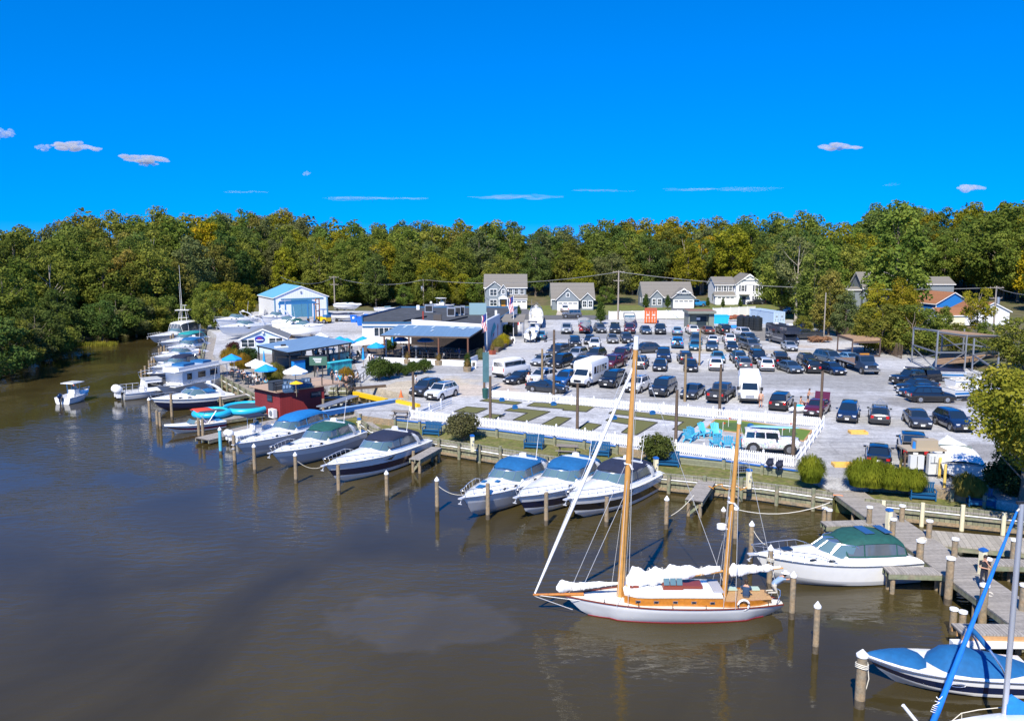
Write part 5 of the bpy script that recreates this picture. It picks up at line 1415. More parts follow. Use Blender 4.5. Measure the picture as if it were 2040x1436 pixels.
def ketch():
 a,b_=PY(1127,1187,YK),PY(1557,1199,YK)
 x0,x1=a.x,b_.x
 L_=x1-x0;zb_,zs_=a.z,b_.z
 r=root('ketch','white wooden two-masted ketch with varnished cabin and furled white sails','sailing boat',(x1,YK,0),math.pi,'boats moored in the marina')
 N_=22;rows=[]
 for i in range(N_+1):
  t=i/N_
  if t<.5:b=1.55*(1-((.5-t)/.5)**2.2*.80)
  else:b=1.55*max(.015,1-((t-.5)/.5)**2.0)
  zs=.92+(zs_-.92)*max(0,(.55-t)/.55)**2+(zb_-.92)*max(0,(t-.3)/.7)**2
  zk=-.5 if .16<t<.85 else(-.5+(zs_-.1+.5)*((.16-t)/.16)**1.3*.8 if t<=.16 else-.5+(zb_*.5)*((t-.85)/.15)**1.6)
  pts=[(L_*t-1.15*max(0,(t-.75)/.25),0,zk)]
  for f in(.25,.5,.62,.8,.93,1):
   z=zk+(zs-zk)*f;w=b*min(1,(f*1.05)**(.42 if .15<t<.8 else .75));pts.append((L_*t-(1-f)*1.0*max(0,(t-.75)/.25),w,z))
  rows.append(pts)
 info=[(i/N_,rows[i][-1][1],rows[i][-1][2])for i in range(N_+1)]
 full=[[(x,-y,z)for x,y,z in p[::-1]]+p[1:]for p in rows]
 m_=MB();m_.grid(full,0,flip=True);m_.add(full[0],[tuple(range(len(full[0])))]);part(m_,'hull',m_gel,r,60)
 m_=MB()
 for s in(-1,1):m_.tube([(p[-1][0],s*(p[-1][1]+.01),p[-1][2]+.02)for p in rows],.04,5)
 part(m_,'rub_rail',mat("dark_varnish",(.16,.035,.02),.35),r,60)
 m_=MB()
 for s in(-1,1):
  ln_=[]
  for p in rows[2:-1]:
   zz=[q[2]for q in p];xx=float(np.interp(.04,zz,[q[0]for q in p]));yy=float(np.interp(.04,zz,[q[1]for q in p]));ln_.append((xx,s*(yy+.005),.03))
  m_.tube(ln_,.028,5)
 part(m_,'boot_stripe',mat("dark_red_stripe",(.20,.012,.02),.4),r,60)
 g=[[(L_*t,s*b,z-.03+.07*(1-s*s))for s in(-1,-.5,0,.5,1)]for t,b,z in info]
 m_=MB();m_.grid(g);part(m_,'deck',m_dk,r,40)
 LX=lambda px:x1-PY(px,1185,YK).x
 def ring(xa,wa,z0_,z1_):
  return
 ts=np.linspace(LX(1430),LX(1240),9)
 cs,ct=MB(),MB();rowsS=[];topR=[]
 for k,x in enumerate(ts):
  b,z=shb(info,x/L_);w=min(b-.28,1.12)*(1 if k<8 else .8);zc=z+.50-.06*k/8
  rowsS.append([(x,-w,z-.05),(x,-w*.97,zc),(x,w*.97,zc),(x,w,z-.05)]);topR.append([(x,s*w*1.02,zc+.01+.12*(1-s*s))for s in(-1,-.6,-.2,.2,.6,1)])
 for e in(0,2):
  cs.grid([[q[e],q[e+1]]for q in rowsS],flip=(e==2))
 cs.add(rowsS[-1],[(0,1,2,3)]);cs.add(rowsS[0],[(3,2,1,0)])
 part(cs,'cabin_side',m_varn,r,30);ct.grid(topR);ct.grid([[(x,y,z-.05)for x,y,z in q]for q in topR],flip=True);part(ct,'cabin_top',m_gel,r,40)
 for s in(-1,1):
  for px in(1265,1300,1337,1373,1409):
   x=LX(px);b,z=shb(info,x/L_);w=min(b-.28,1.12);m_=MB()
   m_.box((x,s*(w*.985+.01),z+.20),(.25,.03,.13));m_.box((x,s*(w*.985+.025),z+.20),(.17,.03,.08),mi=1);part(m_,'porthole',[m_rail,m_dark],r)
 zt=.92+.62
 m_=MB();m_.box((LX(1262),0,zt+.02),(.45,.55,.14));part(m_,'hatch',mat("mahogany",(.20,.04,.02),.35),r)
 m_=MB();m_.box((LX(1337),.05,zt+.06),(1.0,.9,.2));m_.box((LX(1376),0,zt+.06),(1.0,.85,.12));sk_=part(m_,'skylight',mat("mahogany"),r)
 m_=MB()
 for k in range(3):m_.box((LX(1337)+.32*(k-1),.38,zt+.34),(.28,.03,.34),rx=.5)
 part(m_,'skylight_pane',m_shield,sk_)
 m_=MB();m_.box((LX(1424),0,zt-.05),(.5,1.5,.1));part(m_,'sliding_hatch',mat("canvas_grey",(.35,.35,.38),.8),r)
 m_=MB();xa,xb=LX(1430),LX(1532)
 pa=[]
 for k in range(9):
  x=xa+(xb-xa)*k/8;b,z=shb(info,x/L_);w=min(1.1,b-.2)*(1 if k<7 else(.9 if k==7 else .7));pa.append((x,w,z))
 for s in(-1,1):m_.grid([[(x,s*w,z),(x,s*(w+.02),z+.30),(x,s*(w-.05),z+.30),(x,s*(w-.05),z-.1)]for x,w,z in pa],flip=s<0)
 x,w,z=pa[-1];m_.box((x,0,z+.12),(.08,w*2,.34));part(m_,'coaming',m_varn,r,30)
 m_=MB();m_.add([(xa,-.9,.98),(xa,.9,.98),(xb,.6,1.0),(xb,-.6,1.0)],[(0,1,2,3)]);m_.xf(Matrix.Translation((0,0,.05)));part(m_,'cockpit_sole',mat("teak_sole",(.45,.27,.12),.6,0,.15,4),r)
 m_=MB();m_.box(((xa+xb)/2-.5,-.6,1.12),(.9,.36,.08));m_.box(((xa+xb)/2+.5,-.6,1.12),(.6,.36,.08));part(m_,'cockpit_cushion',mat("sage_cushion",(.38,.50,.42),.8),r)
 tip=PY(1062,1184,YK);m_=MB();m_.cyl((L_-.9,0,zb_+.1),(x1-tip.x,0,tip.z),.10,.06,10,0);part(m_,'bowsprit',m_varn,r,60)
 def mast(pb,pt,rr,tipc,nm):
  A,B_=PY(*pb,YK),PY(*pt,YK);A=Vector((x1-A.x,0,A.z-.1));B_=Vector((x1-B_.x,0,B_.z))
  m_=MB();m_.cyl(A,A.lerp(B_,.985),rr,rr*.66,12,0);m_.cyl(A.lerp(B_,.985),B_+(B_-A)*tipc,rr*.75,rr*.6,10,1);part(m_,nm,[m_mast,m_gel],r,60)
  return A,B_
 MA,MT=mast((1235,1190),(1267,688),.185,.035,'main_mast');ZA,ZT=mast((1442,1190),(1473,838),.145,.04,'mizzen_mast')
 for A,B_,k,h in((MA,MT,.545,1.0),(ZA,ZT,.43+.12,.9)):
  c=A.lerp(B_,k);m_=MB();m_.bar(c+Vector((-.05,-h,.0)),c+Vector((-.05,h,.0)),.10,.05);m_.bar(c+Vector((.12,-.15,.02)),c+Vector((.12,.15,.02)),.2,.04);part(m_,'spreader',m_gel,r)
 c=ZA.lerp(ZT,.40);m_=MB();m_.cyl(c+Vector((.42,0,.05)),c+Vector((.42,0,.25)),.24,.24,14);m_.bar(c,c+Vector((.42,0,.06)),.06,.04);part(m_,'radar_dome',m_white,r,40)
 def furled(p0,p1,r0,nm,seed,boomr=.06,lumps=9,hang=.0,wob=.5):
  rg=random.Random(seed);m_=MB();p0,p1=Vector(p0),Vector(p1);n=96;rws=[]
  for i in range(n+1):
   t=i/n;p=p0.lerp(p1,t);env=r0*(1-.75*t)*(1+wob*noise.noise(Vector((t*lumps,seed,0))))*min(1,t*12+.3)
   rws.append([])
   for j in range(12):
    a=2*math.pi*j/12;q=1+.16*noise.noise(Vector((math.cos(a)*3,math.sin(a)*3+seed,t*lumps*6)))+.35*noise.noise(Vector((math.cos(a)*1.3,math.sin(a)*1.3+seed,t*lumps*1.6)))
    rws[-1].append((p.x,p.y+math.cos(a)*env*.62*q,p.z+env*.35+math.sin(a)*env*1.05*q-hang*env*(1 if math.sin(a)<0 else 0)))
  m_.grid(rws,0,close=True);m_.add(rws[0],[tuple(range(11,-1,-1))]);m_.add(rws[-1],[tuple(range(12))]);part(m_,nm,m_sail,r,70)
  m_=MB()
  for t in(.1,.24,.38,.52,.66,.8):
   p=p0.lerp(p1,t);e_=r0*(1-.75*t);m_.tube([(p.x+.04*math.sin(3*a),p.y+math.cos(a)*e_*.68,p.z+e_*.35+math.sin(a)*e_*(1.02 if math.sin(a)>0 else 1.02+hang))for a in np.linspace(0,6.28,13)],.018,4)
  part(m_,'sail_tie',m_rope,r,60)
 g1=PY(1247,1166,YK);g2=PY(1440,1137,YK);zb1=(x1-g1.x,0,g1.z);zb2=(x1-g2.x,0,g2.z)
 m_=MB();m_.cyl((zb1[0],0,zb1[2]+.02),zb2,.075,.065,8);part(m_,'main_boom',m_mast,r,60)
 furled((zb1[0],0,zb1[2]+.22),(zb2[0]+.15,0,zb2[2]+.08),.5,'furled_mainsail',3,lumps=7,hang=.3,wob=.8)
 g1=PY(1450,1142,YK);g2=PY(1560,1131,YK)
 m_=MB();m_.cyl((x1-g1.x,0,g1.z),(x1-g2.x,0,g2.z),.055,.045,8);part(m_,'mizzen_boom',m_mast,r,60)
 furled((x1-g1.x-.05,0,g1.z+.12),(x1-g2.x+.15,0,g2.z+.02),.27,'furled_mizzen',7,lumps=6,hang=.5,wob=.7)
 g1=PY(1108,1170,YK);g2=PY(1232,1163,YK)
 furled((x1-g1.x,0,g1.z-.05),(x1-g2.x,0,g2.z+.03),.24,'furled_staysail',12,lumps=5,hang=.3,wob=.5)
 tp=Vector((x1-tip.x-.1,0,tip.z+.08));m_=MB();e=MA.lerp(MT,.93);n=14
 m_.tube([tp.lerp(e,k/n)for k in range(n+1)],[.05+.045*math.sin(math.pi*min(1,k/n*1.02))for k in range(n+1)],8);part(m_,'furled_jib',m_sail,r,60)
 m_=MB();wr=.013
 bb,zz=shb(info,MA.x/L_);b2,z2=shb(info,ZA.x/L_)
 c1=MA.lerp(MT,.545);c2=ZA.lerp(ZT,.55)
 for s in(-1,1):
  m_.tube([(MA.x-.25,s*bb,zz),c1+Vector((-.05,s*1.0,0)),MT],wr,4);m_.cyl((MA.x+.3,s*bb,zz),c1,wr,n=4)
  m_.tube([(ZA.x-.25,s*b2,z2),c2+Vector((-.05,s*.9,0)),ZT],wr,4);m_.cyl((ZA.x+.35,s*b2,z2),c2,wr,n=4)
 m_.cyl(tp+Vector((0,0,.1)),MT,wr,n=4);m_.cyl((L_-.1,0,zb_),c1+Vector((0,0,.3)),wr,n=4);m_.cyl((.1,0,zs_),ZT,wr,n=4);m_.cyl((x1-tip.x,0,tip.z-.05),(L_-.35,0,.25),.02,n=4);m_.cyl(MT,ZA.lerp(ZT,.1)+Vector((.1,0,0)),wr,n=4)
 for s in(-1,1):m_.cyl((x1-tip.x,0,tip.z),(L_-.8,s*.35,zb_-.1),.015,n=4)
 q=PY(1160,1160,YK);m_.tube([MA.lerp(MT,.42)+Vector((.1,0,0)),(x1-q.x-.1,.1,q.z)],wr,4)
 m_.cyl(MA.lerp(MT,.9)+Vector((-.2,0,0)),(MA.x-.25,0,1.5),.01,n=4);m_.cyl(ZA.lerp(ZT,.9)+Vector((.2,0,0)),(ZA.x+.22,0,1.5),.01,n=4)
 part(m_,'rigging',mat("rigging_wire",(.62,.62,.62),.4,.3),r,60)
 m_=MB();pts=[]
 for k in range(6):
  t=.08+.15*k;b,z=shb(info,t)
  for s in(-1,1):m_.cyl((L_*t,s*b*.96,z),(L_*t,s*b*.96,z+.22),.02,n=4)
 part(m_,'cleats',m_trim,r)
 m_=MB();m_.sph((LX(1188),-.1,zb_-.15),(.35,.22,.12),9,5);part(m_,'deck_bundle',mat("slate_cloth",(.10,.11,.14),.8),r,60)
 m_=MB();x=LX(1470);b,z=shb(info,x/L_)
 m_.tube([(x+.27*math.cos(a),b+.02-.08,z+.17+.25*math.sin(a))for a in np.linspace(0,2*math.pi,17)],.06,6);part(m_,'life_ring',m_gel,r,60)
 m_=MB();x=LX(1540);m_.tube([(x,-.5,zs_),(x-.2,-.5,zs_+.6),(x-.35,0,zs_+.62),(x-.2,.5,zs_+.6),(x,.5,zs_)],.025,5);part(m_,'pushpit',m_rail,r,60)
 return r,info,L_,x1
KET,KINFO,KL,KX1=ketch()
def sloop():
 YS=29.8
 mb0,mt0=PY(2002,1412,YS),PY(2036,1003,YS);bowp=None
 r=root('sloop','sailing boat with blue sail covers cut off by the lower right corner','sailing boat',(mb0.x+5.4,YS-1.0,0),math.pi+.02,'boats moored in the marina')
 M=r.matrix_basis if False else(Matrix.Translation(r.location)@Matrix.Rotation(r.rotation_euler.z,4,'Z'));MI=M.inverted()
 rows,info=add_hull(r,9.0,3.0,1.0,m_gel,m_cvbr,m_gel,.3,fine=2.0)
 m_=MB();m_.grid([[(9.0*t,s*b,z+.02+.25*(1-s*s)*(.2<t<.7))for s in(-1,-.6,0,.6,1)]for t,b,z in info]);part(m_,'deck',m_gel,r,40)
 A,B_=MI@mb0,MI@mt0
 m_=MB();m_.cyl((A.x,A.y,1.0),B_,.105,.095,10);m_.box(B_+Vector((0,0,.04)),(.4,.1,.1),mi=1);part(m_,'mast',[mat("silver_mast",(.52,.53,.56),.35,.5),m_trim],r,60)
 j0,j1=MI@PY(1846,1470,YS),MI@PY(2026,1018,YS);n=24
 m_=MB();m_.tube([j0.lerp(j1,k/n)for k in range(n+1)],[.13-.085*k/n+.008*math.sin(k*2.3)for k in range(n+1)],10);fj=part(m_,'furled_jib',mat("azure_canvas",(.005,.17,.62),.7,0,.1,2),r,60)
 m_=MB();ja,jb=j1,B_;m_.cyl(ja,ja.lerp(jb,1)+Vector((0,0,-.1)),.03,n=6);part(m_,'forestay',m_rope,r)
 d=(j1-j0).normalized();side=d.cross(Vector((0,1,0))if False else(MI.to_3x3()@Vector((0,-1,0)))).normalized();toc=(MI.to_3x3()@Vector((0,-1,.25))).normalized()
 letters=[(1868,1388,[((-.9,.1),(0,-.5)),((0,-.5),(.9,.8))]),(1863,1400,[((-.8,.8),(.8,.8)),((.8,.8),(-.8,-.8)),((-.8,-.8),(.8,-.8))]),(1858,1412,[((-.9,.8),(.9,.5)),((-.9,.1),(.9,-.1)),((-.9,-.6),(.9,-.8))])]
 m_=MB()
 for px,py,segs in letters:
  c=MI@PY(px,py,YS)
  for(u0,v0),(u1,v1)in segs:
   q=[]
   for k in range(5):
    uu,vv=u0+(u1-u0)*k/4,v0+(v1-v0)*k/4;an=uu*1.0;q.append(c+side*math.sin(an)*.13+toc*math.cos(an)*.13+d*vv*.12)
   m_.tube(q,.014,4)
 part(m_,'lettering',m_gel,fj)
 m_=MB();g1,g2=MI@PY(2003,1398,YS),MI@PY(2120,1425,YS);rws=[]
 for k in range(11):
  t=k/10;p=g1.lerp(g2,t);rr_=.5*(1-t)**3+.22;rws.append([(p.x,p.y+math.cos(a)*.16,p.z-.35*(t<.05)+math.sin(a)*rr_*(1 if math.sin(a)>0 else .9)-.2)for a in np.linspace(0,2*math.pi,10,endpoint=False)])
 m_.grid(rws,0,close=True);m_.add(rws[0],[tuple(range(9,-1,-1))]);part(m_,'boom_cover',mat("azure_canvas"),r,50)
 m_=MB();s0,s1=MI@PY(1799,1404,YS),MI@PY(1836,1450,YS);m_.cyl(s0,s1,.07,.08,8);part(m_,'anchor_roller_pole',m_gel,r,60)
 m_=MB();q=[MI@PY(x,y,YS+.6)for x,y in((1885,1445),(1915,1420),(1950,1413),(2060,1402),(2150,1398))];m_.tube(q,.02,5)
 for x,y in((1916,1420),(2020,1405)):m_.cyl(MI@PY(x,y,YS+.6),MI@PY(x,y+40,YS+.6),.018,n=4)
 part(m_,'life_line',m_rope,r,60)
 return r
sloop()
# ---------------------------------------------------------------- buildings
m_sid_g=stripes("grey_siding",(.20,.235,.27),(.10,.12,.14),2,5,.14,.7,var=.03)
m_sid_w=stripes("white_siding",(.72,.74,.76),(.45,.47,.5),2,5,.12,.7,var=.02)
m_sid_b=stripes("blue_siding",(.012,.17,.50),(.01,.08,.25),2,5,.12,.7,var=.03)
m_sid_lb=stripes("pale_blue_siding",(.50,.62,.72),(.32,.42,.5),2,5,.12,.7,var=.02)
m_shing=stripes("taupe_shingles",(.19,.175,.155),(.13,.12,.105),2,7,.2,.95,var=.1)
m_shing_b=stripes("brown_shingles",(.28,.12,.055),(.17,.07,.03),2,7,.2,.95,var=.1)
m_trimw=mat("white_trim",(.80,.80,.80),.5)
m_win=mat("window_glass",(.03,.045,.06),.06,coat=1)
m_stucco=mat("white_stucco",(.74,.75,.77),.9,0,.05,.6)
m_roofd=mat("dark_roofing",(.045,.05,.055),.9,0,.3,.35,tint=(.06,.065,.075))
def window(r,c,u,w,h,m=m_trimw,shut=None,grid=True):
 """c centre on the wall, u along the wall, faces n = u x z"""
 u=Vector(u).normalized();n=u.cross(Vector((0,0,1)));rz=math.atan2(u.y,u.x);c=Vector(c)
 f=MB();f.box(c+n*.04,(w+.24,.08,h+.24),rz);fo=part(f,'window',m,r)
 p=MB()
 if grid:
  for sx in(-1,1):
   for sz in(-1,1):p.box(c+u*sx*w*.255+Vector((0,0,sz*h*.255))+n*.085,(w*.46,.02,h*.46),rz)
 else:p.box(c+n*.085,(w,.02,h),rz)
 part(p,'pane',m_win,fo)
 if shut:
  for sx in(-1,1):
   p=MB();p.box(c+u*sx*(w/2+.38)+n*.04,(.36,.07,h+.1),rz);part(p,'shutter',shut,r)
def gable(name,label,F0,ux,W_,D_,eave,ridge,wall,roof,ridge_along='x',oh=.35,cat='house',zb=1.62):
 """box house: F0 front left corner, ux unit vector along the front, depth behind"""
 F0=Vector((F0[0],F0[1],zb));ux=Vector((ux[0],ux[1],0)).normalized()
 r=root(name,label,cat,F0,math.atan2(ux.y,ux.x))
 body(r,0,0,W_,D_,eave,ridge,wall,roof,ridge_along,oh)
 return r
def body(r,x0,y0,W_,D_,eave,ridge,wall,roof,al='x',oh=.35,z0=0,frontgable=False,nm='wall'):
 m_=MB();x1,y1=x0+W_,y0+D_
 if al=='x':
  ym=(y0+y1)/2
  m_.add([(x0,y0,z0),(x1,y0,z0),(x1,y1,z0),(x0,y1,z0),(x0,y0,eave),(x1,y0,eave),(x1,y1,eave),(x0,y1,eave),(x0,ym,ridge-.08),(x1,ym,ridge-.08)],
    [(0,1,5,4),(1,2,6,9,5),(2,3,7,6),(3,0,4,8,7)])
  part(m_,nm,wall,r)
  m_=MB();sl=(ridge-eave)/(D_/2);ze=eave-oh*sl
  m_.add([(x0-oh,y0-oh,ze),(x1+oh,y0-oh,ze),(x1+oh,ym,ridge),(x0-oh,ym,ridge),(x1+oh,y1+oh,ze),(x0-oh,y1+oh,ze)],[(0,1,2,3),(3,2,4,5)])
  m_.add([(x0-oh,y0-oh,ze-.18),(x1+oh,y0-oh,ze-.18),(x1+oh,ym,ridge-.18),(x0-oh,ym,ridge-.18),(x1+oh,y1+oh,ze-.18),(x0-oh,y1+oh,ze-.18)],[(3,2,1,0),(5,4,2,3)],1)
  a=[(x0-oh,y0-oh,ze),(x0-oh,ym,ridge),(x0-oh,y1+oh,ze)];b=[(x1+oh,y0-oh,ze),(x1+oh,ym,ridge),(x1+oh,y1+oh,ze)]
  for p,q in((a[0],a[1]),(a[1],a[2]),(b[1],b[0]),(b[2],b[1]),(b[0],a[0])):m_.add([p,q,(q[0],q[1],q[2]-.18),(p[0],p[1],p[2]-.18)],[(0,1,2,3)],1)
 else:
  xm=(x0+x1)/2
  m_.add([(x0,y0,z0),(x1,y0,z0),(x1,y1,z0),(x0,y1,z0),(x0,y0,eave),(x1,y0,eave),(x1,y1,eave),(x0,y1,eave),(xm,y0,ridge-.08),(xm,y1,ridge-.08)],
    [(0,1,5,8,4),(1,2,6,5),(2,3,7,9,6),(3,0,4,7)])
  part(m_,nm,wall,r)
  m_=MB();sl=(ridge-eave)/(W_/2);ze=eave-oh*sl
  m_.add([(x0-oh,y0-oh,ze),(xm,y0-oh,ridge),(xm,y1+oh,ridge),(x0-oh,y1+oh,ze),(x1+oh,y0-oh,ze),(x1+oh,y1+oh,ze)],[(0,1,2,3),(1,4,5,2)])
  m_.add([(x0-oh,y0-oh,ze-.18),(xm,y0-oh,ridge-.18),(xm,y1+oh,ridge-.18),(x0-oh,y1+oh,ze-.18),(x1+oh,y0-oh,ze-.18),(x1+oh,y1+oh,ze-.18)],[(3,2,1,0),(2,5,4,1)],1)
  for p,q in(((x0-oh,y0-oh,ze),(xm,y0-oh,ridge)),((xm,y0-oh,ridge),(x1+oh,y0-oh,ze)),((x0-oh,y1+oh,ze),(x0-oh,y0-oh,ze)),((x1+oh,y0-oh,ze),(x1+oh,y1+oh,ze))):m_.add([p,(p[0],p[1],p[2]-.18),(q[0],q[1],q[2]-.18),q],[(0,1,2,3)],1)
 part(m_,'roof',[roof,m_trimw],r)
def garage(r,x,y,w=4.9,h=2.15,cols=4):
 m_=MB();m_.box((x,y-.03,h/2),(w+.3,.08,h+.15));m_.box((x,y-.08,h/2),(w,.04,h));g_=part(m_,'garage_door',m_trimw,r)
 m_=MB()
 for k in range(4):m_.box((x-w*.375+k*w*.25,y-.105,h*.86),(w*.2,.02,.28))
 part(m_,'door_window',m_win,g_)
 m_=MB()
 for z in(.25,.5,.75):m_.box((x,y-.102,h*z*.95),(w,.008,.03))
 part(m_,'panel_seam',mat("grey_seam",(.4,.41,.42),.6),g_)
X_=(1,0,0)
s_=17.0/(613-480)
def at_house(x0,y0,x1):a=P(x0,y0,1.62);b=P(x1,y0,1.62);return a,(b-a).length
a,w=at_house(966,615,1048)
r=gable('grey_house','grey two-storey house with white trim and orange front door',a,X_,w,9.5,5.6,8.6,m_sid_g,m_shing)
body(r,.3,-1.0,w*.42,3.5,5.3,7.0,m_sid_g,m_shing,'y');body(r,w*.36,-1.5,w*.18,3.0,5.0,6.3,m_sid_g,m_shing,'y')
body(r,w*.54,-1.2,w*.46,2.6,2.8,3.6,m_sid_g,m_shing,'x')
window(r,(w*.21,-1.0,4.2),X_,1.7,1.5);window(r,(w*.21,-1.0,1.6),X_,1.7,1.5);window(r,(w*.45,-1.5,4.4),X_,.7,1.0)
for x in(.62,.76,.90):window(r,(w*x,0,4.4),X_,.9,1.4)
garage(r,w*.77,-1.2)
m_=MB();m_.box((w*.45,-1.54,1.15),(1.1,.1,2.2));part(m_,'door',mat("orange_door",(.55,.25,.03),.4),r)
m_=MB();m_.box((w*.45,-2.2,2.75),(2.4,1.6,.2));m_.add([(w*.45-1.3,-3.05,2.85),(w*.45+1.3,-3.05,2.85),(w*.45,-3.05,3.6),(w*.45-1.3,-1.5,2.85),(w*.45+1.3,-1.5,2.85),(w*.45,-1.5,3.6)],[(0,1,2),(0,2,5,3),(1,4,5,2)]);part(m_,'porch_roof',m_trimw,r)
for s in(-1,1):m_=MB();m_.box((w*.45+s*1.05,-2.9,1.4),(.18,.18,2.7));part(m_,'porch_post',m_trimw,r)
for y in(2.5,6):window(r,(0,y,4.2),(0,-1,0),.8,1.4)
a,w=at_house(1100,618,1183)
r=gable('grey_house','low grey house with a wide front gable over the garage, second from left',a,X_,w,9.5,3.0,6.6,m_sid_g,m_shing)
body(r,w*.10,-1.8,w*.52,5,3.0,5.6,m_sid_g,m_shing,'y');garage(r,w*.36,-1.8);window(r,(w*.36,-1.8,3.9),X_,.7,.8)
body(r,w*.70,-.6,w*.28,3,3.0,4.4,m_sid_g,m_shing,'y');window(r,(w*.77,-.6,1.6),X_,.9,1.5);window(r,(w*.91,-.6,1.6),X_,.9,1.5)
m_=MB();m_.box((w*.84,-.7,.55),(w*.24,.1,.25));part(m_,'window_box',m_trimw,r)
window(r,(0,3,1.6),(0,-1,0),.6,1.0);window(r,(0,6,1.5),(0,-1,0),.5,1.5)
a,w=at_house(1282,613,1379)
r=gable('grey_house','low grey house with white garage and a carport-like gable, right of the tall pole',a,X_,w,9.5,3.0,6.5,m_sid_g,m_shing)
body(r,w*.13,-1.0,w*.25,3.5,3.0,4.6,m_sid_g,m_shing,'y');window(r,(w*.20,-1.0,1.6),X_,.8,1.5);window(r,(w*.31,-1.0,1.6),X_,.8,1.5)
body(r,w*.56,-2.4,w*.44,5,3.0,5.2,m_sid_g,m_shing,'y');garage(r,w*.78,-2.4)
m_=MB();x=w*.78
for s in(-1,1):m_.bar((x,-2.85,4.9),(x+s*2.0,-2.85,3.9),.1,.16);m_.bar((x+s*.9,-2.85,3.9),(x+s*.55,-2.85,4.5),.1,.12)
m_.bar((x-2.0,-2.85,3.9),(x+2.0,-2.85,3.9),.1,.14);part(m_,'gable_bracket',m_trimw,r)
m_=MB();m_.box((w*.46,-.05,1.1),(1.0,.1,2.1));part(m_,'door',mat("grey_door",(.12,.14,.16),.5),r)
window(r,(0,3,1.7),(0,-1,0),.6,1.0);window(r,(0,6,1.6),(0,-1,0),.6,1.2)
a,w=at_house(1424,606,1515)
r=gable('white_house','white two-storey house with dark blue shutters and white garage',a,X_,w*.42,8.5,5.4,7.3,m_sid_w,m_shing)
body(r,w*.42,-1.4,w*.58,9.5,5.6,8.3,m_sid_w,m_shing,'y')
m_sh=mat("navy_shutter",(.015,.025,.06),.5)
for x in(.09,.21,.33):window(r,(w*x,0,4.3),X_,.75,1.4,shut=None);
for x in(.03,.15,.27,.39):
 m_=MB();m_.box((w*x,-.04,4.3),(.3,.07,1.5));part(m_,'shutter',m_sh,r)
for x in(.57,.87):window(r,(w*x,-1.4,4.4),X_,.8,1.5,shut=m_sh)
window(r,(w*.87,-1.4,1.5),X_,1.0,1.5,shut=m_sh)
body(r,-.2,-1.2,w*.44,2.4,2.7,3.4,m_sid_w,m_shing,'x');garage(r,w*.21,-1.2,4.6)
m_=MB();m_.box((w*.60,-1.45,1.1),(1.0,.1,2.1));part(m_,'door',m_sh,r)
m_=MB();m_.box((w*.60,-2.0,2.7),(2.6,1.3,.15));part(m_,'porch_roof',m_shing,r)
m_=MB();x=w*.71
for s in(-1,1):m_.bar((x,-1.85,8.0),(x+s*2.2,-1.85,6.6),.1,.16)
m_.bar((x-1.6,-1.85,6.9),(x+1.6,-1.85,6.9),.1,.14);part(m_,'gable_bracket',m_trimw,r)
m_=MB();m_.box((-.06,2.5,1.6),(.06,.3,1.4));part(m_,'side_window',m_win,r)
a=PY(1719,607,190);r=gable('grey_house','tall blue-grey house almost hidden by trees right of the motorhome',(a.x,a.y),X_,8,8,7.0,10.2,m_sid_g,m_shing,zb=1.6)
body(r,2.6,-.8,3.2,3,7.4,9.0,m_sid_b,m_shing,'y');window(r,(4.2,-.8,7.3),X_,.9,1.1);body(r,-3.2,.8,3.0,6,6.4,6.9,m_sid_g,m_shing,'x')
for y in(2,5):window(r,(0,y,5.0),(0,-1,0),.8,1.4)
a=P(1863,632,2.2)
r=gable('blue_cottage','bright blue cottage with rust-brown roof in the trees',(a.x,a.y),(1,.25,0),9.0,9.5,3.3,5.6,m_sid_b,m_shing_b,'y',zb=2.0)
window(r,(2.6,0,1.6),X_,1.0,1.3,grid=False)
m_=MB();m_.box((-.0,-.03,1.6),(.16,.1,3.2));part(m_,'corner_trim',m_trimw,r)
a=P(1941,648,2.3)
r=gable('white_garage','white garage with brown roof beside the utility pole',(a.x,a.y),(1,.1,0),7.2,8.0,2.9,4.6,m_trimw,m_shing_b,'y',zb=2.2)
body(r,-6.5,1.0,6.3,4.5,2.2,3.4,m_stucco,m_shing_b,'x')
m_=MB();m_.box((-3.2,.95,1.0),(3.6,.08,1.9));part(m_,'cream_door',m_cream,r)
a=PY(1830,560,215);gable('distant_house','grey roof showing between the trees above the blue cottage',(a.x,a.y),X_,9,7,6.4,8.0,m_sid_g,m_shing,zb=1.7)
c0,c1,c2=P(546,634,LOT),P(654,629,LOT),PY(497,610,197)
u=(c1-c0);W_=u.length;u.normalize()
m_met=stripes("white_metal_wall",(.70,.73,.80),(.5,.53,.6),0,2.2,.08,.5,var=.03)
m_metb=stripes("blue_metal_roof",(.15,.42,.62),(.09,.28,.45),1,1.6,.07,.35,var=.03)
r=gable('warehouse','white metal boat warehouse with pale blue roof and blue sliding doors',c0,u,W_,12.5,4.6,7.0,m_met,m_metb,'y',oh=.25,cat='warehouse',zb=LOT)
m_db=mat("steel_blue_door",(.07,.22,.34),.5,0,.08,1)
for k,x in enumerate((.41,.60)):
 m_=MB();m_.box((W_*x,-.06,2.0),(W_*.185,.1,4.0));part(m_,'sliding_door',m_db,r)
m_=MB();m_.box((W_*.52,-.1,4.15),(W_*.78,.1,.22));part(m_,'door_track',m_db,r)
for x in(.02,.98):m_=MB();m_.box((W_*x,-.05,2.3),(.22,.12,4.6));part(m_,'corner_trim',m_db,r)
m_=MB();m_.box((W_*.5,-.08,5.6),(.35,.2,.5));part(m_,'gable_light',m_steel,r)
RA,RB=P(723,683,LOT),P(968,698,LOT)
def quadz(pts,z):return[(p[0],p[1],z)for p in pts]
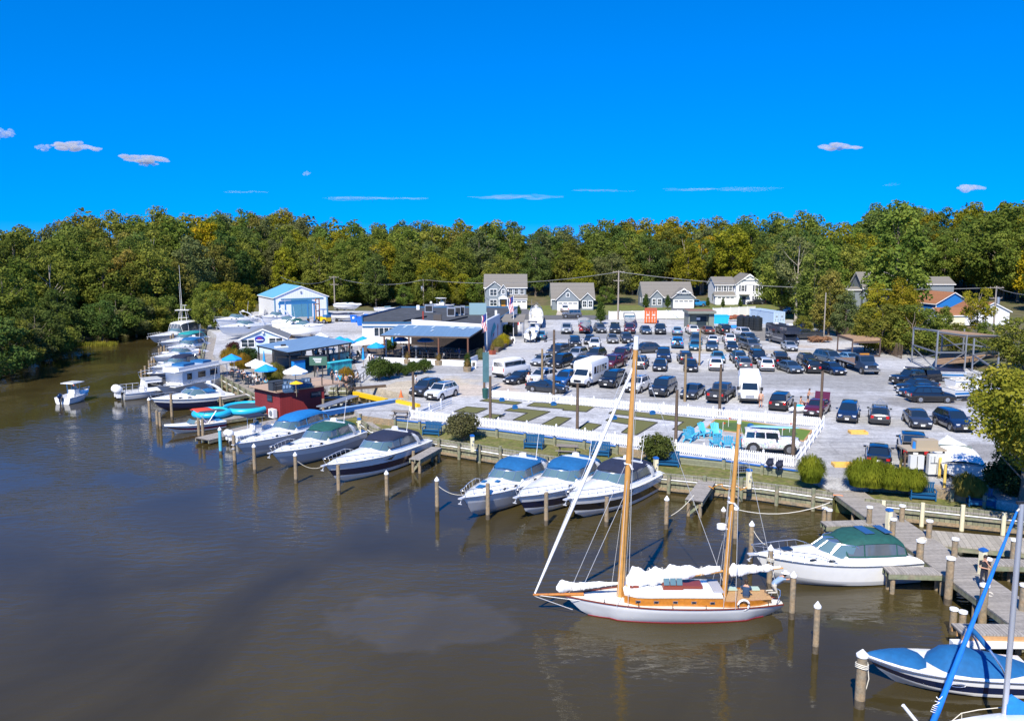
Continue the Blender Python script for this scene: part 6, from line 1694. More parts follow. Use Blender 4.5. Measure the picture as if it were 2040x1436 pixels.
def rest():
 o=P(723,683,LOT);r=root('restaurant','long low white restaurant with flat dark roof beside the gravel lot','restaurant',(o.x,o.y,LOT))
 T=lambda p:(p[0]-o.x,p[1]-o.y)
 FL,BR=T(o),None
 p1=T(P(968,698,LOT));p2=T(P(994,674,LOT));p3=T(P(1023,650,LOT));H=3.3
 p0=(0,0);pm=T(P(895,690,LOT));yb=p3[1]+6;b0=(-3.5,yb-2);k1=(pm[0],p1[1]+1.5)
 poly=[(0,0),(8.5,0),(8.5,-1.5),(p1[0],p1[1]),p2,p3,(p3[0]+.8,yb),(2.0,yb),(-2.0,11)]
 m_=MB();m_.prism(poly,0,H,top=False,bot=False);part(m_,'wall',m_stucco,r)
 m_=MB();n=len(poly);ar=poly
 m_.add([(x,y,H-.02)for x,y in poly],[tuple(range(n))]);me=m_;part(me,'roof',m_roofd,r)
 m_=MB()
 for i,(a,b)in enumerate(zip(poly,poly[1:]+poly[:1])):
  white=i in(2,)
  m_.bar((a[0],a[1],H+(.35 if white else .1)),(b[0],b[1],H+(.35 if white else .1)),.22,.9 if white else .3,mi=1 if white else 0)
 part(m_,'parapet',[mat("navy_parapet",(.02,.10,.22),.6),m_stucco],r)
 m_=MB();a,b=Vector((*p1,0)),Vector((*p2,0));d=(b-a);nn=Vector((d.y,-d.x,0)).normalized()*.2
 m_.add([a+nn,b+nn,b+nn+Vector((0,0,4.3)),a+nn+Vector((0,0,4.7)),a-nn,b-nn,b-nn+Vector((0,0,4.3)),a-nn+Vector((0,0,4.7))],[(0,1,2,3),(7,6,5,4),(3,2,6,7),(1,5,6,2),(0,3,7,4)])
 w_=part(m_,'mural_wall',mat("grey_stucco",(.52,.56,.62),.9,0,.04,.6),r)
 u=d.normalized();n1=Vector((u.y,-u.x,0));rg=random.Random(4)
 m_=MB()
 def blob(cu,cz,pts,mi):m_.add([a+n1*.215+u*(cu+x)+Vector((0,0,cz+z))for x,z in pts],[tuple(range(len(pts)))],mi)
 Lw=d.length
 for k in range(9):
  cu=Lw*(.28+.045*k);h1=3.9-.28*abs(k-4.5)+rg.uniform(-.15,.15);lo=1.45+.12*k
  blob(cu,0,[(-.3,lo),(.34,lo+.12),(.42,h1-.3),(.05,h1),(-.34,h1-.25)],0)
 blob(Lw*.46,1.25,[(-.9,0),(.6,.3),(1.2,.7),(.3,.65),(-.7,.4)],1)
 blob(Lw*.80,1.7,[(-.5,-1.1),(.2,-1.05),(.5,-.1),(.75,.6),(.5,1.15),(-.1,1.25),(-.5,.7),(-.35,0)],1)
 part(m_,'mural',[mat("teal_mural",(.03,.35,.42),.8,0,.4,1.5),mat("red_mural",(.28,.02,.025),.8)],w_)
 m_=MB();m_.box((3.6,-.05,1.9),(3.4,.12,1.5));f=part(m_,'window',m_trimw,r)
 m_=MB()
 for k in range(4):m_.box((2.35+k*.83,-.13,1.9),(.7,.04,1.3))
 part(m_,'pane',m_win,f)
 m_=MB();m_.bar((8.4,-1.9,1.6),(p1[0]-.3,p1[1]-.25,1.6),.12,3.2);part(m_,'painted_shade_front',mat("painted_interior_shade",(.03,.022,.02),.9,0,.5,1.5),r)  # dark slab over the white wall paints the shade under the patio roof
 m_=MB();m_.bar((.0,0,2.75),(8.5,0,2.75),.26,.25);part(m_,'blue_band',mat("navy_parapet"),r)
 for px,py,sx,sy,sz,mm,nm in((855,622,1.6,1.3,1.5,m_steel,'roof_unit'),(899,630,1.5,1.3,1.7,m_steel,'roof_unit'),(913,628,1.0,1.0,1.7,m_steel,'roof_unit'),(921,627,1.0,1.0,1.7,m_steel,'roof_unit'),(872,640,1.4,1.0,1.2,mat("brown_metal",(.08,.07,.065),.6),'roof_vent'),(952,627,3.2,.3,2.2,mat("glass_screen",(.22,.34,.38),.2),'roof_screen'),(843,637,.25,.25,1.5,mat("rust_red",(.25,.03,.02),.7),'stove_pipe'),(833,617,.6,.6,.9,m_white,'roof_vent'),(988,630,.4,.3,1.1,m_white,'roof_vent')):
  q=P(px,py,LOT+H);x,y=T(q);m_=MB();m_.box((x,y,H+sz/2),(sx,sy,sz))
  if nm=='roof_unit':m_.cyl((x,y,H+sz),(x,y,H+sz+.12),sx*.36,n=10,mi=1);m_.box((x,y-sy/2-.01,H+sz*.5),(sx*.8,.03,sz*.7),mi=1)
  part(m_,nm,[mm,m_trim],r)
 for(x0,y0),(x1_,y1_)in(((6.5,3),(9.5,12)),((13.5,1),(17,11))):
  m_=MB();m_.bar((x0,y0,H+.1),(x1_,y1_,H+.1),.3,.25);part(m_,'roof_seam',mat("black_felt",(.02,.022,.025),.9),r)
 q=[P(757,668,0),P(935,671,0)]
 fa,fb_=PY(757,668,121.5),PY(935,671,119.5);ba,bb=PY(794,647,134),PY(966,651,133)
 m_=MB();pts=[Vector((*T(v),v.z-LOT))for v in(fa,fb_,bb,ba)]
 m_.add(pts,[(0,1,2,3)]);m_.add([p-Vector((0,0,.22))for p in pts],[(3,2,1,0)],1)
 for i in range(4):a_,b_=pts[i],pts[(i+1)%4];m_.add([a_-Vector((0,0,.22)),b_-Vector((0,0,.22)),b_,a_],[(0,1,2,3)],1)
 pr=part(m_,'patio_roof',[stripes("patio_metal_roof",(.17,.27,.38),(.11,.18,.27),0,1.6,.06,.35,var=.04),m_dkwood],r)
 m_=MB();rg=random.Random(3)
 for uu,vv,ww,hh in((.10,.72,.022,.22),(.22,.72,.022,.22),(.42,.74,.022,.22),(.47,.45,.02,.16),(.14,.06,.016,.1),(.18,.06,.016,.1),(.62,.82,.05,.12),(.72,.80,.09,.14),(.84,.82,.06,.12),(.78,.68,.03,.1)):
  f=lambda a,b:pts[0].lerp(pts[1],a).lerp(pts[3].lerp(pts[2],a),b)+Vector((0,0,.012))
  m_.add([f(uu,vv),f(uu+ww,vv),f(uu+ww+.0,vv+hh),f(uu+.0,vv+hh)],[(0,1,2,3)])
 part(m_,'skylight_panel',mat("pale_panel",(.55,.66,.78),.4),pr)
 for px in(765,815,874,932):
  t=(px-757)/178;v=pts[0].lerp(pts[1],t);m_=MB();m_.cyl((v.x,v.y+.15,0),(v.x,v.y+.15,v.z-.2),.13,n=8);part(m_,'patio_post',mat("red_brown_post",(.16,.07,.04),.8),r,50)
 return r
rest()
def low_wall(pts,h,label,m=None,thick=.25):
 c0=pts[0].copy();m_=MB()
 for a,b in zip(pts,pts[1:]):m_.bar(a-c0+Vector((0,0,h/2)),b-c0+Vector((0,0,h/2)),thick,h)
 return solo(m_,'low_wall',m or m_stucco,label,'wall',loc=c0)
low_wall([P(712,708,LOT),P(760,722,LOT),P(926,729,LOT),P(953,716,LOT)],.75,'low white wall in front of the covered restaurant patio')
m_=MB();pp=[P(760,722,LOT),P(926,729,LOT),P(953,716,LOT)]
def railing(pts,label,h=1.0,m=None,z0=0,step=1.8,rails=(.5,1.0),name='railing'):
 c0=pts[0].copy();m_=MB()
 for a,b in zip(pts,pts[1:]):
  L_=(b-a).length;n=max(1,int(L_/step))
  for f in rails:m_.bar(a-c0+Vector((0,0,z0+h*f)),b-c0+Vector((0,0,z0+h*f)),.05,.05)
  for k in range(n+1):q=a.lerp(b,k/n)-c0;m_.box(q+Vector((0,0,z0+h/2)),(.07,.07,h))
 return solo(m_,name,m or m_trim,label,'railing',loc=c0)
railing([p+Vector((0,.1,0))for p in pp],'black railing on the low white patio wall',.9,z0=.75)
def entrance():
 a=P(997,672,LOT);r=root('entrance_canopy','shingled entrance canopy on posts at the right end of the restaurant','canopy',a)
 m_=MB();m_.add([(0,-1,3.0),(4.2,-1,3.0),(4.6,3.2,3.9),(.8,3.2,3.9),(0,-1,2.8),(4.2,-1,2.8),(4.6,3.2,3.7),(.8,3.2,3.7)],[(0,1,2,3),(7,6,5,4),(4,5,1,0),(1,5,6,2),(0,3,7,4)]);part(m_,'roof',m_shing,r)
 for x,y in((.3,-.8),(3.9,-.8),(4.2,2.8)):m_=MB();m_.box((x,y,1.5),(.14,.14,3));part(m_,'post',m_steel,r)
 m_=MB();m_.box((2.2,3.3,1.3),(1.8,.1,2.4));m_.box((2.2,3.2,1.3),(.05,.1,2.3),mi=1);part(m_,'glass_door',[m_win,m_trimw],r)
entrance()
a=P(481,704,LOT);b_=P(570,702,LOT);W_=(b_-a).length
r=gable('marina_office','small pale blue office with grey roof and navy oval sign',a,(b_-a),W_,6.0,2.35,3.75,m_sid_lb,mat("grey_shingle",(.17,.18,.19),.95,0,.12,3),'y',cat='office',zb=LOT)
window(r,(W_*.155,0,1.55),X_,1.9,1.1);window(r,(W_*.78,0,1.8),X_,2.0,.9)
m_=MB();m_.sph((W_*.42,-.1,2.15),(.75,.05,.55),20,8);sg=part(m_,'oval_sign',mat("navy_sign",(.015,.03,.28),.4),r,60)
m_=MB();m_.box((W_*.42,-.17,2.02),(1.1,.02,.12));m_.box((W_*.42,-.17,2.26),(.6,.02,.1),mi=1);part(m_,'lettering',[m_trimw,mat("red_letters",(.5,.02,.03),.5)],sg)
m_=MB();m_.box((W_*.5,-.2,3.15),(.3,.3,.3));part(m_,'gable_lamp',m_white,r)
def pavilion():
 c=[PY(x,y,Y)for x,y,Y in((511,689,113.6),(573,700,107.4),(701,682,117),(632,671,124.4))]
 o=Vector((c[1].x,c[1].y,LOT));r=root('bar_pavilion','open bar pavilion with a flat blue-grey metal roof on black posts','pavilion',o)
 t=[p-o for p in c];z=sum(p.z for p in t)/4
 t=[Vector((p.x,p.y,z+dz))for p,dz in zip(t,(.05,-.1,.05,.2))]
 m_=MB();m_.add(t,[(0,1,2,3)]);m_.add([p-Vector((0,0,.2))for p in t],[(3,2,1,0)],1)
 for i in range(4):a_,b_=t[i],t[(i+1)%4];m_.add([a_-Vector((0,0,.2)),b_-Vector((0,0,.2)),b_,a_],[(0,1,2,3)],1)
 rf=part(m_,'roof',[stripes("pavilion_metal_roof",(.18,.28,.40),(.11,.18,.28),0,1.8,.05,.35,var=.04),m_trim],r)
 m_=MB();cc=t[0].lerp(t[1],.55).lerp(t[3].lerp(t[2],.55),.12);m_.box(cc+Vector((0,0,.12)),(1.6,1.0,.16),.6);m_.box(cc+Vector((.2,.3,.3)),(.6,.3,.25),.6,mi=1);part(m_,'roof_vent',[m_white,m_trim],rf)
 for i,fr in((0,(0.02,.5)),(1,(0.02,.2,.38,.6,.8)),(2,(0.02,)),(3,(.3,.7))):
  for f in fr:
   p=t[i].lerp(t[(i+1)%4],f);p=p.lerp((t[0]+t[2])/2,.03);m_=MB();m_.box((p.x,p.y,(z-.1)/2),(.15,.15,z-.1),.6);part(m_,'post',m_trim,r)
 m_=MB();a_,b_=t[0].lerp(t[3],.15),t[0].lerp(t[3],.45);a_=a_.lerp(t[1],.35);b_=b_.lerp(t[2],.3)
 g=[]
 for k in range(7):
  p=a_.lerp(b_,k/6);bow=math.sin(math.pi*k/6)*.9;g.append([(p.x-bow*.6,p.y+bow*.6,0.0),(p.x-bow*.5,p.y+bow*.5,2.7)])
 m_.grid(g);part(m_,'stage_shell',mat("grey_panel",(.34,.37,.38),.8,0,.1,.8),r,50)
 return r,t,o
PAV,PT,PO=pavilion()
def bar_counter(px0,py0,px1,py1,h,label,m,top=None):
 a,b=P(px0,py0,LOT),P(px1,py1,LOT);d=b-a;r=root('bar_counter',label,'bar counter',a,math.atan2(d.y,d.x));L_=d.length
 m_=MB();m_.box((L_/2,0,h/2),(L_,.6,h));part(m_,'front',m,r)
 m_=MB();m_.box((L_/2,0,h+.04),(L_+.2,.85,.08));part(m_,'counter_top',top or m_trim,r)
m_teal=stripes("teal_tiles",(.02,.33,.38),(.01,.16,.2),0,3,.1,.4,var=.3)
bar_counter(655,748,698,741,1.6,'teal bar front with a bright turquoise top edge',m_teal,mat("turquoise_edge",(.06,.55,.62),.4))
bar_counter(600,728,650,722,1.1,'dark green bar under the pavilion roof',mat("dark_green_front",(.012,.09,.09),.6));bar_counter(655,722,692,716,1.1,'teal bar at the back right of the pavilion',m_teal)
bar_counter(584,748,606,745,1.9,'bright blue ice box front behind the white umbrella',mat("bright_blue_panel",(.01,.22,.62),.4))
m_=MB();a,b_=P(552,745,LOT),P(655,742,LOT);m_.bar(a-a+Vector((0,0,2.2)),b_-a+Vector((0,0,2.2)),.9,.12)
for k in range(5):q=(b_-a)*(k/4);m_.box(q+Vector((0,0,1.1)),(.12,.12,2.2))
solo(m_,'service_canopy',m_trim,'dark flat canopy on posts in front of the pavilion','canopy',loc=a)
a=P(635,752,LOT);m_=MB();m_.box((0,0,2.1),(2.2,.12,1.1));r=root('menu_board','dark green menu board with pale lettering by the pavilion','sign',a);part(m_,'board',mat("board_green",(.05,.13,.09),.6),r)
m_=MB()
for k in range(3):m_.box((-.1+.05*k,-.07,2.4-.22*k),(1.1-.2*k,.02,.1))
part(m_,'lettering',m_trimw,r);m_=MB();m_.box((.5,0,.8),(.12,.1,1.6));m_.box((-.5,0,.8),(.12,.1,1.6));part(m_,'post',m_trim,r)
sheet("deck_floor",[P(512,748,LOT),P(470,722,LOT),P(520,705,LOT),P(700,712,LOT),P(712,738,LOT),P(660,760,LOT),P(545,764,LOT)],LOT+.02,m_boardx)
def boathouse():
 c0,cL,cR=P(559,833,.35),P(528,822,.35),P(647,818,.35)
 ux=(cR-c0);W_=ux.length;ux.normalize();D_=(cL-c0).length+1.2;H=2.75
 r=root('boathouse','dark red floating boathouse with a roof deck','boathouse',(c0.x,c0.y,0),math.atan2(ux.y,ux.x))
 m_red=stripes("red_siding",(.27,.028,.028),(.12,.012,.014),0,3.3,.06,.7,var=.06)
 m_=MB();m_.box((W_/2,D_/2,.35+H/2),(W_,D_,H));part(m_,'wall',m_red,r)
 m_=MB();m_.box((W_/2,D_/2,.15),(W_+.6,D_+.5,.4));part(m_,'float',mat("float_black",(.03,.03,.035),.7),r)
 m_=MB();m_.box((W_*.72-.2,D_/2,.35+H+.06),(W_*1.55,D_+.5,.12));dk=part(m_,'roof_deck',mat("tan_decking",(.42,.29,.20),.8,0,.1,2),r)
 m_=MB();m_.box((W_*.80,-.03,2.3),(1.25,.08,.62),mi=0);m_.box((W_*.80,-.075,2.3),(1.1,.02,.48),mi=1);part(m_,'window',[m_trim,m_win],r)
 m_=MB();m_.box((-.03,D_*.38,2.25),(.08,1.0,.75),mi=0);m_.box((-.075,D_*.38,2.25),(.02,.85,.6),mi=1);part(m_,'window',[m_trim,m_win],r)
 m_=MB();m_.box((-.45,.75,.85),(.45,.95,.9));m_.cyl((-.69,.75,.85),(-.66,.75,.85),.33,n=14,mi=1);part(m_,'air_conditioner',[m_white,m_steel],r)
 for x in np.linspace(-.6+.1,W_*1.45,7):
  m_=MB();m_.box((x,-.15,.35+H+.6),(.08,.08,1.0));part(m_,'deck_post',m_trim,r)
 m_=MB();m_.cyl((-.6,-.15,.35+H+1.05),(W_*1.45,-.15,.35+H+1.05),.02,n=4);m_.cyl((-.6,-.15,.35+H+.75),(W_*1.45,-.15,.35+H+.75),.015,n=4);part(m_,'cable_rail',m_steel,r)
 m_=MB();m_.bar((W_+.25,.3,.3),(W_+.25,1.6,3.0),.08,.25)
 for k in range(8):m_.box((W_+.6,.4+k*.16,.5+k*.33),(.8,.25,.05))
 part(m_,'stair',m_trim,r)
 for k,(x,y,z)in enumerate(((.2,.9,3.6),)):
  m_=MB();m_.box((x,y,z),(1.4,.9,1.05));m_.box((x,y,z+.56),(1.5,1.0,.08));part(m_,'covered_grill',mat("slate_cover",(.03,.04,.055),.8),dk)
 return r
boathouse()
def container(x,y,L_,a_,col,label,doors=True,H=2.6,W_=2.44,Y=None):
 p=P(x,y,LOT);r=root('shipping_container',label,'shipping container',p,R(a_))
 mm=stripes("container_"+label.split()[0],col,tuple(c*.6 for c in col),0,3.2,.35,.5,var=.04)
 m_=MB();m_.box((0,W_*0,H/2+.1),(L_,W_,H));part(m_,'body',mm,r)
 m_=MB()
 for sx in(-1,1):
  for sy in(-1,1):m_.box((sx*L_/2,sy*W_/2,H/2+.1),(.14,.14,H+.06))
 for sy in(-1,1):
  for z in(.1,H+.1):m_.box((0,sy*W_/2,z),(L_,.13,.14))
 for sx in(-1,1):m_.box((sx*L_/2,0,H+.1),(.13,W_,.14))
 part(m_,'frame',mat("frame_"+label.split()[0],col,.5),r)
 m_=MB();e=-L_/2-.04
 m_.box((e,-W_*.24,H/2+.1),(.06,W_*.46,H-.2));m_.box((e,W_*.24,H/2+.1),(.06,W_*.46,H-.2));d=part(m_,'door',mat("frame_"+label.split()[0]),r)
 m_=MB()
 for y_ in(-.85,-.3,.3,.85):m_.cyl((e-.06,y_,.25),(e-.06,y_,H),.03,n=5);m_.box((e-.06,y_,H*.45),(.05,.25,.1))
 for y_ in(-.6,.6):m_.box((e-.04,y_,H*.7),(.02,.4,.25))
 part(m_,'locking_bar',m_white if 'orange' in label else m_steel,d)
 return r
container(1296,642,6.1,90-9,(.55,.11,.02),'orange shipping container with white markings on its doors')
container(1527,644,9.5,90+14,(.42,.55,.70),'pale grey-blue shipping container at the end of the white fence')
def shed():
 a=P(1371,655,LOT);b=P(1422,655,LOT);W_=(b-a).length;r=root('office_shed','flat-roofed grey-green office shed with open dark front','shed',a)
 mm=mat("sage_wall",(.19,.21,.18),.8,0,.06,1);H=3.1
 m_=MB();m_.box((W_/2,2.6,H/2),(W_,3.4,H));m_.box((.12,.4,H/2),(.25,1.0,H));m_.box((W_-.5,.4,H/2),(1.0,1.0,H));part(m_,'wall',mm,r)
 m_=MB();m_.box((W_/2,2.0,H+.15),(W_+.5,5.4,.5));m_.box((W_/2,2.0,H+.42),(W_+.2,5.0,.06),mi=1);part(m_,'roof',[mm,mat("rust_roof",(.22,.12,.09),.9)],r)
 m_=MB();m_.box((W_*.55,.86,1.2),(1.9,.08,2.3));part(m_,'glass_door',m_win,r)
 m_=MB();m_.box((W_*.42,.8,1.9),(.7,.04,.5));part(m_,'poster',m_trimw,r)
shed()
def skip_(x,y,label,col,s=1.0,a_=0):
 p=P(x,y,LOT);r=root('skip',label,'skip',p,R(a_));m_=MB()
 m_.add([(-1.6*s,-1,0),(1.6*s,-1,0),(1.6*s,1,0),(-1.6*s,1,0),(-1.9*s,-1.1,1.7),(1.9*s,-1.1,1.7),(1.9*s,1.1,1.7),(-1.9*s,1.1,1.7)],[(0,1,5,4),(1,2,6,5),(2,3,7,6),(3,0,4,7),(3,2,1,0)])
 m_.add([(-1.8*s,-1.0,1.4),(1.8*s,-1.0,1.4),(1.8*s,1.0,1.4),(-1.8*s,1.0,1.4)],[(0,1,2,3)]);part(m_,'body',mat("skip_"+label.split()[0],col,.5),r)
 m_=MB()
 for k in range(4):m_.box((-1.3*s+k*.85*s,-1.08,.9),(.1,.12,1.5))
 m_.box((0,-1.12,1.66),(3.9*s,.1,.12));m_.box((0,1.12,1.66),(3.9*s,.1,.12));part(m_,'rib',mat("skip_"+label.split()[0]),r)
skip_(1434,644,'cyan blue skip behind the black SUV in the far row',(.01,.40,.75),.9)
skip_(735,648,'royal blue skip with lid behind the restaurant roof',(.01,.13,.55),1.3);skip_(770,644,'farther royal blue skip beyond the restaurant roof',(.01,.12,.5),1.2)
def tote(x,y,label):
 p=P(x,y,LOT);r=root('bin',label,'rubbish bin',p);m_=MB();m_.add([(-.5,-.45,0),(.5,-.45,0),(.5,.45,0),(-.5,.45,0),(-.7,-.6,1.5),(.7,-.6,1.5),(.7,.6,1.5),(-.7,.6,1.5)],[(0,1,5,4),(1,2,6,5),(2,3,7,6),(3,0,4,7),(4,5,6,7)]);part(m_,'body',mat("skip_royal"),r)
 m_=MB();m_.box((0,0,1.56),(1.45,1.3,.1));m_.box((0,-.56,1.0),(.4,.04,.4),mi=1);part(m_,'lid',[mat("skip_royal"),m_trimw],r)
tote(705,642,'tall blue bin with a white mark, left of the two beside the skips');tote(727,641,'tall blue bin, right of the two beside the skips')
for k,x in enumerate((1476,1489,1500,1509)):
 p=P(x,656+k,LOT);r=root('water_tank',['leftmost black ribbed plastic tank wrapped in pale film','second black ribbed plastic tank in the cluster','third black ribbed plastic tank in the cluster','rightmost black ribbed plastic tank next to the pale container'][k],'tank',p)
 m_=MB();m_.cyl((0,0,0),(0,0,2.5),.85,n=16)
 for z in(.4,.9,1.4,1.9):m_.cyl((0,0,z),(0,0,z+.12),.9,n=16)
 m_.cyl((0,0,2.5),(0,0,2.75),.8,.3,16);part(m_,'shell',mat("black_plastic",(.02,.024,.028),.3),r,40)
 m_=MB();m_.cyl((0,0,2.75),(0,0,2.85),.3,n=12);part(m_,'lid',m_trim,r)
m_=MB();m_.sph((0,0,.3),(1.6,.9,.45),12,6);solo(m_,'tarp',mat("tarp_blue",(.01,.2,.65),.6),'bright blue tarp heap beside the black tanks','tarp',50,loc=P(1462,655,LOT))
def vinyl_fence(pts,label,h=1.8,name='privacy_fence'):
 c0=pts[0].copy();r=root(name,label,'fence',c0)
 for a,b in zip(pts,pts[1:]):
  d=b-a;L_=d.length;n=max(1,int(L_/2.4));rz=math.atan2(d.y,d.x)
  for k in range(n):
   q=a.lerp(b,(k+.5)/n)-c0;m_=MB();m_.box(q+Vector((0,0,h/2)),(L_/n-.14,.05,h-.1),rz);m_.box(q+Vector((0,0,h-.05)),(L_/n-.12,.09,.12),rz);part(m_,'panel',m_trimw,r)
   q=a.lerp(b,k/n)-c0;m_=MB();m_.box(q+Vector((0,0,h/2+.05)),(.14,.14,h+.1),rz);part(m_,'post',m_trimw,r)
vinyl_fence([P(1213,637,LOT),P(1372,634,LOT)],'long white privacy fence behind the orange container');vinyl_fence([P(1420,634,LOT),P(1505,629,LOT)],'white privacy fence between the grey shed and pale container',2.2)
def picket(pts,label,h=.95,rails=False):
 c0=pts[0].copy();r=root('picket_fence',label,'fence',c0)
 for a,b in zip(pts,pts[1:]):
  d=b-a;L_=d.length;n=max(1,round(L_/2.4));rz=math.atan2(d.y,d.x);u=d/L_
  for k in range(n):
   s0=a.lerp(b,k/n)-c0;pl=L_/n;m_=MB()
   for z in(.22,.78):m_.box(s0+u*pl/2+Vector((0,0,h*z)),(pl,.05,.09),rz)
   if rails:m_.box(s0+u*pl/2+Vector((0,0,h*.5)),(pl,.05,.09),rz)
   else:
    nk=int(pl/.155)
    for j in range(nk):
     q=s0+u*(pl*(j+.5)/nk);m_.box(q+Vector((0,0,h*.52)),(.082,.03,h*.92),rz)
   part(m_,'panel',m_trimw,r)
   m_=MB();m_.box(s0+Vector((0,0,h*.55)),(.13,.13,h*1.1),rz);m_.cyl(s0+Vector((0,0,h*1.1)),s0+Vector((0,0,h*1.22)),.1,.01,4);part(m_,'post',m_trimw,r)
picket([P(972,792,LOT),P(1634,851,LOT)],'white picket fence between the mini golf court and the parked cars')
picket([P(x,y,LOT)for x,y in((818,834),(993,855),(1108,869.5),(1225,885.5),(1346,902),(1582,931))],'white picket fence along the top of the blue-capped wall')
picket([P(1640,851,LOT),P(1585,931,LOT)],'white picket fence at the right end of the mini golf court')
picket([P(832,835,LOT),P(900,806,LOT)],'short white three-rail fence at the left end of the court',rails=True)
# ---------------------------------------------------------------- mini golf court
m_turf=mat("putting_turf",(.115,.115,.03),.95,0,.08,2,.3,30);m_edge=mat("black_edging",(.03,.03,.028),.8);m_cup=mat("blue_block",(.01,.12,.35),.6)
def green(pts,label,m=m_turf,edge=m_edge,blk=None,name='putting_mat',w=.09):
 w_=[P(x,y,LOT)for x,y in pts];c0=sum(w_,Vector())/len(w_);r=root(name,label,'putting green',c0)
 m_=MB();m_.prism([(p.x-c0.x,p.y-c0.y)for p in w_],.004,.035);part(m_,'turf',m,r)
 me=r.children[0].data if 0 else None
 m_=MB()
 for a,b in zip(w_,w_[1:]+w_[:1]):m_.bar((a.x-c0.x,a.y-c0.y,.035),(b.x-c0.x,b.y-c0.y,.035),w,.07)
 part(m_,'edging',edge,r)
 if blk:
  p=P(*blk,LOT)-c0;m_=MB();m_.box((p.x,p.y,.2),(.5,.3,.3),.4);m_.box((p.x,p.y-.02,.38),(.3,.34,.1),.4);part(m_,'obstacle',m_cup,r)
green([(956,799),(970,795),(1040,802),(1026,807)],'long narrow putting mat nearest the green bin',blk=(1000,800))
green([(1050,809),(1064,802.5),(1186,809.5),(1168,821),(1121,817.5),(1123,815)],'bent putting mat along the picket fence, middle',blk=(1103,808))
green([(904,820.5),(930,810.5),(972,814),(949,824),(935,822.5)],'left putting mat behind the round bush')
green([(951,836),(977,825),(1005,828),(982,838)],'short putting mat at the foot of the bare pole')
green([(1005,818.5),(1020,813),(1096,820.5),(1050,840),(1022,837),(1051,823.5)],'seven-shaped putting mat with blue block',blk=(1026,815))
green([(1074,849),(1109,830.5),(1138,833.5),(1106,853)],'slanted putting mat in the middle of the front row')
green([(1146,857),(1169,842.5),(1198,846.5),(1175,861)],'small slanted putting mat beside the pole')
green([(1213,824),(1226,816.5),(1404,836),(1372,860),(1340,856),(1362,841)],'longest L-shaped putting mat behind the main mast',blk=(1300,826))
green([(1206,838),(1220,831),(1310,842),(1268,867),(1238,862),(1258,847)],'L-shaped putting mat with blue block behind the main mast',blk=(1223,836))
m_bright=mat("bright_turf",(.10,.17,.018),1,0,.2,4,.4,20)
green([(1407,854),(1425,836),(1480,839),(1618,858),(1602,879),(1560,873),(1500,866)],'large bright green practice putting green with flags',m_bright,mat("timber_edging",(.42,.24,.11),.8),(1495,853),'practice_green',.16)
w_=[P(x,y,LOT)for x,y in((1424,852),(1436,842),(1480,843),(1580,858),(1590,866),(1570,870),(1500,862))];c0=w_[0]
m_=MB();m_.prism([(p.x-c0.x,p.y-c0.y)for p in w_],0,.012);solo(m_,'putting_surface',mat("dark_turf",(.06,.11,.025),.95),'smoother dark patch of the practice green','putting green',loc=c0+Vector((0,0,.036)))
for x,y,l in((1440,860,'left of the two at the chairs'),(1451,850,'nearest the back edge'),(1558,872,'right front of the practice green'),(1573,861,'far right of the practice green')):
 m_=MB();m_.cyl((0,0,0),(0,0,.9),.02,n=5);m_.add([(0,0,.9),(.3,.02,.8),(0,0,.68)],[(0,1,2),(2,1,0)],1);solo(m_,'golf_flag',[m_white,mat("orange_flag",(.8,.12,.02),.7)],'small orange golf flag, '+l,'golf flag',loc=P(x,y,LOT+.04))
m_ad=mat("aqua_chair_paint",(.07,.48,.70),.5);m_adb=mat("blue_chair_paint",(.004,.08,.2),.5)
def adirondack():
 r=ob('adirondack_chair',None)
 m_=MB()
 for k in range(5):m_.box((.05+.1*k,0,.36-.03*(4-k)),(.09,.56,.03),ry=.2)
 part(m_,'seat',m_ad,r)
 m_=MB()
 for k in range(5):m_.bar((.0,-.22+.11*k,.3),(-.38,-.28+.14*k,1.0+.1-.04*abs(k-2)),.1,.03)
 part(m_,'backrest',m_ad,r)
 for s in(-1,1):
  m_=MB();m_.box((.1,s*.36,.56),(.75,.14,.03));part(m_,'armrest',m_ad,r)
  m_=MB();m_.box((.42,s*.32,.28),(.1,.05,.56));part(m_,'leg',m_ad,r)
  m_=MB();m_.bar((.4,s*.27,.34),(-.42,s*.27,.04),.05,.12);part(m_,'leg',m_ad,r)
 return r
for x,y,a,l in((1371,880,60,'at the left end facing right'),(1379,875,50,'half behind its left neighbour'),(1401,869,-60,'left of the two facing the camera'),(1425,870,-85,'right of the two facing the camera'),(1426,892,95,'left of the three turned away from the camera'),(1449,894,85,'middle of the three turned away'),(1471,896,85,'right of the three, behind the mizzen mast')):
 p=P(x,y,LOT);inst('adir',adirondack,'aqua blue slatted garden chair '+l,'chair',p,R(a),None,'aqua chairs on the gravel',1.12)
def glider():
 r=ob('garden_bench',None)
 for nm,f in(('seat',lambda m_:[m_.box((0,-.1+.12*k,.45),(1.5,.1,.03))for k in range(5)]),('backrest',lambda m_:[m_.box((-.68+.136*k,-.36-.02,.75),(.11,.03,.6))for k in range(11)]+[m_.box((0,-.38,1.06),(1.55,.05,.08))])):
  m_=MB();f(m_);part(m_,nm,m_adb,r)
 for s in(-1,1):
  m_=MB();m_.box((s*.76,.05,.68),(.09,.75,.04));part(m_,'armrest',m_adb,r)
  m_=MB();m_.box((s*.74,.36,.34),(.07,.07,.66));m_.box((s*.74,-.34,.34),(.07,.07,.66));m_.box((s*.74,0,.08),(.08,.9,.08));part(m_,'side_frame',m_adb,r)
 m_=MB();m_.box((0,.3,.28),(1.45,.03,.28));part(m_,'apron',m_adb,r)
 return r
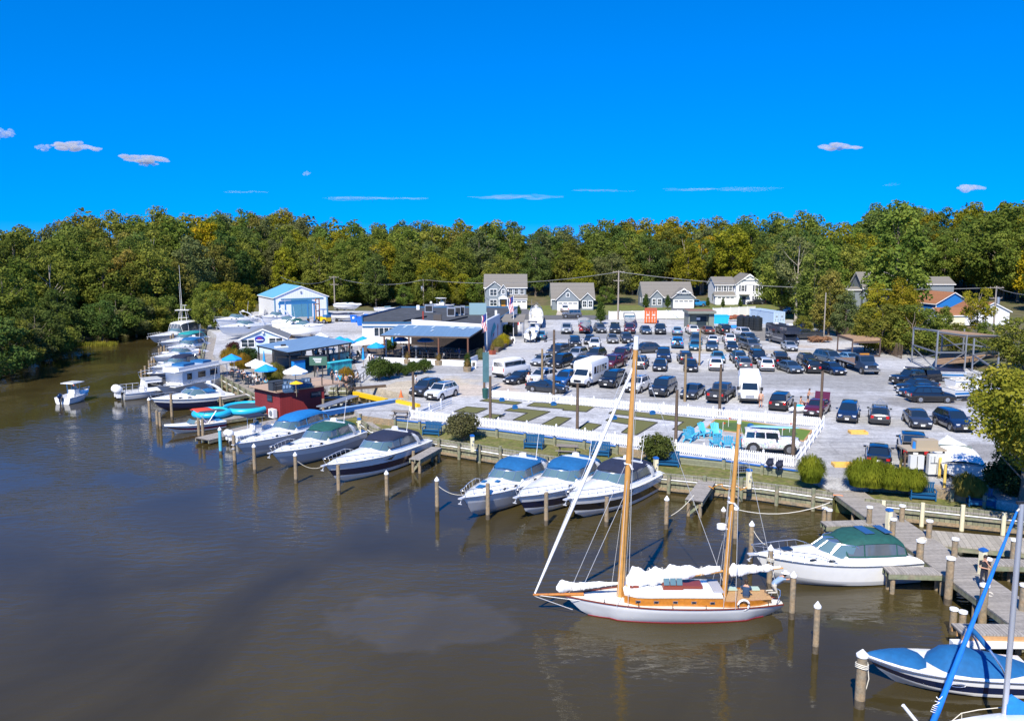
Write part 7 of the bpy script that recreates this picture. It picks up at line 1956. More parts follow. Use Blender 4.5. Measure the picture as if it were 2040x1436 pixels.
for x,y,z,l,a in((861,866,LOW,'left of the round bush',-15),(1064,893,LOW,'in the middle of the grass verge',-15),(1195,908,LOW,'behind the black-canopied cruiser',-15),(1332,928,LOW,'half behind the small tree',-15),(1837,994,LOW,'left of the two beyond the walkway',165),(1953,1008,LOW,'right of the two beyond the walkway',165)):
 p=P(x,y,z);inst('glider',glider,'dark blue slatted bench '+l,'bench',p,R(180+a)if a<0 else R(a+0),None,'blue benches on the grass verge',1.05)
m_pic=mat("picnic_wood",(.22,.19,.16),.9,0,.2,4)
def picnic():
 r=ob('picnic_table',None);m_=MB();[m_.box((0,-.3+.15*k,.76),(1.8,.13,.04))for k in range(5)];part(m_,'tabletop',m_pic,r)
 for s in(-1,1):m_=MB();m_.box((0,s*.7,.45),(1.8,.26,.04));part(m_,'bench',m_pic,r)
 for s in(-1,1):
  m_=MB();m_.bar((s*.65,-.65,0),(s*.65,.25,.74),.05,.09);m_.bar((s*.65,.65,0),(s*.65,-.25,.74),.05,.09);m_.box((s*.65,0,.42),(.05,1.6,.09));part(m_,'leg',m_pic,r)
 return r
for x,y,z,l in((799,834,LOT,'on the gravel at the left end of the picket fence'),(1130,905,LOW,'on the grass verge behind the navy-hulled cruiser')):inst('picnic',picnic,'grey wooden picnic table '+l,'picnic table',P(x,y,z),R(-12),None,'picnic tables')
m_yel=mat("yellow_timber",(.72,.42,.10),.7,0,.1,3);m_yb=mat("bollard_yellow",(.72,.50,.12),.6,0,.1,2)
for x,y,l in((1709,863,'above the dark wagon lane'),(1679,928,'beside the gravel path')):
 m_=MB();[m_.box((0,s*.4,.12),(1.5,.12,.22))for s in(-1,1)];[m_.box((s*.7,0,.12),(.12,.8,.2))for s in(-1,1)];m_.box((0,0,.03),(1.4,.8,.05));solo(m_,'timber_frame',m_yel,'yellow timber frame lying on the gravel '+l,'timber frame',loc=P(x,y,LOT),rz=-.05)
for x,y,yt,l in((1794,935,912,'at the left of the meter cabinets'),(1871,952,912,'at the right of the meter cabinets'),(1881,971,926,'nearest, before the covered boat')):
 p=P(x,y,LOT);m_=MB();h=topz(p,yt)-LOT;m_.cyl((0,0,0),(0,0,h),.1,n=10);m_.sph((0,0,h),(.1,.1,.06),10,5);solo(m_,'bollard',m_yb,'yellow bollard '+l,'bollard',50,loc=p)
a=P(1797,948,LOT);r=root('meter_cabinets','grey-white electric meter cabinets on a frame between yellow bollards','electric cabinet',a)
for x0,w,h,z,nm in((.9,1.0,1.0,.6,'cabinet'),(2.1,.5,.5,1.1,'meter_box'),(2.35,1.2,1.5,.2,'cabinet')):
 m_=MB();m_.box((x0,-.1 if nm=='cabinet' else-.2,z+h/2),(w,.4,h));m_.box((x0,-.31 if nm=='cabinet' else-.41,z+h/2),(.04,.02,h*.9),mi=1);part(m_,nm,[mat("cabinet_grey",(.55,.57,.58),.5),m_trim],r)
m_=MB();[m_.box((x,.15,.9),(.12,.12,1.8))for x in(.2,1.5,3.0)];m_.box((1.6,.15,1.5),(3.0,.08,.12));m_.box((1.6,.6,1.95),(2.9,1.6,.12),mi=1);m_.box((1.7,.4,2.3),(1.6,.8,.7),mi=1);part(m_,'frame',[m_dkwood,mat("tan_box",(.36,.30,.22),.8)],r)
m_=MB();m_.cyl((.95,.3,2.0),(.95,.3,2.5),.2,.16,10);part(m_,'blue_bottle',mat("bottle_blue",(.02,.2,.6),.3),r)
p=P(799,791,LOT);m_=MB();m_.cyl((0,0,.03),(0,0,.8),.2,.03,10);m_.box((0,0,.02),(.5,.5,.04));solo(m_,'traffic_cone',mat("cone_orange",(.8,.16,.03),.6),'orange traffic cone on the sand beside the lift slip','traffic cone',40,loc=p)
p=P(967,793,LOT);m_=MB();m_.cyl((0,0,0),(0,0,1.0),.3,.36,10);m_.cyl((0,0,1.0),(0,0,1.08),.38,.3,10);solo(m_,'bin',mat("dark_green_bin",(.01,.07,.06),.5),'dark green bin at the left end of the far picket fence','rubbish bin',40,loc=p)
p=P(1474,950,LOW);r=root('cart','wire shopping cart with a dark load standing on the grass verge','cart',p,.2)
m_=MB()
for z in(.5,.7,.9,1.1):m_.tube([(-.5,-.35,z),(.5,-.35,z),(.55,.35,z),(-.5,.35,z),(-.5,-.35,z)],.018,4)
for k in range(7):m_.cyl((-.5+k*.17,-.35,.45),(-.5+k*.17,-.35,1.1),.012,n=4)
m_.cyl((-.5,-.4,0),(-.5,-.35,1.2),.02,n=4);m_.cyl((.5,-.4,0),(.5,-.35,.5),.02,n=4);m_.tube([(-.5,-.4,.12),(.5,-.4,.12)],.018,4);part(m_,'basket',m_rail,r,60);m_=MB();m_.box((.1,0,.65),(.7,.5,.35));part(m_,'load',m_trim,r)
for x,y,l in((1533,934,'left of the two before the painted wagon'),(1552,938,'right of the two before the painted wagon')):
 m_=MB();m_.sph((0,0,.5),(.3,.3,.28),10,6);m_.cyl((-.15,-.1,0),(-.15,-.1,.4),.03,n=5);m_.cyl((.15,-.1,0),(.15,-.1,.4),.03,n=5);m_.cyl((0,.15,0),(0,.15,.4),.03,n=5);m_.box((0,-.2,.75),(.4,.05,.3),mi=0);solo(m_,'kettle_grill',m_cvn,'navy kettle grill on the wall cap, '+l,'grill',50,loc=P(x,y,LOT))
def pole(x,yb,yt,label,r0=.14,m=None,z=LOT,arm=None):
 p=P(x,yb,z);h=topz(p,yt)-z;m_=MB();m_.cyl((0,0,0),(0,0,h),r0,r0*.8,9)
 r=root('light_pole',label,'pole',p);part(m_,'shaft',m or m_dkwood,r,50)
 if arm:m_=MB();m_.bar((-arm,0,h*.85),(arm*.3,0,h*.87),.05,.05);m_.box((-arm,0,h*.84),(.3,.2,.12));part(m_,'lamp_arm',m_trim,r)
 return r
m_polel=mat("tan_pole",(.24,.17,.09),.85,0,.15,2)
for x,yb,yt,l,m,a in((824,826,741,'behind the bow of the white SUV',None,None),(977,840,749,'on the left putting mats',None,None),(1103,800,657,'tall, behind the picket fence near the black minivan',None,.9),(1080,768,695,'beside the white SUV and dark coupe',m_polel,.7),(1150,857,763,'between the slanted putting mats',None,None),
 (1346,884,777,'right of the small flowering tree',None,None),(1364,800,706,'beside the dark grey sedan',m_polel,None),(1393,728,655,'among the far rows beside the black sedan',m_polel,None),(1433,830,725,'before the black pickup and shuttle bus',None,None),(1634,837,739,'at the maroon sedan',None,None),(1579,913,801,'beside the painted wagon',None,None),(965,778,690,'left of the restaurant end wall corner',None,None)):
 pole(x,yb,yt,'bare wooden light pole '+l,.15,m,arm=a)
p=P(968,782,LOT);m_=MB();m_.box((0,0,2.9),(.7,.1,3.4));m_.box((0,.1,2.4),(.12,.1,4.8),mi=1);solo(m_,'banner',[mat("teal_banner",(.05,.13,.15),.7,0,.15,1),m_steel],'tall dull teal banner on a post at the fence corner','banner',loc=p)
m_upole=mat("utility_pole_wood",(.30,.26,.22),.9,0,.15,2)
tops=[]
for x,yb,yt,Yc,l,tr in((667,612,550,None,'with two crossarms right of the warehouse',0),(844,609,555,None,'with a grey transformer behind the restaurant roof',1),(1231,637,539,None,'tall, between the low grey houses',0),(1978,668,570,None,'beside the white garage at the right',2)):
 p=P(x,yb,LOT);h=topz(p,yt)-LOT;r=root('utility_pole','wooden utility pole '+l,'utility pole',p);m_=MB();m_.cyl((0,0,0),(0,0,h),.2,.14,9);part(m_,'shaft',m_upole,r,50)
 for k,z in enumerate((h-.3,h-2.2)if tr!=1 else(h-.5,)):m_=MB();m_.box((0,0,z),(2.6 if k==0 else 2.0,.12,.12));[m_.cyl((q,0,z),(q,0,z+.25),.05,n=5)for q in(-1.1,-.4,.4,1.1)];part(m_,'crossarm',m_upole,r)
 if tr:m_=MB();m_.cyl((.45 if tr==2 else-.4,0,h-3.2),(.45 if tr==2 else-.4,0,h-2.0),.3,n=10);part(m_,'transformer',m_steel,r,40)
 tops.append(p+Vector((0,0,h-.3)))
tops.insert(0,PY(560,552,190));tops.append(PY(2200,560,110))
names=['warehouse side','restaurant side','grey houses side','right-hand woods side','white garage side']
for k,(a,b)in enumerate(zip(tops,tops[1:])):rope([a,b],'thin overhead cable over the '+names[k],1.6,.05,m_trim if 0 else mat("cable_grey",(.25,.25,.25),.7),'cable','overhead_cable')
pole(1641,672,583,'thin bare pole among the trees at the gravel edge',.13,m_upole)
def flag(x,yb,yt,label,z=LOT,fl=True,h0=1.3):
 p=P(x,yb,z);h=topz(p,yt)-z;r=root('flagpole',label,'flag',p);m_=MB();m_.cyl((0,0,0),(0,0,h),.06,.04,7);part(m_,'pole',m_white,r,60)
 m_=MB();g=[[(-.12*j-.1+.1*math.sin(i),.1*math.sin(j*1.3+i*.6),h-.2-i*.30-j*.07)for j in range(7)]for i in range(10)]
 m_.grid(g,mf=lambda i,j:2 if(i<4 and j<4)else(0 if j%2 else 1));m_.grid(g,mf=lambda i,j:2 if(i<4 and j<4)else(0 if j%2 else 1),flip=True);part(m_,'flag_cloth',[m_trimw,mat("flag_red",(.45,.02,.03),.8),mat("flag_blue",(.02,.04,.2),.8)],r)
flag(970,700,622,'US flag hanging on a white pole before the painted end wall');flag(1023,672,588,'US flag on the farther white pole at the entrance canopy')
def aboard(x,y,label,m):m_=MB();m_.box((0,-.2,.5),(.65,.04,1.1),rx=-.3);m_.box((0,.2,.5),(.65,.04,1.1),rx=.3,mi=1);m_.box((0,-.235,.55),(.4,.02,.5),rx=-.3,mi=1);solo(m_,'sandwich_board',[m,m_trim],label,'sign',loc=P(x,y,LOT))
aboard(944,733,'white sandwich board with dark print beside the patio wall',m_trimw);aboard(934,732,'blue sandwich board beside the potted cypress',m_cvbr);aboard(1022,683,'white sandwich board by the entrance planter',m_trimw)
m_=MB();m_.box((0,0,1.6),(.9,.08,1.8));m_.box((0,.05,1.3),(.06,.06,2.6),mi=1);m_.box((0,-.05,1.9),(.5,.02,.7),mi=2);solo(m_,'entrance_sign',[m_trimw,m_trim,mat("sign_red",(.6,.03,.04),.6)],'white sign with a red emblem beside the entrance canopy','sign',loc=P(1031,664,LOT))
def tuft_mesh(seed,n,h,rad,wid=.03):
 rg=random.Random(seed);m_=MB()
 for _ in range(n):
  a=rg.uniform(0,6.28);q=rg.random()**.6;bx,by=math.cos(a)*rad*.6*q,math.sin(a)*rad*.6*q;dx,dy=math.cos(a)*rad*q,math.sin(a)*rad*q;hh=h*rg.choice([.6,.75,.85,.95,1.0,1.28])*rg.uniform(.9,1.05)*(1-.3*q);u=Vector((-math.sin(a),math.cos(a),0))*wid
  p=[Vector((bx,by,0)),Vector((bx+dx*.15,by+dy*.15,hh*.62)),Vector((bx+dx*.32,by+dy*.32,hh*.97)),Vector((bx+dx*.55,by+dy*.55,hh*(1.0-rg.uniform(.05,.6)*q)))]
  for k in range(3):m_.quad(p[k]-u,p[k]+u,p[k+1]+u*(.7 if k<2 else .1),p[k+1]-u*(.7 if k<2 else .1))
 return m_
m_gr=leafmat("grass_blades")
def tuft():
 r=ob('ornamental_grass',None);part(tuft_mesh(3,2600,1.55,1.0,.014),'blades',m_leaf,r);m_=MB();m_.cyl((0,0,-.1),(0,0,.35),.3,.2,8);part(m_,'base',m_bark,r);return r
GY,GO=(.17,.20,.02),(.22,.20,.045)
for x,y,s,l,c in((1615,958,1.1,'at the right end of the blue-capped wall',GY),(1712,966,1.1,'left of the clump by the meter cabinets',GY),(1738,968,1.15,'middle of the clump by the meter cabinets',GY),(1772,971,.95,'right of centre in the clump by the cabinets',GY),(1800,974,.9,'just before the white cabinet',GY),(1823,976,.85,'rightmost before the white cabinet',GY),(1922,986,.9,'left of the right-hand blue bench',GO),(1945,988,.7,'behind the right-hand blue bench',GO),
 (455,722,1.2,'golden, at the boardwalk by the conical cypress',(.3,.2,.03)),(470,728,1.3,'golden, second along the boardwalk',(.28,.2,.03)),(484,734,1.2,'golden, third along the boardwalk',(.3,.19,.03)),(547,762,1.4,'between the blue and white umbrellas',GO),(690,762,1.1,'golden, at the foot of the ramp',(.32,.2,.03)),
 (992,697,1.1,'in the planter along the painted end wall',GO),(1003,690,1.2,'yellow, in the planter near the entrance',(.35,.3,.02)),(958,716,.9,'grey-green at the patio corner',(.16,.18,.08))):
 inst('tuft',tuft,'arching ornamental grass '+l,'ornamental grass',P(x,y,LOT),x*.7,c,'ornamental grasses',s)
def bush():r=ob('shrub',None);mb_,cl=crown_mesh(77,2.4,1.35,.1,26,3600,.17,(.35,.7),0);part(mb_,'foliage',m_leaf,r);part(trunk_mesh(7,2.0,.1,cl,.08),'stem',m_bark,r,60);return r
def cone_():r=ob('conical_cypress',None);mb_,cl=crown_mesh(78,2.3,.55,.1,26,1800,.12,(.18,.36),1);part(mb_,'foliage',m_leaf,r);m_=MB();m_.cyl((0,0,-.1),(0,0,1.5),.07,.03,6);part(m_,'stem',m_bark,r);return r
DG,MG=(.05,.085,.03),(.07,.11,.025)
for x,y,s,l,c in((922,878,1.12,'round bush with pinkish tips in front of the picket fence',(.12,.12,.05)),(1309,924,1.05,'small flowering tree in front of the picket fence',(.10,.12,.03)),(755,758,1.2,'biggest dark green shrub on the gravel before the patio',MG),(775,754,.9,'dark shrub between the biggest one and the small ones',MG),(792,748,.75,'rounded dark shrub right of the biggest one',MG),(808,749,.5,'thin young shrub beside the two upright ones',MG),(822,746,.75,'upright green shrub, left of the pair below the patio',MG),(845,743,.8,'upright green shrub, right of the pair below the patio',MG),(495,728,1.1,'dark shrub at the office front',DG),(465,705,.8,'reddish dark shrub by the boardwalk',(.08,.03,.03)),
 (1996,985,1.0,'dark green bush mass under the right-hand tree, left half',DG),(2022,1000,1.2,'dark green bush mass under the right-hand tree, right half',DG),(2035,960,1.3,'dark bush touching the right edge under the tree',DG),(772,702,.9,'green shrub under the left end of the patio roof',MG),(1010,668,.9,'dark shrub under the entrance canopy',DG)):
 inst('bush',bush,l,'shrub',P(x,y,LOT if y<990 and x!=922 and x!=1309 else LOW),x*.3,c,None,s)
for x,y,s,l in((468,722,1.1,'dark conical cypress left of the marina office'),(931,738,1.0,'conical cypress in a pot at the patio corner'),(1197,646,2.0,'fir tree at the left end of the white privacy fence'),(1287,617,1.7,'conical fir before the right low house, left'),(1330,615,1.5,'conical fir before the right low house, right'),(1410,612,1.1,'small conical fir before the white house, left'),(1440,614,1.1,'small conical fir before the white house, centre'),(1475,614,1.2,'small conical fir before the white house, right'),(784,700,1.2,'conical cypress under the patio roof edge'),(1033,638,1.4,'conical cypress at the end of the restaurant')):
 inst('cone',cone_,l,'cypress',P(x,y,LOT),x*.2,(.06,.10,.02),None,(s,s,s*1.1))
for x,y,l in((812,724,'left of the two barrel planters at the patio wall'),(874,727,'right of the two barrel planters at the patio wall'),(931,740,'below the potted cypress'),(981,706,'rust-red, at the end wall corner')):
 p=P(x,y,LOT);red='rust' in l;r=root('planter','wooden planter '+l if not red else 'square planter '+l,'planter',p);m_=MB();m_.cyl((0,0,0),(0,0,.65),.5,.58,12 if not red else 4);part(m_,'pot',mat("rust_pot",(.30,.07,.04),.8)if red else m_wood,r,40);m_=tuft_mesh(9,160,1.0,.5,.02);m_.xf(Matrix.Translation((0,0,.5)));o=part(m_,'plant',m_leaf,r);o.color=(.25,.18,.06,1)
p=P(985,702,LOT);q=P(1016,683,LOT);low_wall([p,q],.6,'low timber planter along the restaurant end wall',m_dkwood,1.2)
def reeds(x,y,w,h,c,label,n=900):
 rg=random.Random(x);m_=MB();p=P(x,y,0)
 for _ in range(n):
  u,v=rg.uniform(-w,w),rg.uniform(-1.6,1.6);hh=h*rg.uniform(.6,1.1);d=Vector((rg.gauss(0,.2),rg.gauss(0,.2),0));b=Vector((u,v,-.1));m_.quad(b-Vector((.05,0,0)),b+Vector((.05,0,0)),b+d+Vector((.03,0,hh)),b+d+Vector((-.03,0,hh)))
 solo(m_,'reeds',m_leaf,label,'reeds',loc=p,kind='stuff',color=c)
reeds(142,688,8,.8,(.22,.21,.03),'yellow-green marsh grass patch');reeds(262,667,7,2.0,(.12,.14,.05),'grey-green reeds at the creek end')
def near_tree():
 p=P(2034,1006,LOW+.3);r=root('tree','yellow-green broadleaf tree reaching in from the right edge of the picture','tree',p)
 mb_,cl=crown_mesh(21,10.3,5.8,3.2,78,19000,.25,(.7,1.4),2);mb_.xf(Matrix.Translation((-.6,-3.6,0)));o=part(mb_,'crown',m_leaf,r);o.color=(.25,.25,.03,1)
 part(trunk_mesh(21,9.6,1.5,cl,.2,.4),'trunk',m_bark,r,60)
near_tree()
# ---------------------------------------------------------------- racks, lifts and boats on land
def frame(label,posts,beams,boards=(),name='boat_rack',z=LOT,m=None,w=.17):
 m=m or mat('rack_steel',(.27,.285,.31),.5,.4)
 ps=[P(x,y,z)for x,y,yt in posts];c0=ps[0];hs_=[topz(p,yt)-z for p,(x,y,yt)in zip(ps,posts)];r=root(name,label,'boat rack',c0)
 for p,h in zip(ps,hs_):m_=MB();m_.box(p-c0+Vector((0,0,h/2)),(w,w,h));part(m_,'post',m or m_steel,r)
 for i,j,fi,fj in beams:m_=MB();m_.bar(ps[i]-c0+Vector((0,0,hs_[i]*fi)),ps[j]-c0+Vector((0,0,hs_[j]*fj)),.12,.2 if fi==fj else .08);part(m_,'beam' if fi==fj else 'brace',m or m_steel,r)
 for ii,f in boards:
  pl=[ps[i]-c0+Vector((0,0,hs_[i]*f))for i in ii];m_=MB();m_.add(pl,[(0,1,2,3)]);m_.add([q-Vector((0,0,.35))for q in pl],[(3,2,1,0)])
  for k in range(4):a,b=pl[k],pl[(k+1)%4];m_.add([a-Vector((0,0,.35)),b-Vector((0,0,.35)),b,a],[(0,1,2,3)])
  part(m_,'platform',mat("tan_planks",(.30,.19,.11),.9,0,.2,1.5),r)
frame('tall galvanised boat rack with tan plank platform',[(1816,722,651),(1863,745,659),(1874,722,656),(1921,737,667),(1988,722,668),(1917,714,655)],[(0,1,.5,.5),(0,1,.98,.98),(1,3,.98,.98),(1,3,.5,.5),(3,4,.98,.98),(3,4,.4,.4),(0,2,.95,.95),(0,1,.1,.45),(1,0,.1,.45),(1,3,.1,.5),(3,1,.5,.95),(2,5,.5,.5),(5,4,.5,.5)],[((1,3,4,2),1.0),((1,3,4,2),.28)])
frame('second galvanised rack with crossed braces left of the near tree',[(1936,740,674),(2004,714,676),(2060,735,690),(1985,765,712)],[(0,1,.5,.5),(0,1,.2,.95),(0,1,.95,.2),(1,2,.9,.9),(0,3,.5,.5)])
frame('low dark rusty rack with a flat sheet roof',[(1668,700,667),(1697,709,676),(1752,711,674),(1722,700,664)],[(0,1,.98,.98),(1,2,.8,.8),(1,2,.05,.05),(2,3,.98,.98),(0,1,.05,.05)],[((0,1,2,3),1.0)],m=mat("rust_steel",(.09,.06,.05),.8),w=.16)
m_lb=mat("lift_blue",(.01,.10,.32),.5,0,.1,2)
for k,(a,b,m,l)in enumerate([((633,828),(790,801),m_lb,'long blue boat-lift rail over the slip'),((640,812),(706,790),m_steel,'grey metal gangway beside the boathouse'),((706,785),(770,800),m_yb,'yellow lift beam at the far side of the slip'),((788,801),(834,811),m_yb,'yellow lift beam at the head of the blue rail')]):
 pa,pb=P(*a,LOT),P(*b,LOT);c0=pa.copy();r=root('lift_rail',l,'boat lift',c0);m_=MB();m_.bar((0,0,.1),pb-c0+Vector((0,0,.1)),.45 if k!=1 else 1.2,.45 if k!=1 else .1);part(m_,'beam',m if m is not m_yb else mat("bright_yellow",(.75,.48,.01),.5),r)
 if k==0:m_=MB();m_.bar((0,0,.36),pb-c0+Vector((0,0,.36)),.5,.05);part(m_,'top_flange',mat("pale_blue_flange",(.25,.4,.62),.4),r)
 n=8 if k==0 else 3
 for j in range(n):
  q=(pb-c0)*((j+.5)/n);m_=MB();m_.cyl(q+Vector((0,0,-2.6)),q+Vector((0,0,-.1)),.16,n=8);m_.box(q+Vector((.5,-.2,-.9)),(1.2,.12,.16));part(m_,'support',m_wood,r,50)
def travel_lift():
 a=P(570,650,LOT);r=root('travel_lift','blue steel travel lift standing in front of the warehouse doors','boat lift',a);b=P(627,646,LOT)-a
 for q in(Vector((0,0,0)),b,b+Vector((-2.5,5,0)),Vector((-2.5,5,0))):m_=MB();m_.box(q+Vector((0,0,2.3)),(.28,.28,4.6));m_.cyl(q+Vector((-.2,0,.4)),q+Vector((.2,0,.4)),.4,n=12,mi=1);part(m_,'leg',[mat("lift_light_blue",(.02,.14,.34),.5),m_tyre],r)
 m_=MB();m_.bar((-1.4,0,4.5),b+Vector((.4,0,4.5)),.2,.35);m_.bar(b+Vector((-2.5,5,4.5)),(-2.5,5,4.5),.2,.35);m_.bar(b+Vector((0,0,4.5)),b+Vector((-2.5,5,4.5)),.3,.4);part(m_,'top_beam',mat("lift_light_blue"),r)
travel_lift()
p=P(645,644,LOT);r=root('forklift','yellow and blue marina forklift beside the travel lift','forklift',p,2.6)
m_=MB();m_.box((0,0,.9),(2.8,1.5,.9));m_.box((-.9,0,1.5),(1.0,1.4,.6),mi=1);part(m_,'body',[mat("bright_yellow"),mat("lift_light_blue")],r);m_=MB();m_.box((0,0,2.9),(1.6,1.3,.1));[m_.box((x,y,2.1),(.08,.08,1.6))for x in(-.7,.7)for y in(-.6,.6)];part(m_,'cab',mat("lift_light_blue"),r)
m_=MB();[m_.box((1.6,y,2.6),(.2,.15,5.0))for y in(-.5,.5)];[m_.box((1.6,0,z),(.2,1.1,.15))for z in(1,2.5,4,5)];m_.box((2.4,.35,.7),(1.5,.15,.08));m_.box((2.4,-.35,.7),(1.5,.15,.08));part(m_,'mast',mat("rust_orange",(.35,.13,.03),.7),r)
for x in(-.9,1.0):
 for s in(-1,1):wheel(r,x,s*.75,.5,.35,s)
def stands(bow,stern,z0,label):
 pass
LB=LOT+.75
for a in[('white cruiser on stands with its bow to the left, upper of two',(429,640),(505,640),dict(arch=True,B=3.0)),('white sport cruiser on stands with dark side windows, lower of two',(434,655),(530,652),dict(side_win=True,B=3.2)),('white cruiser on stands with green screen and bow to the right',(645,650),(565,658),dict(canvas=m_cvg,arch=True,B=3.1,enc=False)),
   ('white boat on stands half hidden behind the lower cruiser',(520,634),(575,636),dict(B=2.6,arch=True)),('cream-hulled boat on stands under the travel lift',(600,640),(545,648),dict(B=2.5,low=m_gelc,band=m_gelc,arch=False))]:
 r=boat2(a[0],a[1],a[2],zb=1.4,zs=.6,z0=LB,group='boats stored on land',**a[3])
 L_=(P(a[1][0],a[1][1],LB)-P(a[2][0],a[2][1],LB)).length*.8
 for x in(L_*.2,L_*.7):
  m_=MB();m_.box((x,0,-.5),(.35,1.6,.6));[m_.bar((x,s*1.3,-.75),(x,s*.9,.1),.08,.08)for s in(-1,1)];part(m_,'stand',m_dkwood,r)
def trailerize(r,L_=6):
 m_=MB();[m_.bar((-.2,s*.8,-.35),(L_*.75,s*.5,-.35),.1,.14)for s in(-1,1)];m_.bar((L_*.7,0,-.35),(L_*1.1,0,-.35),.1,.14);m_.box((L_*.25,0,-.35),(.15,2.0,.12));t=part(m_,'trailer',m_steel,r)
 for s in(-1,1):m_=MB();m_.cyl((L_*.22,s*1.0-.1,-.5),(L_*.22,s*1.0+.1,-.5),.33,n=12);part(m_,'wheel',m_tyre,t,40)
for l,b,s,f,k in[('white cuddy boat with tan cockpit parked stern to the camera',(1068,612),(1068,641),cruiser,dict(B=3.0,arch=True,fb=1.0,z0=LOT+.8,deckc=m_gelc)),('white fishing boat with black outboard on a trailer near the entrance',(1068,648),(1056,668),center_console,dict(z0=LOT+.8,mc=m_trim,top=m_cvn,B=2.4)),('grey-blue boat on a trailer, bow to the camera, by the fir',(1168,652),(1163,636),runabout,dict(z0=LOT+.8,canvas=m_gelg,B=2.5,band=m_gelg,low=m_gelg)),
 ('white boat high on a trailer, bow to the camera, before the privacy fence',(1256,642),(1253,624),runabout,dict(z0=LOT+1.0,canvas=None,B=2.6)),('white shrink-wrapped boat on the upper shelf right of the warehouse',(720,607),(672,607),runabout,dict(z0=LOT+2.2,canvas=m_sail,B=2.6)),('white boat below the shrink-wrapped one',(725,626),(665,628),runabout,dict(z0=LOT+.8,canvas=m_cvn,B=2.5)),('white fishing boat with hardtop seen over the restaurant roof',(905,610),(860,608),center_console,dict(z0=LOT+2.6,top=m_gel,B=2.6)),
 ('small white boat seen over the restaurant roof, left',(790,614),(752,614),runabout,dict(z0=LOT+1.4,B=2.3)),('white boat under a fitted cover on a trailer, lower right of the lot',(1886,872),(1920,932),runabout,dict(z0=LOT+.5,canvas=m_sail,B=3.1)),('long white hull with a blue stripe lying under the tall rack',(1800,734),(1918,742),runabout,dict(z0=LOT+.6,B=2.5,canvas=m_cvn,band=m_cvbr)),('white speedboat beside the near tree, upper of two',(1960,752),(1893,760),runabout,dict(z0=LOT+.6,B=2.4)),('white speedboat beside the near tree, lower of two',(1962,768),(1890,778),runabout,dict(z0=LOT+.5,B=2.4,band=m_cvbr))]:
 r=boat2(l,b,s,fn=f,name='stored_boat',cat='boat',zb=.9,zs=.5,group='boats stored on land',**k)
 trailerize(r,5.5)
for x,y,rr,l in((422,822,1.7,'smaller aqua inflatable trampoline under the red sunshade'),(492,812,2.3,'larger aqua inflatable trampoline beside the boathouse')):
 r=root('water_trampoline',l,'trampoline',P(x,y,.9));m_=MB();m_.tube([(rr*math.cos(a),rr*math.sin(a),0)for a in np.linspace(0,2*math.pi,29)],.33,10);part(m_,'ring',mat("aqua_inflatable",(.02,.42,.68),.35),r,60);m_=MB();m_.cyl((0,0,.12),(0,0,.16),rr-.1,n=24);part(m_,'bounce_mat',mat("dark_net",(.03,.06,.09),.8),r)
for k,(x,y)in enumerate(((672,800),(680,806),(668,812),(664,792))):
 m_=MB();m_.sph((0,0,0),(1.7,.3,.18),14,6);m_.sph((0,0,.12),(.45,.18,.1),8,5,1);solo(m_,'kayak',[mat("kayak_grey",(.34,.36,.36),.5),m_trim],['grey kayak stacked by the slip, middle','pale kayak by the slip, nearest the lift rail','grey kayak lowest beside the boathouse','grey kayak topmost below the ramp'][k],'kayak',60,loc=P(x,y,.9+.1*k),rz=.35)
# ---------------------------------------------------------------- patio furniture
m_ub=mat("umbrella_blue",(.01,.30,.72),.7);m_uw=mat("umbrella_white",(.80,.80,.78),.8)
def umb(m,closed=False,rad=1.3):
 def f():
  r=ob('patio_umbrella',None);m_=MB();m_.cyl((0,0,0),(0,0,2.75),.035,n=6);part(m_,'pole',m_wood,r)
  m_=MB();n=8
  if closed:m_.cyl((0,0,1.1),(0,0,2.7),.22,.05,8)
  else:
   rim=[(rad*math.cos(2*math.pi*k/n),rad*math.sin(2*math.pi*k/n),2.15)for k in range(n)];m_.add(rim+[(0,0,2.8)],[(k,(k+1)%n,n)for k in range(n)]);m_.add([(x,y,z-.14)for x,y,z in rim]+rim,[(k,(k+1)%n,n+(k+1)%n,n+k)for k in range(n)]);m_.add([(x,y,z-.02)for x,y,z in rim]+[(0,0,2.76)],[((k+1)%n,k,n)for k in range(n)])
  part(m_,'canopy',m,r);m_=MB();m_.cyl((0,0,0),(0,0,.1),.3,.25,10);part(m_,'base',m_trim,r);return r
 return f
Lb=LOT+.03
for x,y,k,l in((463,748,'b','blue umbrella on the boardwalk by the golden grasses'),(531,772,'b','blue umbrella left of the boathouse deck'),(511,760,'w','white umbrella, left of the two overlapping'),(524,765,'w','white umbrella, right of the two overlapping'),(724,706,'b','blue umbrella left of the big white awning'),(750,720,'b','blue umbrella right of the big white awning'),(724,732,'c','closed blue umbrella at the gravel edge below the awning'),(527,740,'c','closed blue umbrella behind the pavilion post'),(678,706,'b','blue umbrella under the right side of the pavilion, left'),(692,710,'b','blue umbrella under the right side of the pavilion, right'),
 (799,705,'b','blue umbrella on the covered patio, left'),(848,706,'b','blue umbrella on the covered patio behind two white shirts'),(782,702,'c','closed blue umbrella on the covered patio'),(640,698,'w','white umbrella behind the pavilion')):
 inst('umb'+k,umb(m_uw if k=='w' else m_ub,k=='c'),l,'umbrella',P(x,y,Lb),x*.1,None,'patio umbrellas')
q=P(591,798,3.6-.35);inst('umbw',umb(m_uw),'white umbrella on the boathouse roof deck','umbrella',P(590,781,3.25),0,None,'patio umbrellas')
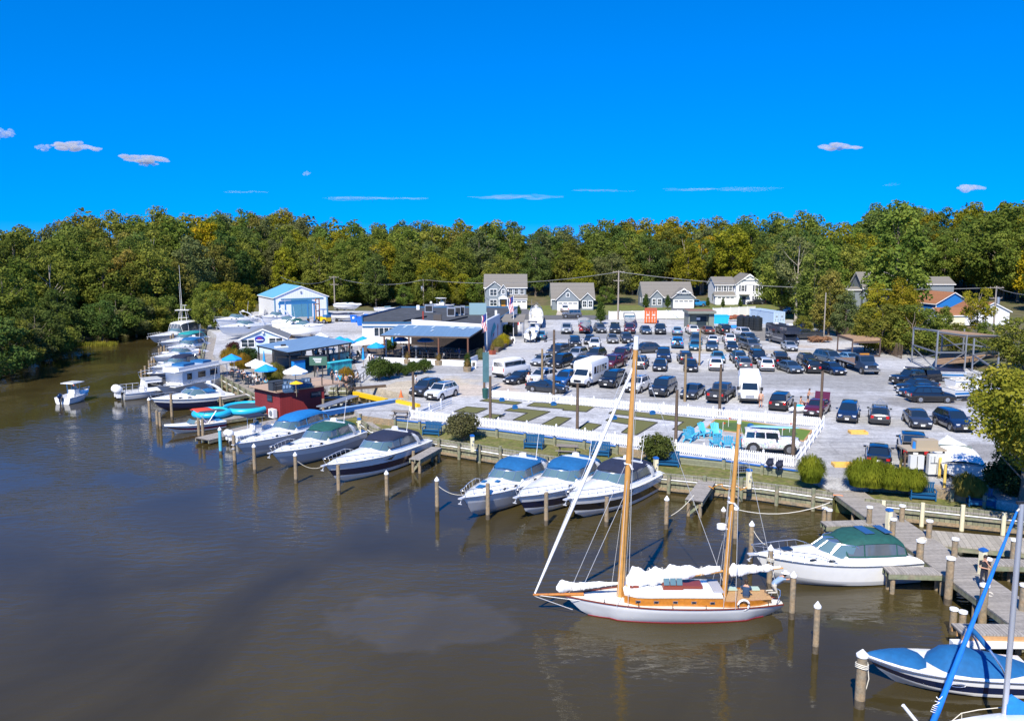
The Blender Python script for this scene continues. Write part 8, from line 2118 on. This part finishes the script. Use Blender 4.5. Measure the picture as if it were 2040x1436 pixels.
m_=MB();m_.add([(-2.6,-2,2.1),(2.6,-1.6,2.4),(2.2,2,2.9),(-2.0,1.6,2.3),(0,0,3.0)],[(0,1,4),(1,2,4),(2,3,4),(3,0,4)]);[m_.cyl((x,y,0),(x,y,z),.05,n=5)for x,y,z in((-2.5,-1.9,2.1),(2.5,-1.5,2.4),(2.1,1.9,2.9),(-1.9,1.5,2.3))];solo(m_,'awning',m_uw,'big white shade awning left of the patio roof','awning',loc=P(738,714,LOT))
m_tb=mat("patio_dark",(.03,.04,.05),.5)
def table_set(n=4,blue=False):
 def f():
  r=ob('patio_table',None);m_=MB();m_.cyl((0,0,.72),(0,0,.76),.5,n=14);part(m_,'tabletop',m_tb if not blue else m_adb,r,40);m_=MB();m_.cyl((0,0,0),(0,0,.72),.05,n=6);m_.cyl((0,0,0),(0,0,.04),.3,n=10);part(m_,'pedestal',m_trim,r);return r
 return f
def pchair():
 r=ob('patio_chair',None);m_=MB();m_.box((0,0,.45),(.45,.45,.04));part(m_,'seat',m_tb,r);m_=MB();m_.box((-.22,0,.72),(.04,.45,.5),ry=-.15);part(m_,'backrest',m_tb,r)
 for x in(-.2,.2):
  for y in(-.2,.2):m_=MB();m_.box((x,y,.22),(.035,.035,.45));part(m_,'leg',m_tb,r)
 return r
PT_=[(463,752,'on the boardwalk under the blue umbrella'),(484,757,'on the boardwalk beside the golden grass'),(500,764,'on the boardwalk before the white umbrellas'),(531,776,'under the blue umbrella by the boathouse'),(514,772,'at the boardwalk corner by the boathouse'),(724,712,'left of the big awning'),(750,724,'right of the big awning'),(706,722,'on the gravel right of the pavilion'),(790,712,'at the left patio rail'),(848,712,'behind the patio rail in the middle'),(880,714,'under the patio roof, centre right'),(908,712,'under the patio roof, right'),(820,710,'under the patio roof, centre left'),(690,700,'behind the pavilion'),(596,712,'inside the pavilion, left'),(640,712,'inside the pavilion, right'),(700,762,'by the ramp')]
SEATS=[]
for x,y,l in PT_:
 p=P(x,y,Lb);inst('ptable',table_set(),'dark round patio table '+l,'table',p,0,None,'patio tables')
 for k in range(4):
  a=x*.37+k*math.pi/2+.2;c=p+Vector((math.cos(a)*.85,math.sin(a)*.85,0));inst('pchair',pchair,'dark patio chair at the table '+l,'chair',c,a+math.pi,None,'patio chairs');SEATS.append((c,a+math.pi,l))
for x,y,l in((803,722,'left'),(829,723,'right')):m_=MB();m_.cyl((0,0,0),(0,0,2.2),.05,n=6);m_.cyl((0,0,0),(0,0,.7),.2,.18,10);m_.cyl((0,0,2.15),(0,0,2.3),.45,.1,12);solo(m_,'patio_heater',m_steel,'steel mushroom patio heater behind the low wall, '+l,'patio heater',50,loc=P(x,y-3,LOT))
sheet('patio_floor',[P(712,708,LOT),P(760,722,LOT),P(926,728,LOT),P(953,715,LOT),P(966,699,LOT),P(895,690,LOT),P(800,684,LOT),P(724,686,LOT)],LOT+.03,mat('shade_darkened_decking',(.10,.075,.055),.9,0,.3,2))  # dark deck sheet added; its colour paints in the shade under the roof
D0=3.22
for x,y,l,w in((588,776,'long blue slatted sofa on the boathouse roof deck',2.2),(574,785,'dark blue armchair at the left of the deck sofa',.9),(612,772,'dark blue armchair at the right of the deck sofa',.9)):
 r=root('deck_sofa',l,'sofa',P(x,y,D0),.55);m_=MB();m_.box((0,0,.35),(w,.8,.25));part(m_,'seat',mat("slate_blue_cushion",(.04,.09,.17),.8),r);m_=MB();m_.box((0,.4,.7),(w,.15,.6));[m_.box((-w/2+.15+k*.3,.3,.72),(.2,.06,.3),mi=1)for k in range(int(w/.3))];part(m_,'backrest',[mat("slate_blue_cushion"),mat("pale_blue_cushion",(.25,.36,.5),.8)],r)
m_=MB();m_.cyl((0,0,0),(0,0,1.6),.03,n=5);m_.cyl((0,0,1.35),(0,0,1.6),.7,.05,8,1);solo(m_,'small_parasol',[m_wood,mat("bright_yellow")],'small yellow parasol on the boathouse roof deck','umbrella',loc=P(591,790,D0))
railing([P(690,785,LOT),P(742,742,LOT)],'dark handrail climbing beside the sandy ramp',.95);railing([P(665,790,LOT),P(712,752,LOT)],'dark handrail at the left side of the ramp',.95)
m_=MB();m_.box((0,0,.15),(4.6,.3,.3));solo(m_,'timber_beam',m_dkwood,'dark timber beam on the sand beside the shrubs','timber',loc=P(731,774,LOT),rz=.5)
r=root('jet_ski','white and aqua jet ski lying left of the maroon sedan','jet ski',P(1594,822,LOT),.2);m_=MB();m_.sph((0,0,.4),(1.3,.5,.32),14,8);part(m_,'hull',m_gel,r,60);m_=MB();m_.sph((-.2,0,.68),(.6,.25,.18),10,6);part(m_,'seat',mat("aqua_inflatable"),r,60);m_=MB();m_.bar((.5,0,.6),(.35,0,1.0),.1,.1);m_.box((.35,0,1.0),(.06,.7,.05));part(m_,'handlebar',m_trim,r)
rg=random.Random(2);m_=MB()
for _ in range(60):m_.cyl((rg.uniform(-2,2),rg.uniform(-1,1),.1+rg.random()*.9),(rg.uniform(-2,2),rg.uniform(-1,1),.1+rg.random()),.07,n=5)
solo(m_,'brush_pile',mat("brushwood",(.20,.10,.05),.9,0,.2,2),'brown heap of brushwood right of the grey pickup','wood pile',loc=P(1632,682,LOT))
m_=MB();[m_.sph((x*.9-7,rg.uniform(-.3,.3),.7+rg.random()*.3),(.7,.6,.5),7,5)for x in range(17)];solo(m_,'mulch_heap',mat("rust_mulch",(.25,.08,.04),.95,0,.3,2,.6,6),'rust-red mulch heap below the white privacy fence','mulch',loc=P(1462,640,LOT))
m_=MB();[m_.bar((x*.35,0,0),(x*.35+rg.uniform(-.05,.05),rg.uniform(-.1,.1),1.9+rg.random()*.3),.12,.05)for x in range(90)];q=P(1665,668,LOT);solo(m_,'plank_fence',m_dkwood,'dark slatted fence along the trees behind the small rack','fence',loc=q,rz=math.atan2(P(1800,716,LOT).y-q.y,P(1800,716,LOT).x-q.x))
m_cl=bpy.data.materials.new("cloud_vapour");nt,b=nodes(m_cl);N,L=nt.nodes.new,nt.links.new;nt.nodes.remove(b)
vs_=N('ShaderNodeVolumeScatter');vs_.inputs['Color'].default_value=(1,1,1,1);vs_.inputs['Density'].default_value=.04;L(vs_.outputs[0],nt.nodes['Material Output'].inputs['Volume'])
m_thin=m_cl.copy();m_thin.name='thin_vapour';m_thin.node_tree.nodes['Volume Scatter'].inputs['Density'].default_value=.004
for x,y,w,h,l,thin in((150,293,90,16,'elongated white cloud at upper left, larger of a pair',0),(86,295,30,12,'small white cloud left of the elongated one',0),(8,268,40,20,'white cloud cut by the left edge of the picture',0),(290,317,95,14,'flat ragged white cloud, right end of the left group',0),(296,328,36,8,'thin shred below the flat ragged cloud',0),(611,347,17,8,'tiny pale cloud alone left of centre',0),(1672,293,88,12,'flat white cloud at upper right',0),(1933,376,58,13,'small bright cloud over the right-hand trees',0),(1776,369,30,8,'faint wisp above the right-hand trees',1),
 (745,396,200,6,'long thin streak of high cloud over the restaurant',1),(1030,394,180,8,'long thin streak of high cloud over the grey houses',1),(1425,378,220,4,'faint long streak of high cloud right of the mast',1),(1205,380,130,4,'faint short streak of high cloud above the pole',1),(490,383,90,4,'faint thin streak of cloud over the left woods',1)):
 Yc=3000;c=PY(x,y,Yc);k=Yc/1700;rg=random.Random(x);m_=MB()
 n=26 if not thin else 30
 for i in range(n):
  u=rg.uniform(-1,1);e=(1-u*u)**.5;rx_=w*k*rg.uniform(.08,.16);m_.sph((u*w*k*.42,rg.uniform(-1,1)*w*k*.2,rg.uniform(-.3,.5)*h*k*e),(rx_,rx_,h*k*(.16 if thin else .34)*(.4+.6*e)*rg.uniform(.6,1.1)),12,8)
 m_.v=[tuple(Vector(v)+Vector((0,0,noise.noise(Vector(v)*.02)*h*k*.25)))for v in m_.v]
 solo(m_,'cloud',m_thin if thin else m_cl,l,'cloud',179,loc=c)
# ---------------------------------------------------------------- people
m_skin=mat("skin",(.52,.28,.18),.6);m_hairm=mat("dark_hair",(.03,.018,.012),.7);m_shoe=mat("shoe",(.05,.04,.04),.7)
POSE={
 'stand':dict(pel=(0,0,.95),che=(.02,0,1.28),nec=(.0,0,1.47),hea=(.03,0,1.60),sh=.19,el=[(-.03,.25,1.13),(-.03,-.25,1.13)],ha=[(.06,.27,.88),(.06,-.27,.88)],kn=[(.03,.11,.5),(.03,-.11,.5)],an=[(-.02,.12,.09),(-.02,-.12,.09)]),
 'think':dict(pel=(0,0,.95),che=(.02,0,1.28),nec=(.0,0,1.47),hea=(.04,0,1.60),sh=.19,el=[(.10,.26,1.12),(.08,-.25,1.10)],ha=[(.16,.02,1.44),(.22,.08,1.10)],kn=[(.03,.10,.5),(.05,-.12,.5)],an=[(-.02,.12,.09),(.03,-.14,.09)]),
 'reach':dict(pel=(0,0,.95),che=(.06,0,1.27),nec=(.09,0,1.46),hea=(.14,0,1.59),sh=.19,el=[(.24,.22,1.18),(.20,-.24,1.12)],ha=[(.46,.16,1.22),(.42,-.18,1.10)],kn=[(.06,.11,.5),(-.02,-.12,.5)],an=[(.05,.12,.09),(-.15,-.12,.09)]),
 'sit':dict(pel=(0,0,.52),che=(.0,0,.86),nec=(.03,0,1.06),hea=(.06,0,1.19),sh=.19,el=[(.08,.26,.76),(.08,-.26,.76)],ha=[(.32,.16,.72),(.32,-.16,.72)],kn=[(.44,.12,.55),(.44,-.12,.55)],an=[(.42,.12,.09),(.42,-.12,.09)]),
 'kneel':dict(pel=(0,0,.50),che=(.34,0,.72),nec=(.50,0,.86),hea=(.62,0,.94),sh=.19,el=[(.62,.26,.66),(.64,-.26,.80)],ha=[(.92,.22,.62),(.98,-.26,.84)],kn=[(.16,.14,.08),(.16,-.14,.08)],an=[(-.28,.14,.09),(-.28,-.14,.09)]),
}
def person_mesh(pose,shirt,pants,sleeve=.4,bare=False,shorts=False):
 q=POSE[pose];V=[];E=[];RAD=[];LBL=[]
 def v(p,r,l):V.append(Vector(p));RAD.append(r);LBL.append(l);return len(V)-1
 def e(a,b):E.append((a,b))
 pel=v(q['pel'],.15,'p');wa=v(Vector(q['pel']).lerp(Vector(q['che']),.5),.125,'s');che=v(q['che'],.155,'s');ne=v(q['nec'],.055,'k');h0=v(Vector(q['hea'])+Vector((.0,0,-.03)),.085,'k');h1=v(Vector(q['hea'])+Vector((0,0,.07)),.092,'k')
 for a,b in((pel,wa),(wa,che),(che,ne),(ne,h0),(h0,h1)):e(a,b)
 for i,s in enumerate((1,-1)):
  up=(Vector(q['nec'])-Vector(q['che'])).normalized();sh=Vector(q['che'])+up*.11+Vector((0,s*q['sh'],0));el,ha=Vector(q['el'][i]),Vector(q['ha'][i])
  a=v(sh,.062,'s');b=v(sh.lerp(el,.5),.048,'s' if sleeve>.3 else 'k');c=v(el,.042,'k');d=v(ha,.028,'k');w=v(ha+(ha-el).normalized()*.07,.034,'k')
  for x,y in((che,a),(a,b),(b,c),(c,d),(d,w)):e(x,y)
  hp=Vector(q['pel'])+Vector((0,s*.095,-.06));kn,an=Vector(q['kn'][i]),Vector(q['an'][i])
  a=v(hp,.095,'p');b=v(hp.lerp(kn,.5),.08,'p');c=v(kn,.056,'k' if shorts else 'p');c2=v(kn.lerp(an,.4),.055,'k' if shorts else 'p');d=v(an,.036,'k' if shorts else 'p');f=v(an+Vector((.14,0,-.045))if pose!='kneel' else an+Vector((-.12,0,-.03)),.036,'f')
  for x,y in((pel,a),(a,b),(b,c),(c,c2),(c2,d),(d,f)):e(x,y)
 me=bpy.data.meshes.new('tmp');me.from_pydata([tuple(p)for p in V],E,[]);o=bpy.data.objects.new('tmp',me);COL.objects.link(o)
 md=o.modifiers.new('s','SKIN');md.use_smooth_shade=True
 for k,sv in enumerate(me.skin_vertices[0].data):sv.radius=(RAD[k],RAD[k]*(1.25 if LBL[k]in 'sp' and k<3 else 1));sv.use_root=(k==0)
 o.modifiers.new('u','SUBSURF').levels=1
 dg=bpy.context.evaluated_depsgraph_get();ev=o.evaluated_get(dg);m2=bpy.data.meshes.new_from_object(ev)
 bpy.data.objects.remove(o);bpy.data.meshes.remove(me)
 mb=MB();segs=[(V[a],V[b],LBL[b],(RAD[a]+RAD[b])/2)for a,b in E]
 vs=[tuple(x.co)for x in m2.vertices];fs=[tuple(p.vertices)for p in m2.polygons];mi=[]
 for p in m2.polygons:
  c=p.center;best=min(segs,key=lambda s_:(c-(s_[0]+(s_[1]-s_[0])*max(0,min(1,(c-s_[0]).dot(s_[1]-s_[0])/((s_[1]-s_[0]).length_squared+1e-9))))).length-s_[3])
  mi.append({'k':0,'s':1,'p':2,'f':3}[best[2]]if not(bare and best[2]=='s')else 0)
 bpy.data.meshes.remove(m2);mb.v=vs;mb.f=fs;mb.m=mi
 hc=Vector(q['hea']);mb.sph(hc+Vector((.09,0,0)),(.02,.014,.022),6,4,0);mb.box(hc+Vector((.086,0,-.04)),(.01,.045,.01),mi=4)
 for s in(1,-1):mb.sph(hc+Vector((.0,s*.085,0)),(.02,.012,.03),6,4,0);mb.box(hc+Vector((.084,s*.03,.028)),(.008,.02,.01),mi=3)
 for i,s in enumerate((1,-1)):
  el,ha=Vector(q['el'][i]),Vector(q['ha'][i]);d=(ha-el).normalized();sd=d.cross(Vector((1,0,.01))).normalized();nn=d.cross(sd);w=ha+d*.075
  for k,ln_ in enumerate((.062,.072,.068,.052)):b_=w+sd*(-.024+.016*k);mb.tube([b_,b_+d*ln_*.55+nn*.006,b_+d*ln_*.95+nn*.028],[.0085,.008,.006],5,0)
  b_=w-d*.045-sd*.03;mb.tube([b_,b_-sd*.022+d*.025,b_-sd*.028+d*.05+nn*.01],[.01,.009,.007],5,0)
 return mb
PC={}
def person(pose,shirt,pants,label,loc,rz,hair=m_hairm,hat=None,bare=False,shorts=False,s=1.0,group=None,sleeve=.4):
 key=(pose,str(shirt),str(pants),bare,shorts,hat is not None)
 def mk(n,c):return mat('cloth_%.2f_%.2f_%.2f'%c,c,.85,0,.08,8)
 def f():
  r=ob('person',None);mb=person_mesh(pose,shirt,pants,sleeve,bare,shorts);part(mb,'body',[m_skin,mk('s',shirt),mk('p',pants),m_shoe,mat("lips",(.35,.10,.08),.6)],r,70)
  hc=Vector(POSE[pose]['hea']);m_=MB();m_.sph(hc+Vector((-.015,0,.055)),(.105,.1,.10),12,8);m_.sph(hc+Vector((-.05,0,-.02)),(.075,.09,.09),10,6);part(m_,'hair',hair,r,70)
  if hat:m_=MB();m_.cyl(hc+Vector((0,0,.09)),hc+Vector((0,0,.105)),.21,.21,16);m_.cyl(hc+Vector((0,0,.105)),hc+Vector((0,0,.21)),.115,.09,12);part(m_,'hat',hat,r,40)
  return r
 return inst(key,f,label,'person',loc,rz,None,group,s)
BK,NV=(.015,.016,.022),(.02,.05,.11)
p=P(1958,1172,LOW+.14);person('think',BK,(.012,.014,.03),'woman in black with one hand raised to her face standing on the walkway',(p.x,p.y,LOW+.18),-1.9)
q=PY(1482,1186,YK);person('sit',NV,(.1,.1,.12),'man in a navy shirt seated in the cockpit of the ketch',(q.x,YK-.35,.62),1.2,s=1.02)
q=PY(1543,1190,YK);person('kneel',(.22,.32,.46),(.45,.42,.36),'man in checked shirt and white hat kneeling at the ketch stern, reaching out',(q.x-.1,YK,1.13),.1,hat=m_white)
p=P(1515,812,LOT);person('stand',(.6,.2,.08),(.2,.08,.05),'bare-chested person in dark shorts beside the shorter shuttle bus',p,1.2,bare=True,shorts=True)
p=P(1609,806,LOT);person('reach',(.08,.03,.03),(.03,.02,.03),'person in swimwear at the open trunk of the maroon sedan',p,-.4,bare=True,shorts=True)
p=P(1594,812,LOT);person('sit',(.75,.4,.3),(.6,.3,.2),'sun-tanned person crouching behind the jet ski',(p.x,p.y,LOT-.1),-.5,bare=True,shorts=True)
p=P(1053,771,LOT);person('stand',(.75,.75,.75),(.5,.5,.5),'person in white clothes with reddish hair beside the dark sedan',p,-1.5,hair=mat("red_hair",(.3,.08,.03),.7))
p=P(829,776,LOT);person('stand',(.6,.64,.66),(.15,.16,.2),'man in a pale shirt at the front of the dark grey SUV',p,0)
p=P(399,716,LOW+.1);person('stand',(.5,.2,.1),(.02,.03,.08),'bare-chested sun-tanned man in dark shorts at the left marina quay',p,3.0,bare=True,shorts=True)
p=P(678,772,LOT);person('stand',(.02,.45,.60),(.3,.15,.1),'person in a turquoise shirt at the foot of the ramp',p,2.0,shorts=True)
p=P(671,768,LOT);person('stand',(.7,.7,.75),(.1,.2,.35),'person in a white top and white cap at the foot of the ramp',p,2.4,hat=m_white)
p=P(662,764,LOT);person('stand',BK,BK,'person in dark clothes left of the white cap at the ramp',p,1.0)
p=P(690,774,LOT);person('stand',(.6,.3,.2),(.03,.03,.03),'bare-chested person in dark shorts by the dark handrail',p,2.2,bare=True,shorts=True)
p=P(148,792,0);person('sit',(.45,.08,.05),(.1,.1,.15),'helmsman in a red shirt on the small motoring boat',(p.x,p.y,.55),.6)
rg=random.Random(6);cols=[(.7,.7,.72),(.05,.08,.2),(.4,.05,.05),(.1,.1,.12),(.15,.4,.5),(.6,.45,.35),(.02,.02,.03)]
nm={0:'white',1:'navy',2:'red',3:'charcoal',4:'teal',5:'tan',6:'black'}
for k,(c,a,l)in enumerate(SEATS):
 if rg.random()<.62:
  ci=rg.randrange(7);person('sit',cols[ci],(.06,.07,.1)if ci%2 else(.2,.2,.22),f'patron in a {nm[ci]} top seated {l}',(c.x,c.y,c.z-.05),a,group='patrons at the patio tables')
for k in range(12):
 x=rg.uniform(600,690);y=rg.uniform(708,722)if k<8 else rg.uniform(735,752);ci=rg.randrange(7);person('stand',cols[ci],(.06,.07,.1)if ci%2 else(.2,.2,.22),f'guest in a {nm[ci]} top standing at the pavilion bar',P(x,y,Lb),rg.uniform(0,6.28),group='guests at the bar')
for k in range(6):
 x=rg.uniform(800,925);ci=rg.randrange(7);person('stand',cols[ci],(.06,.07,.1)if ci%2 else(.2,.2,.22),f'guest in a {nm[ci]} top standing under the patio roof',P(x,rg.uniform(706,716),Lb),rg.uniform(0,6.28),group='guests under the patio roof')
# ---------------------------------------------------------------- labels: same words -> told apart by their order
bpy.context.view_layer.update()
ORD=lambda n:str(n)+('th' if 10<=n%100<=20 else{1:'st',2:'nd',3:'rd'}.get(n%10,'th'))
by={}
for o in LAB:by.setdefault(o['label'],[]).append(o)
for l,os_ in by.items():
 if len(os_)<2:continue
 os_.sort(key=lambda o:scr(o.location)[0])
 for i,o in enumerate(os_):o['label']=f"{l}, {ORD(i + 1)} from left"
if FAR:
 bv,bf=[],[]
 rg=random.Random(1);mb_=MB()
 for x,y,h,t,z in FAR:
  for _ in range(420):
   d=Vector((rg.gauss(0,1),rg.gauss(0,1),rg.gauss(.2,1))).normalized();rr=rg.uniform(.7,1.0)
   p=Vector((x+d.x*5.4*rr,y+d.y*5.4*rr,z+h*.58+d.z*h*.42*rr));n_=(d+Vector((rg.gauss(0,.4),rg.gauss(0,.4),rg.gauss(.2,.4)))).normalized();a=n_.orthogonal().normalized()*.6;b_=n_.cross(a)*.8
   mb_.quad(p+a,p+b_,p-a,p-b_)
 o=solo(mb_,'distant_woods',m_leaf,'closed canopy of the woods behind the single trees','woods',kind='stuff',color=(.14,.145,.02))
print('objects',len(bpy.data.objects))
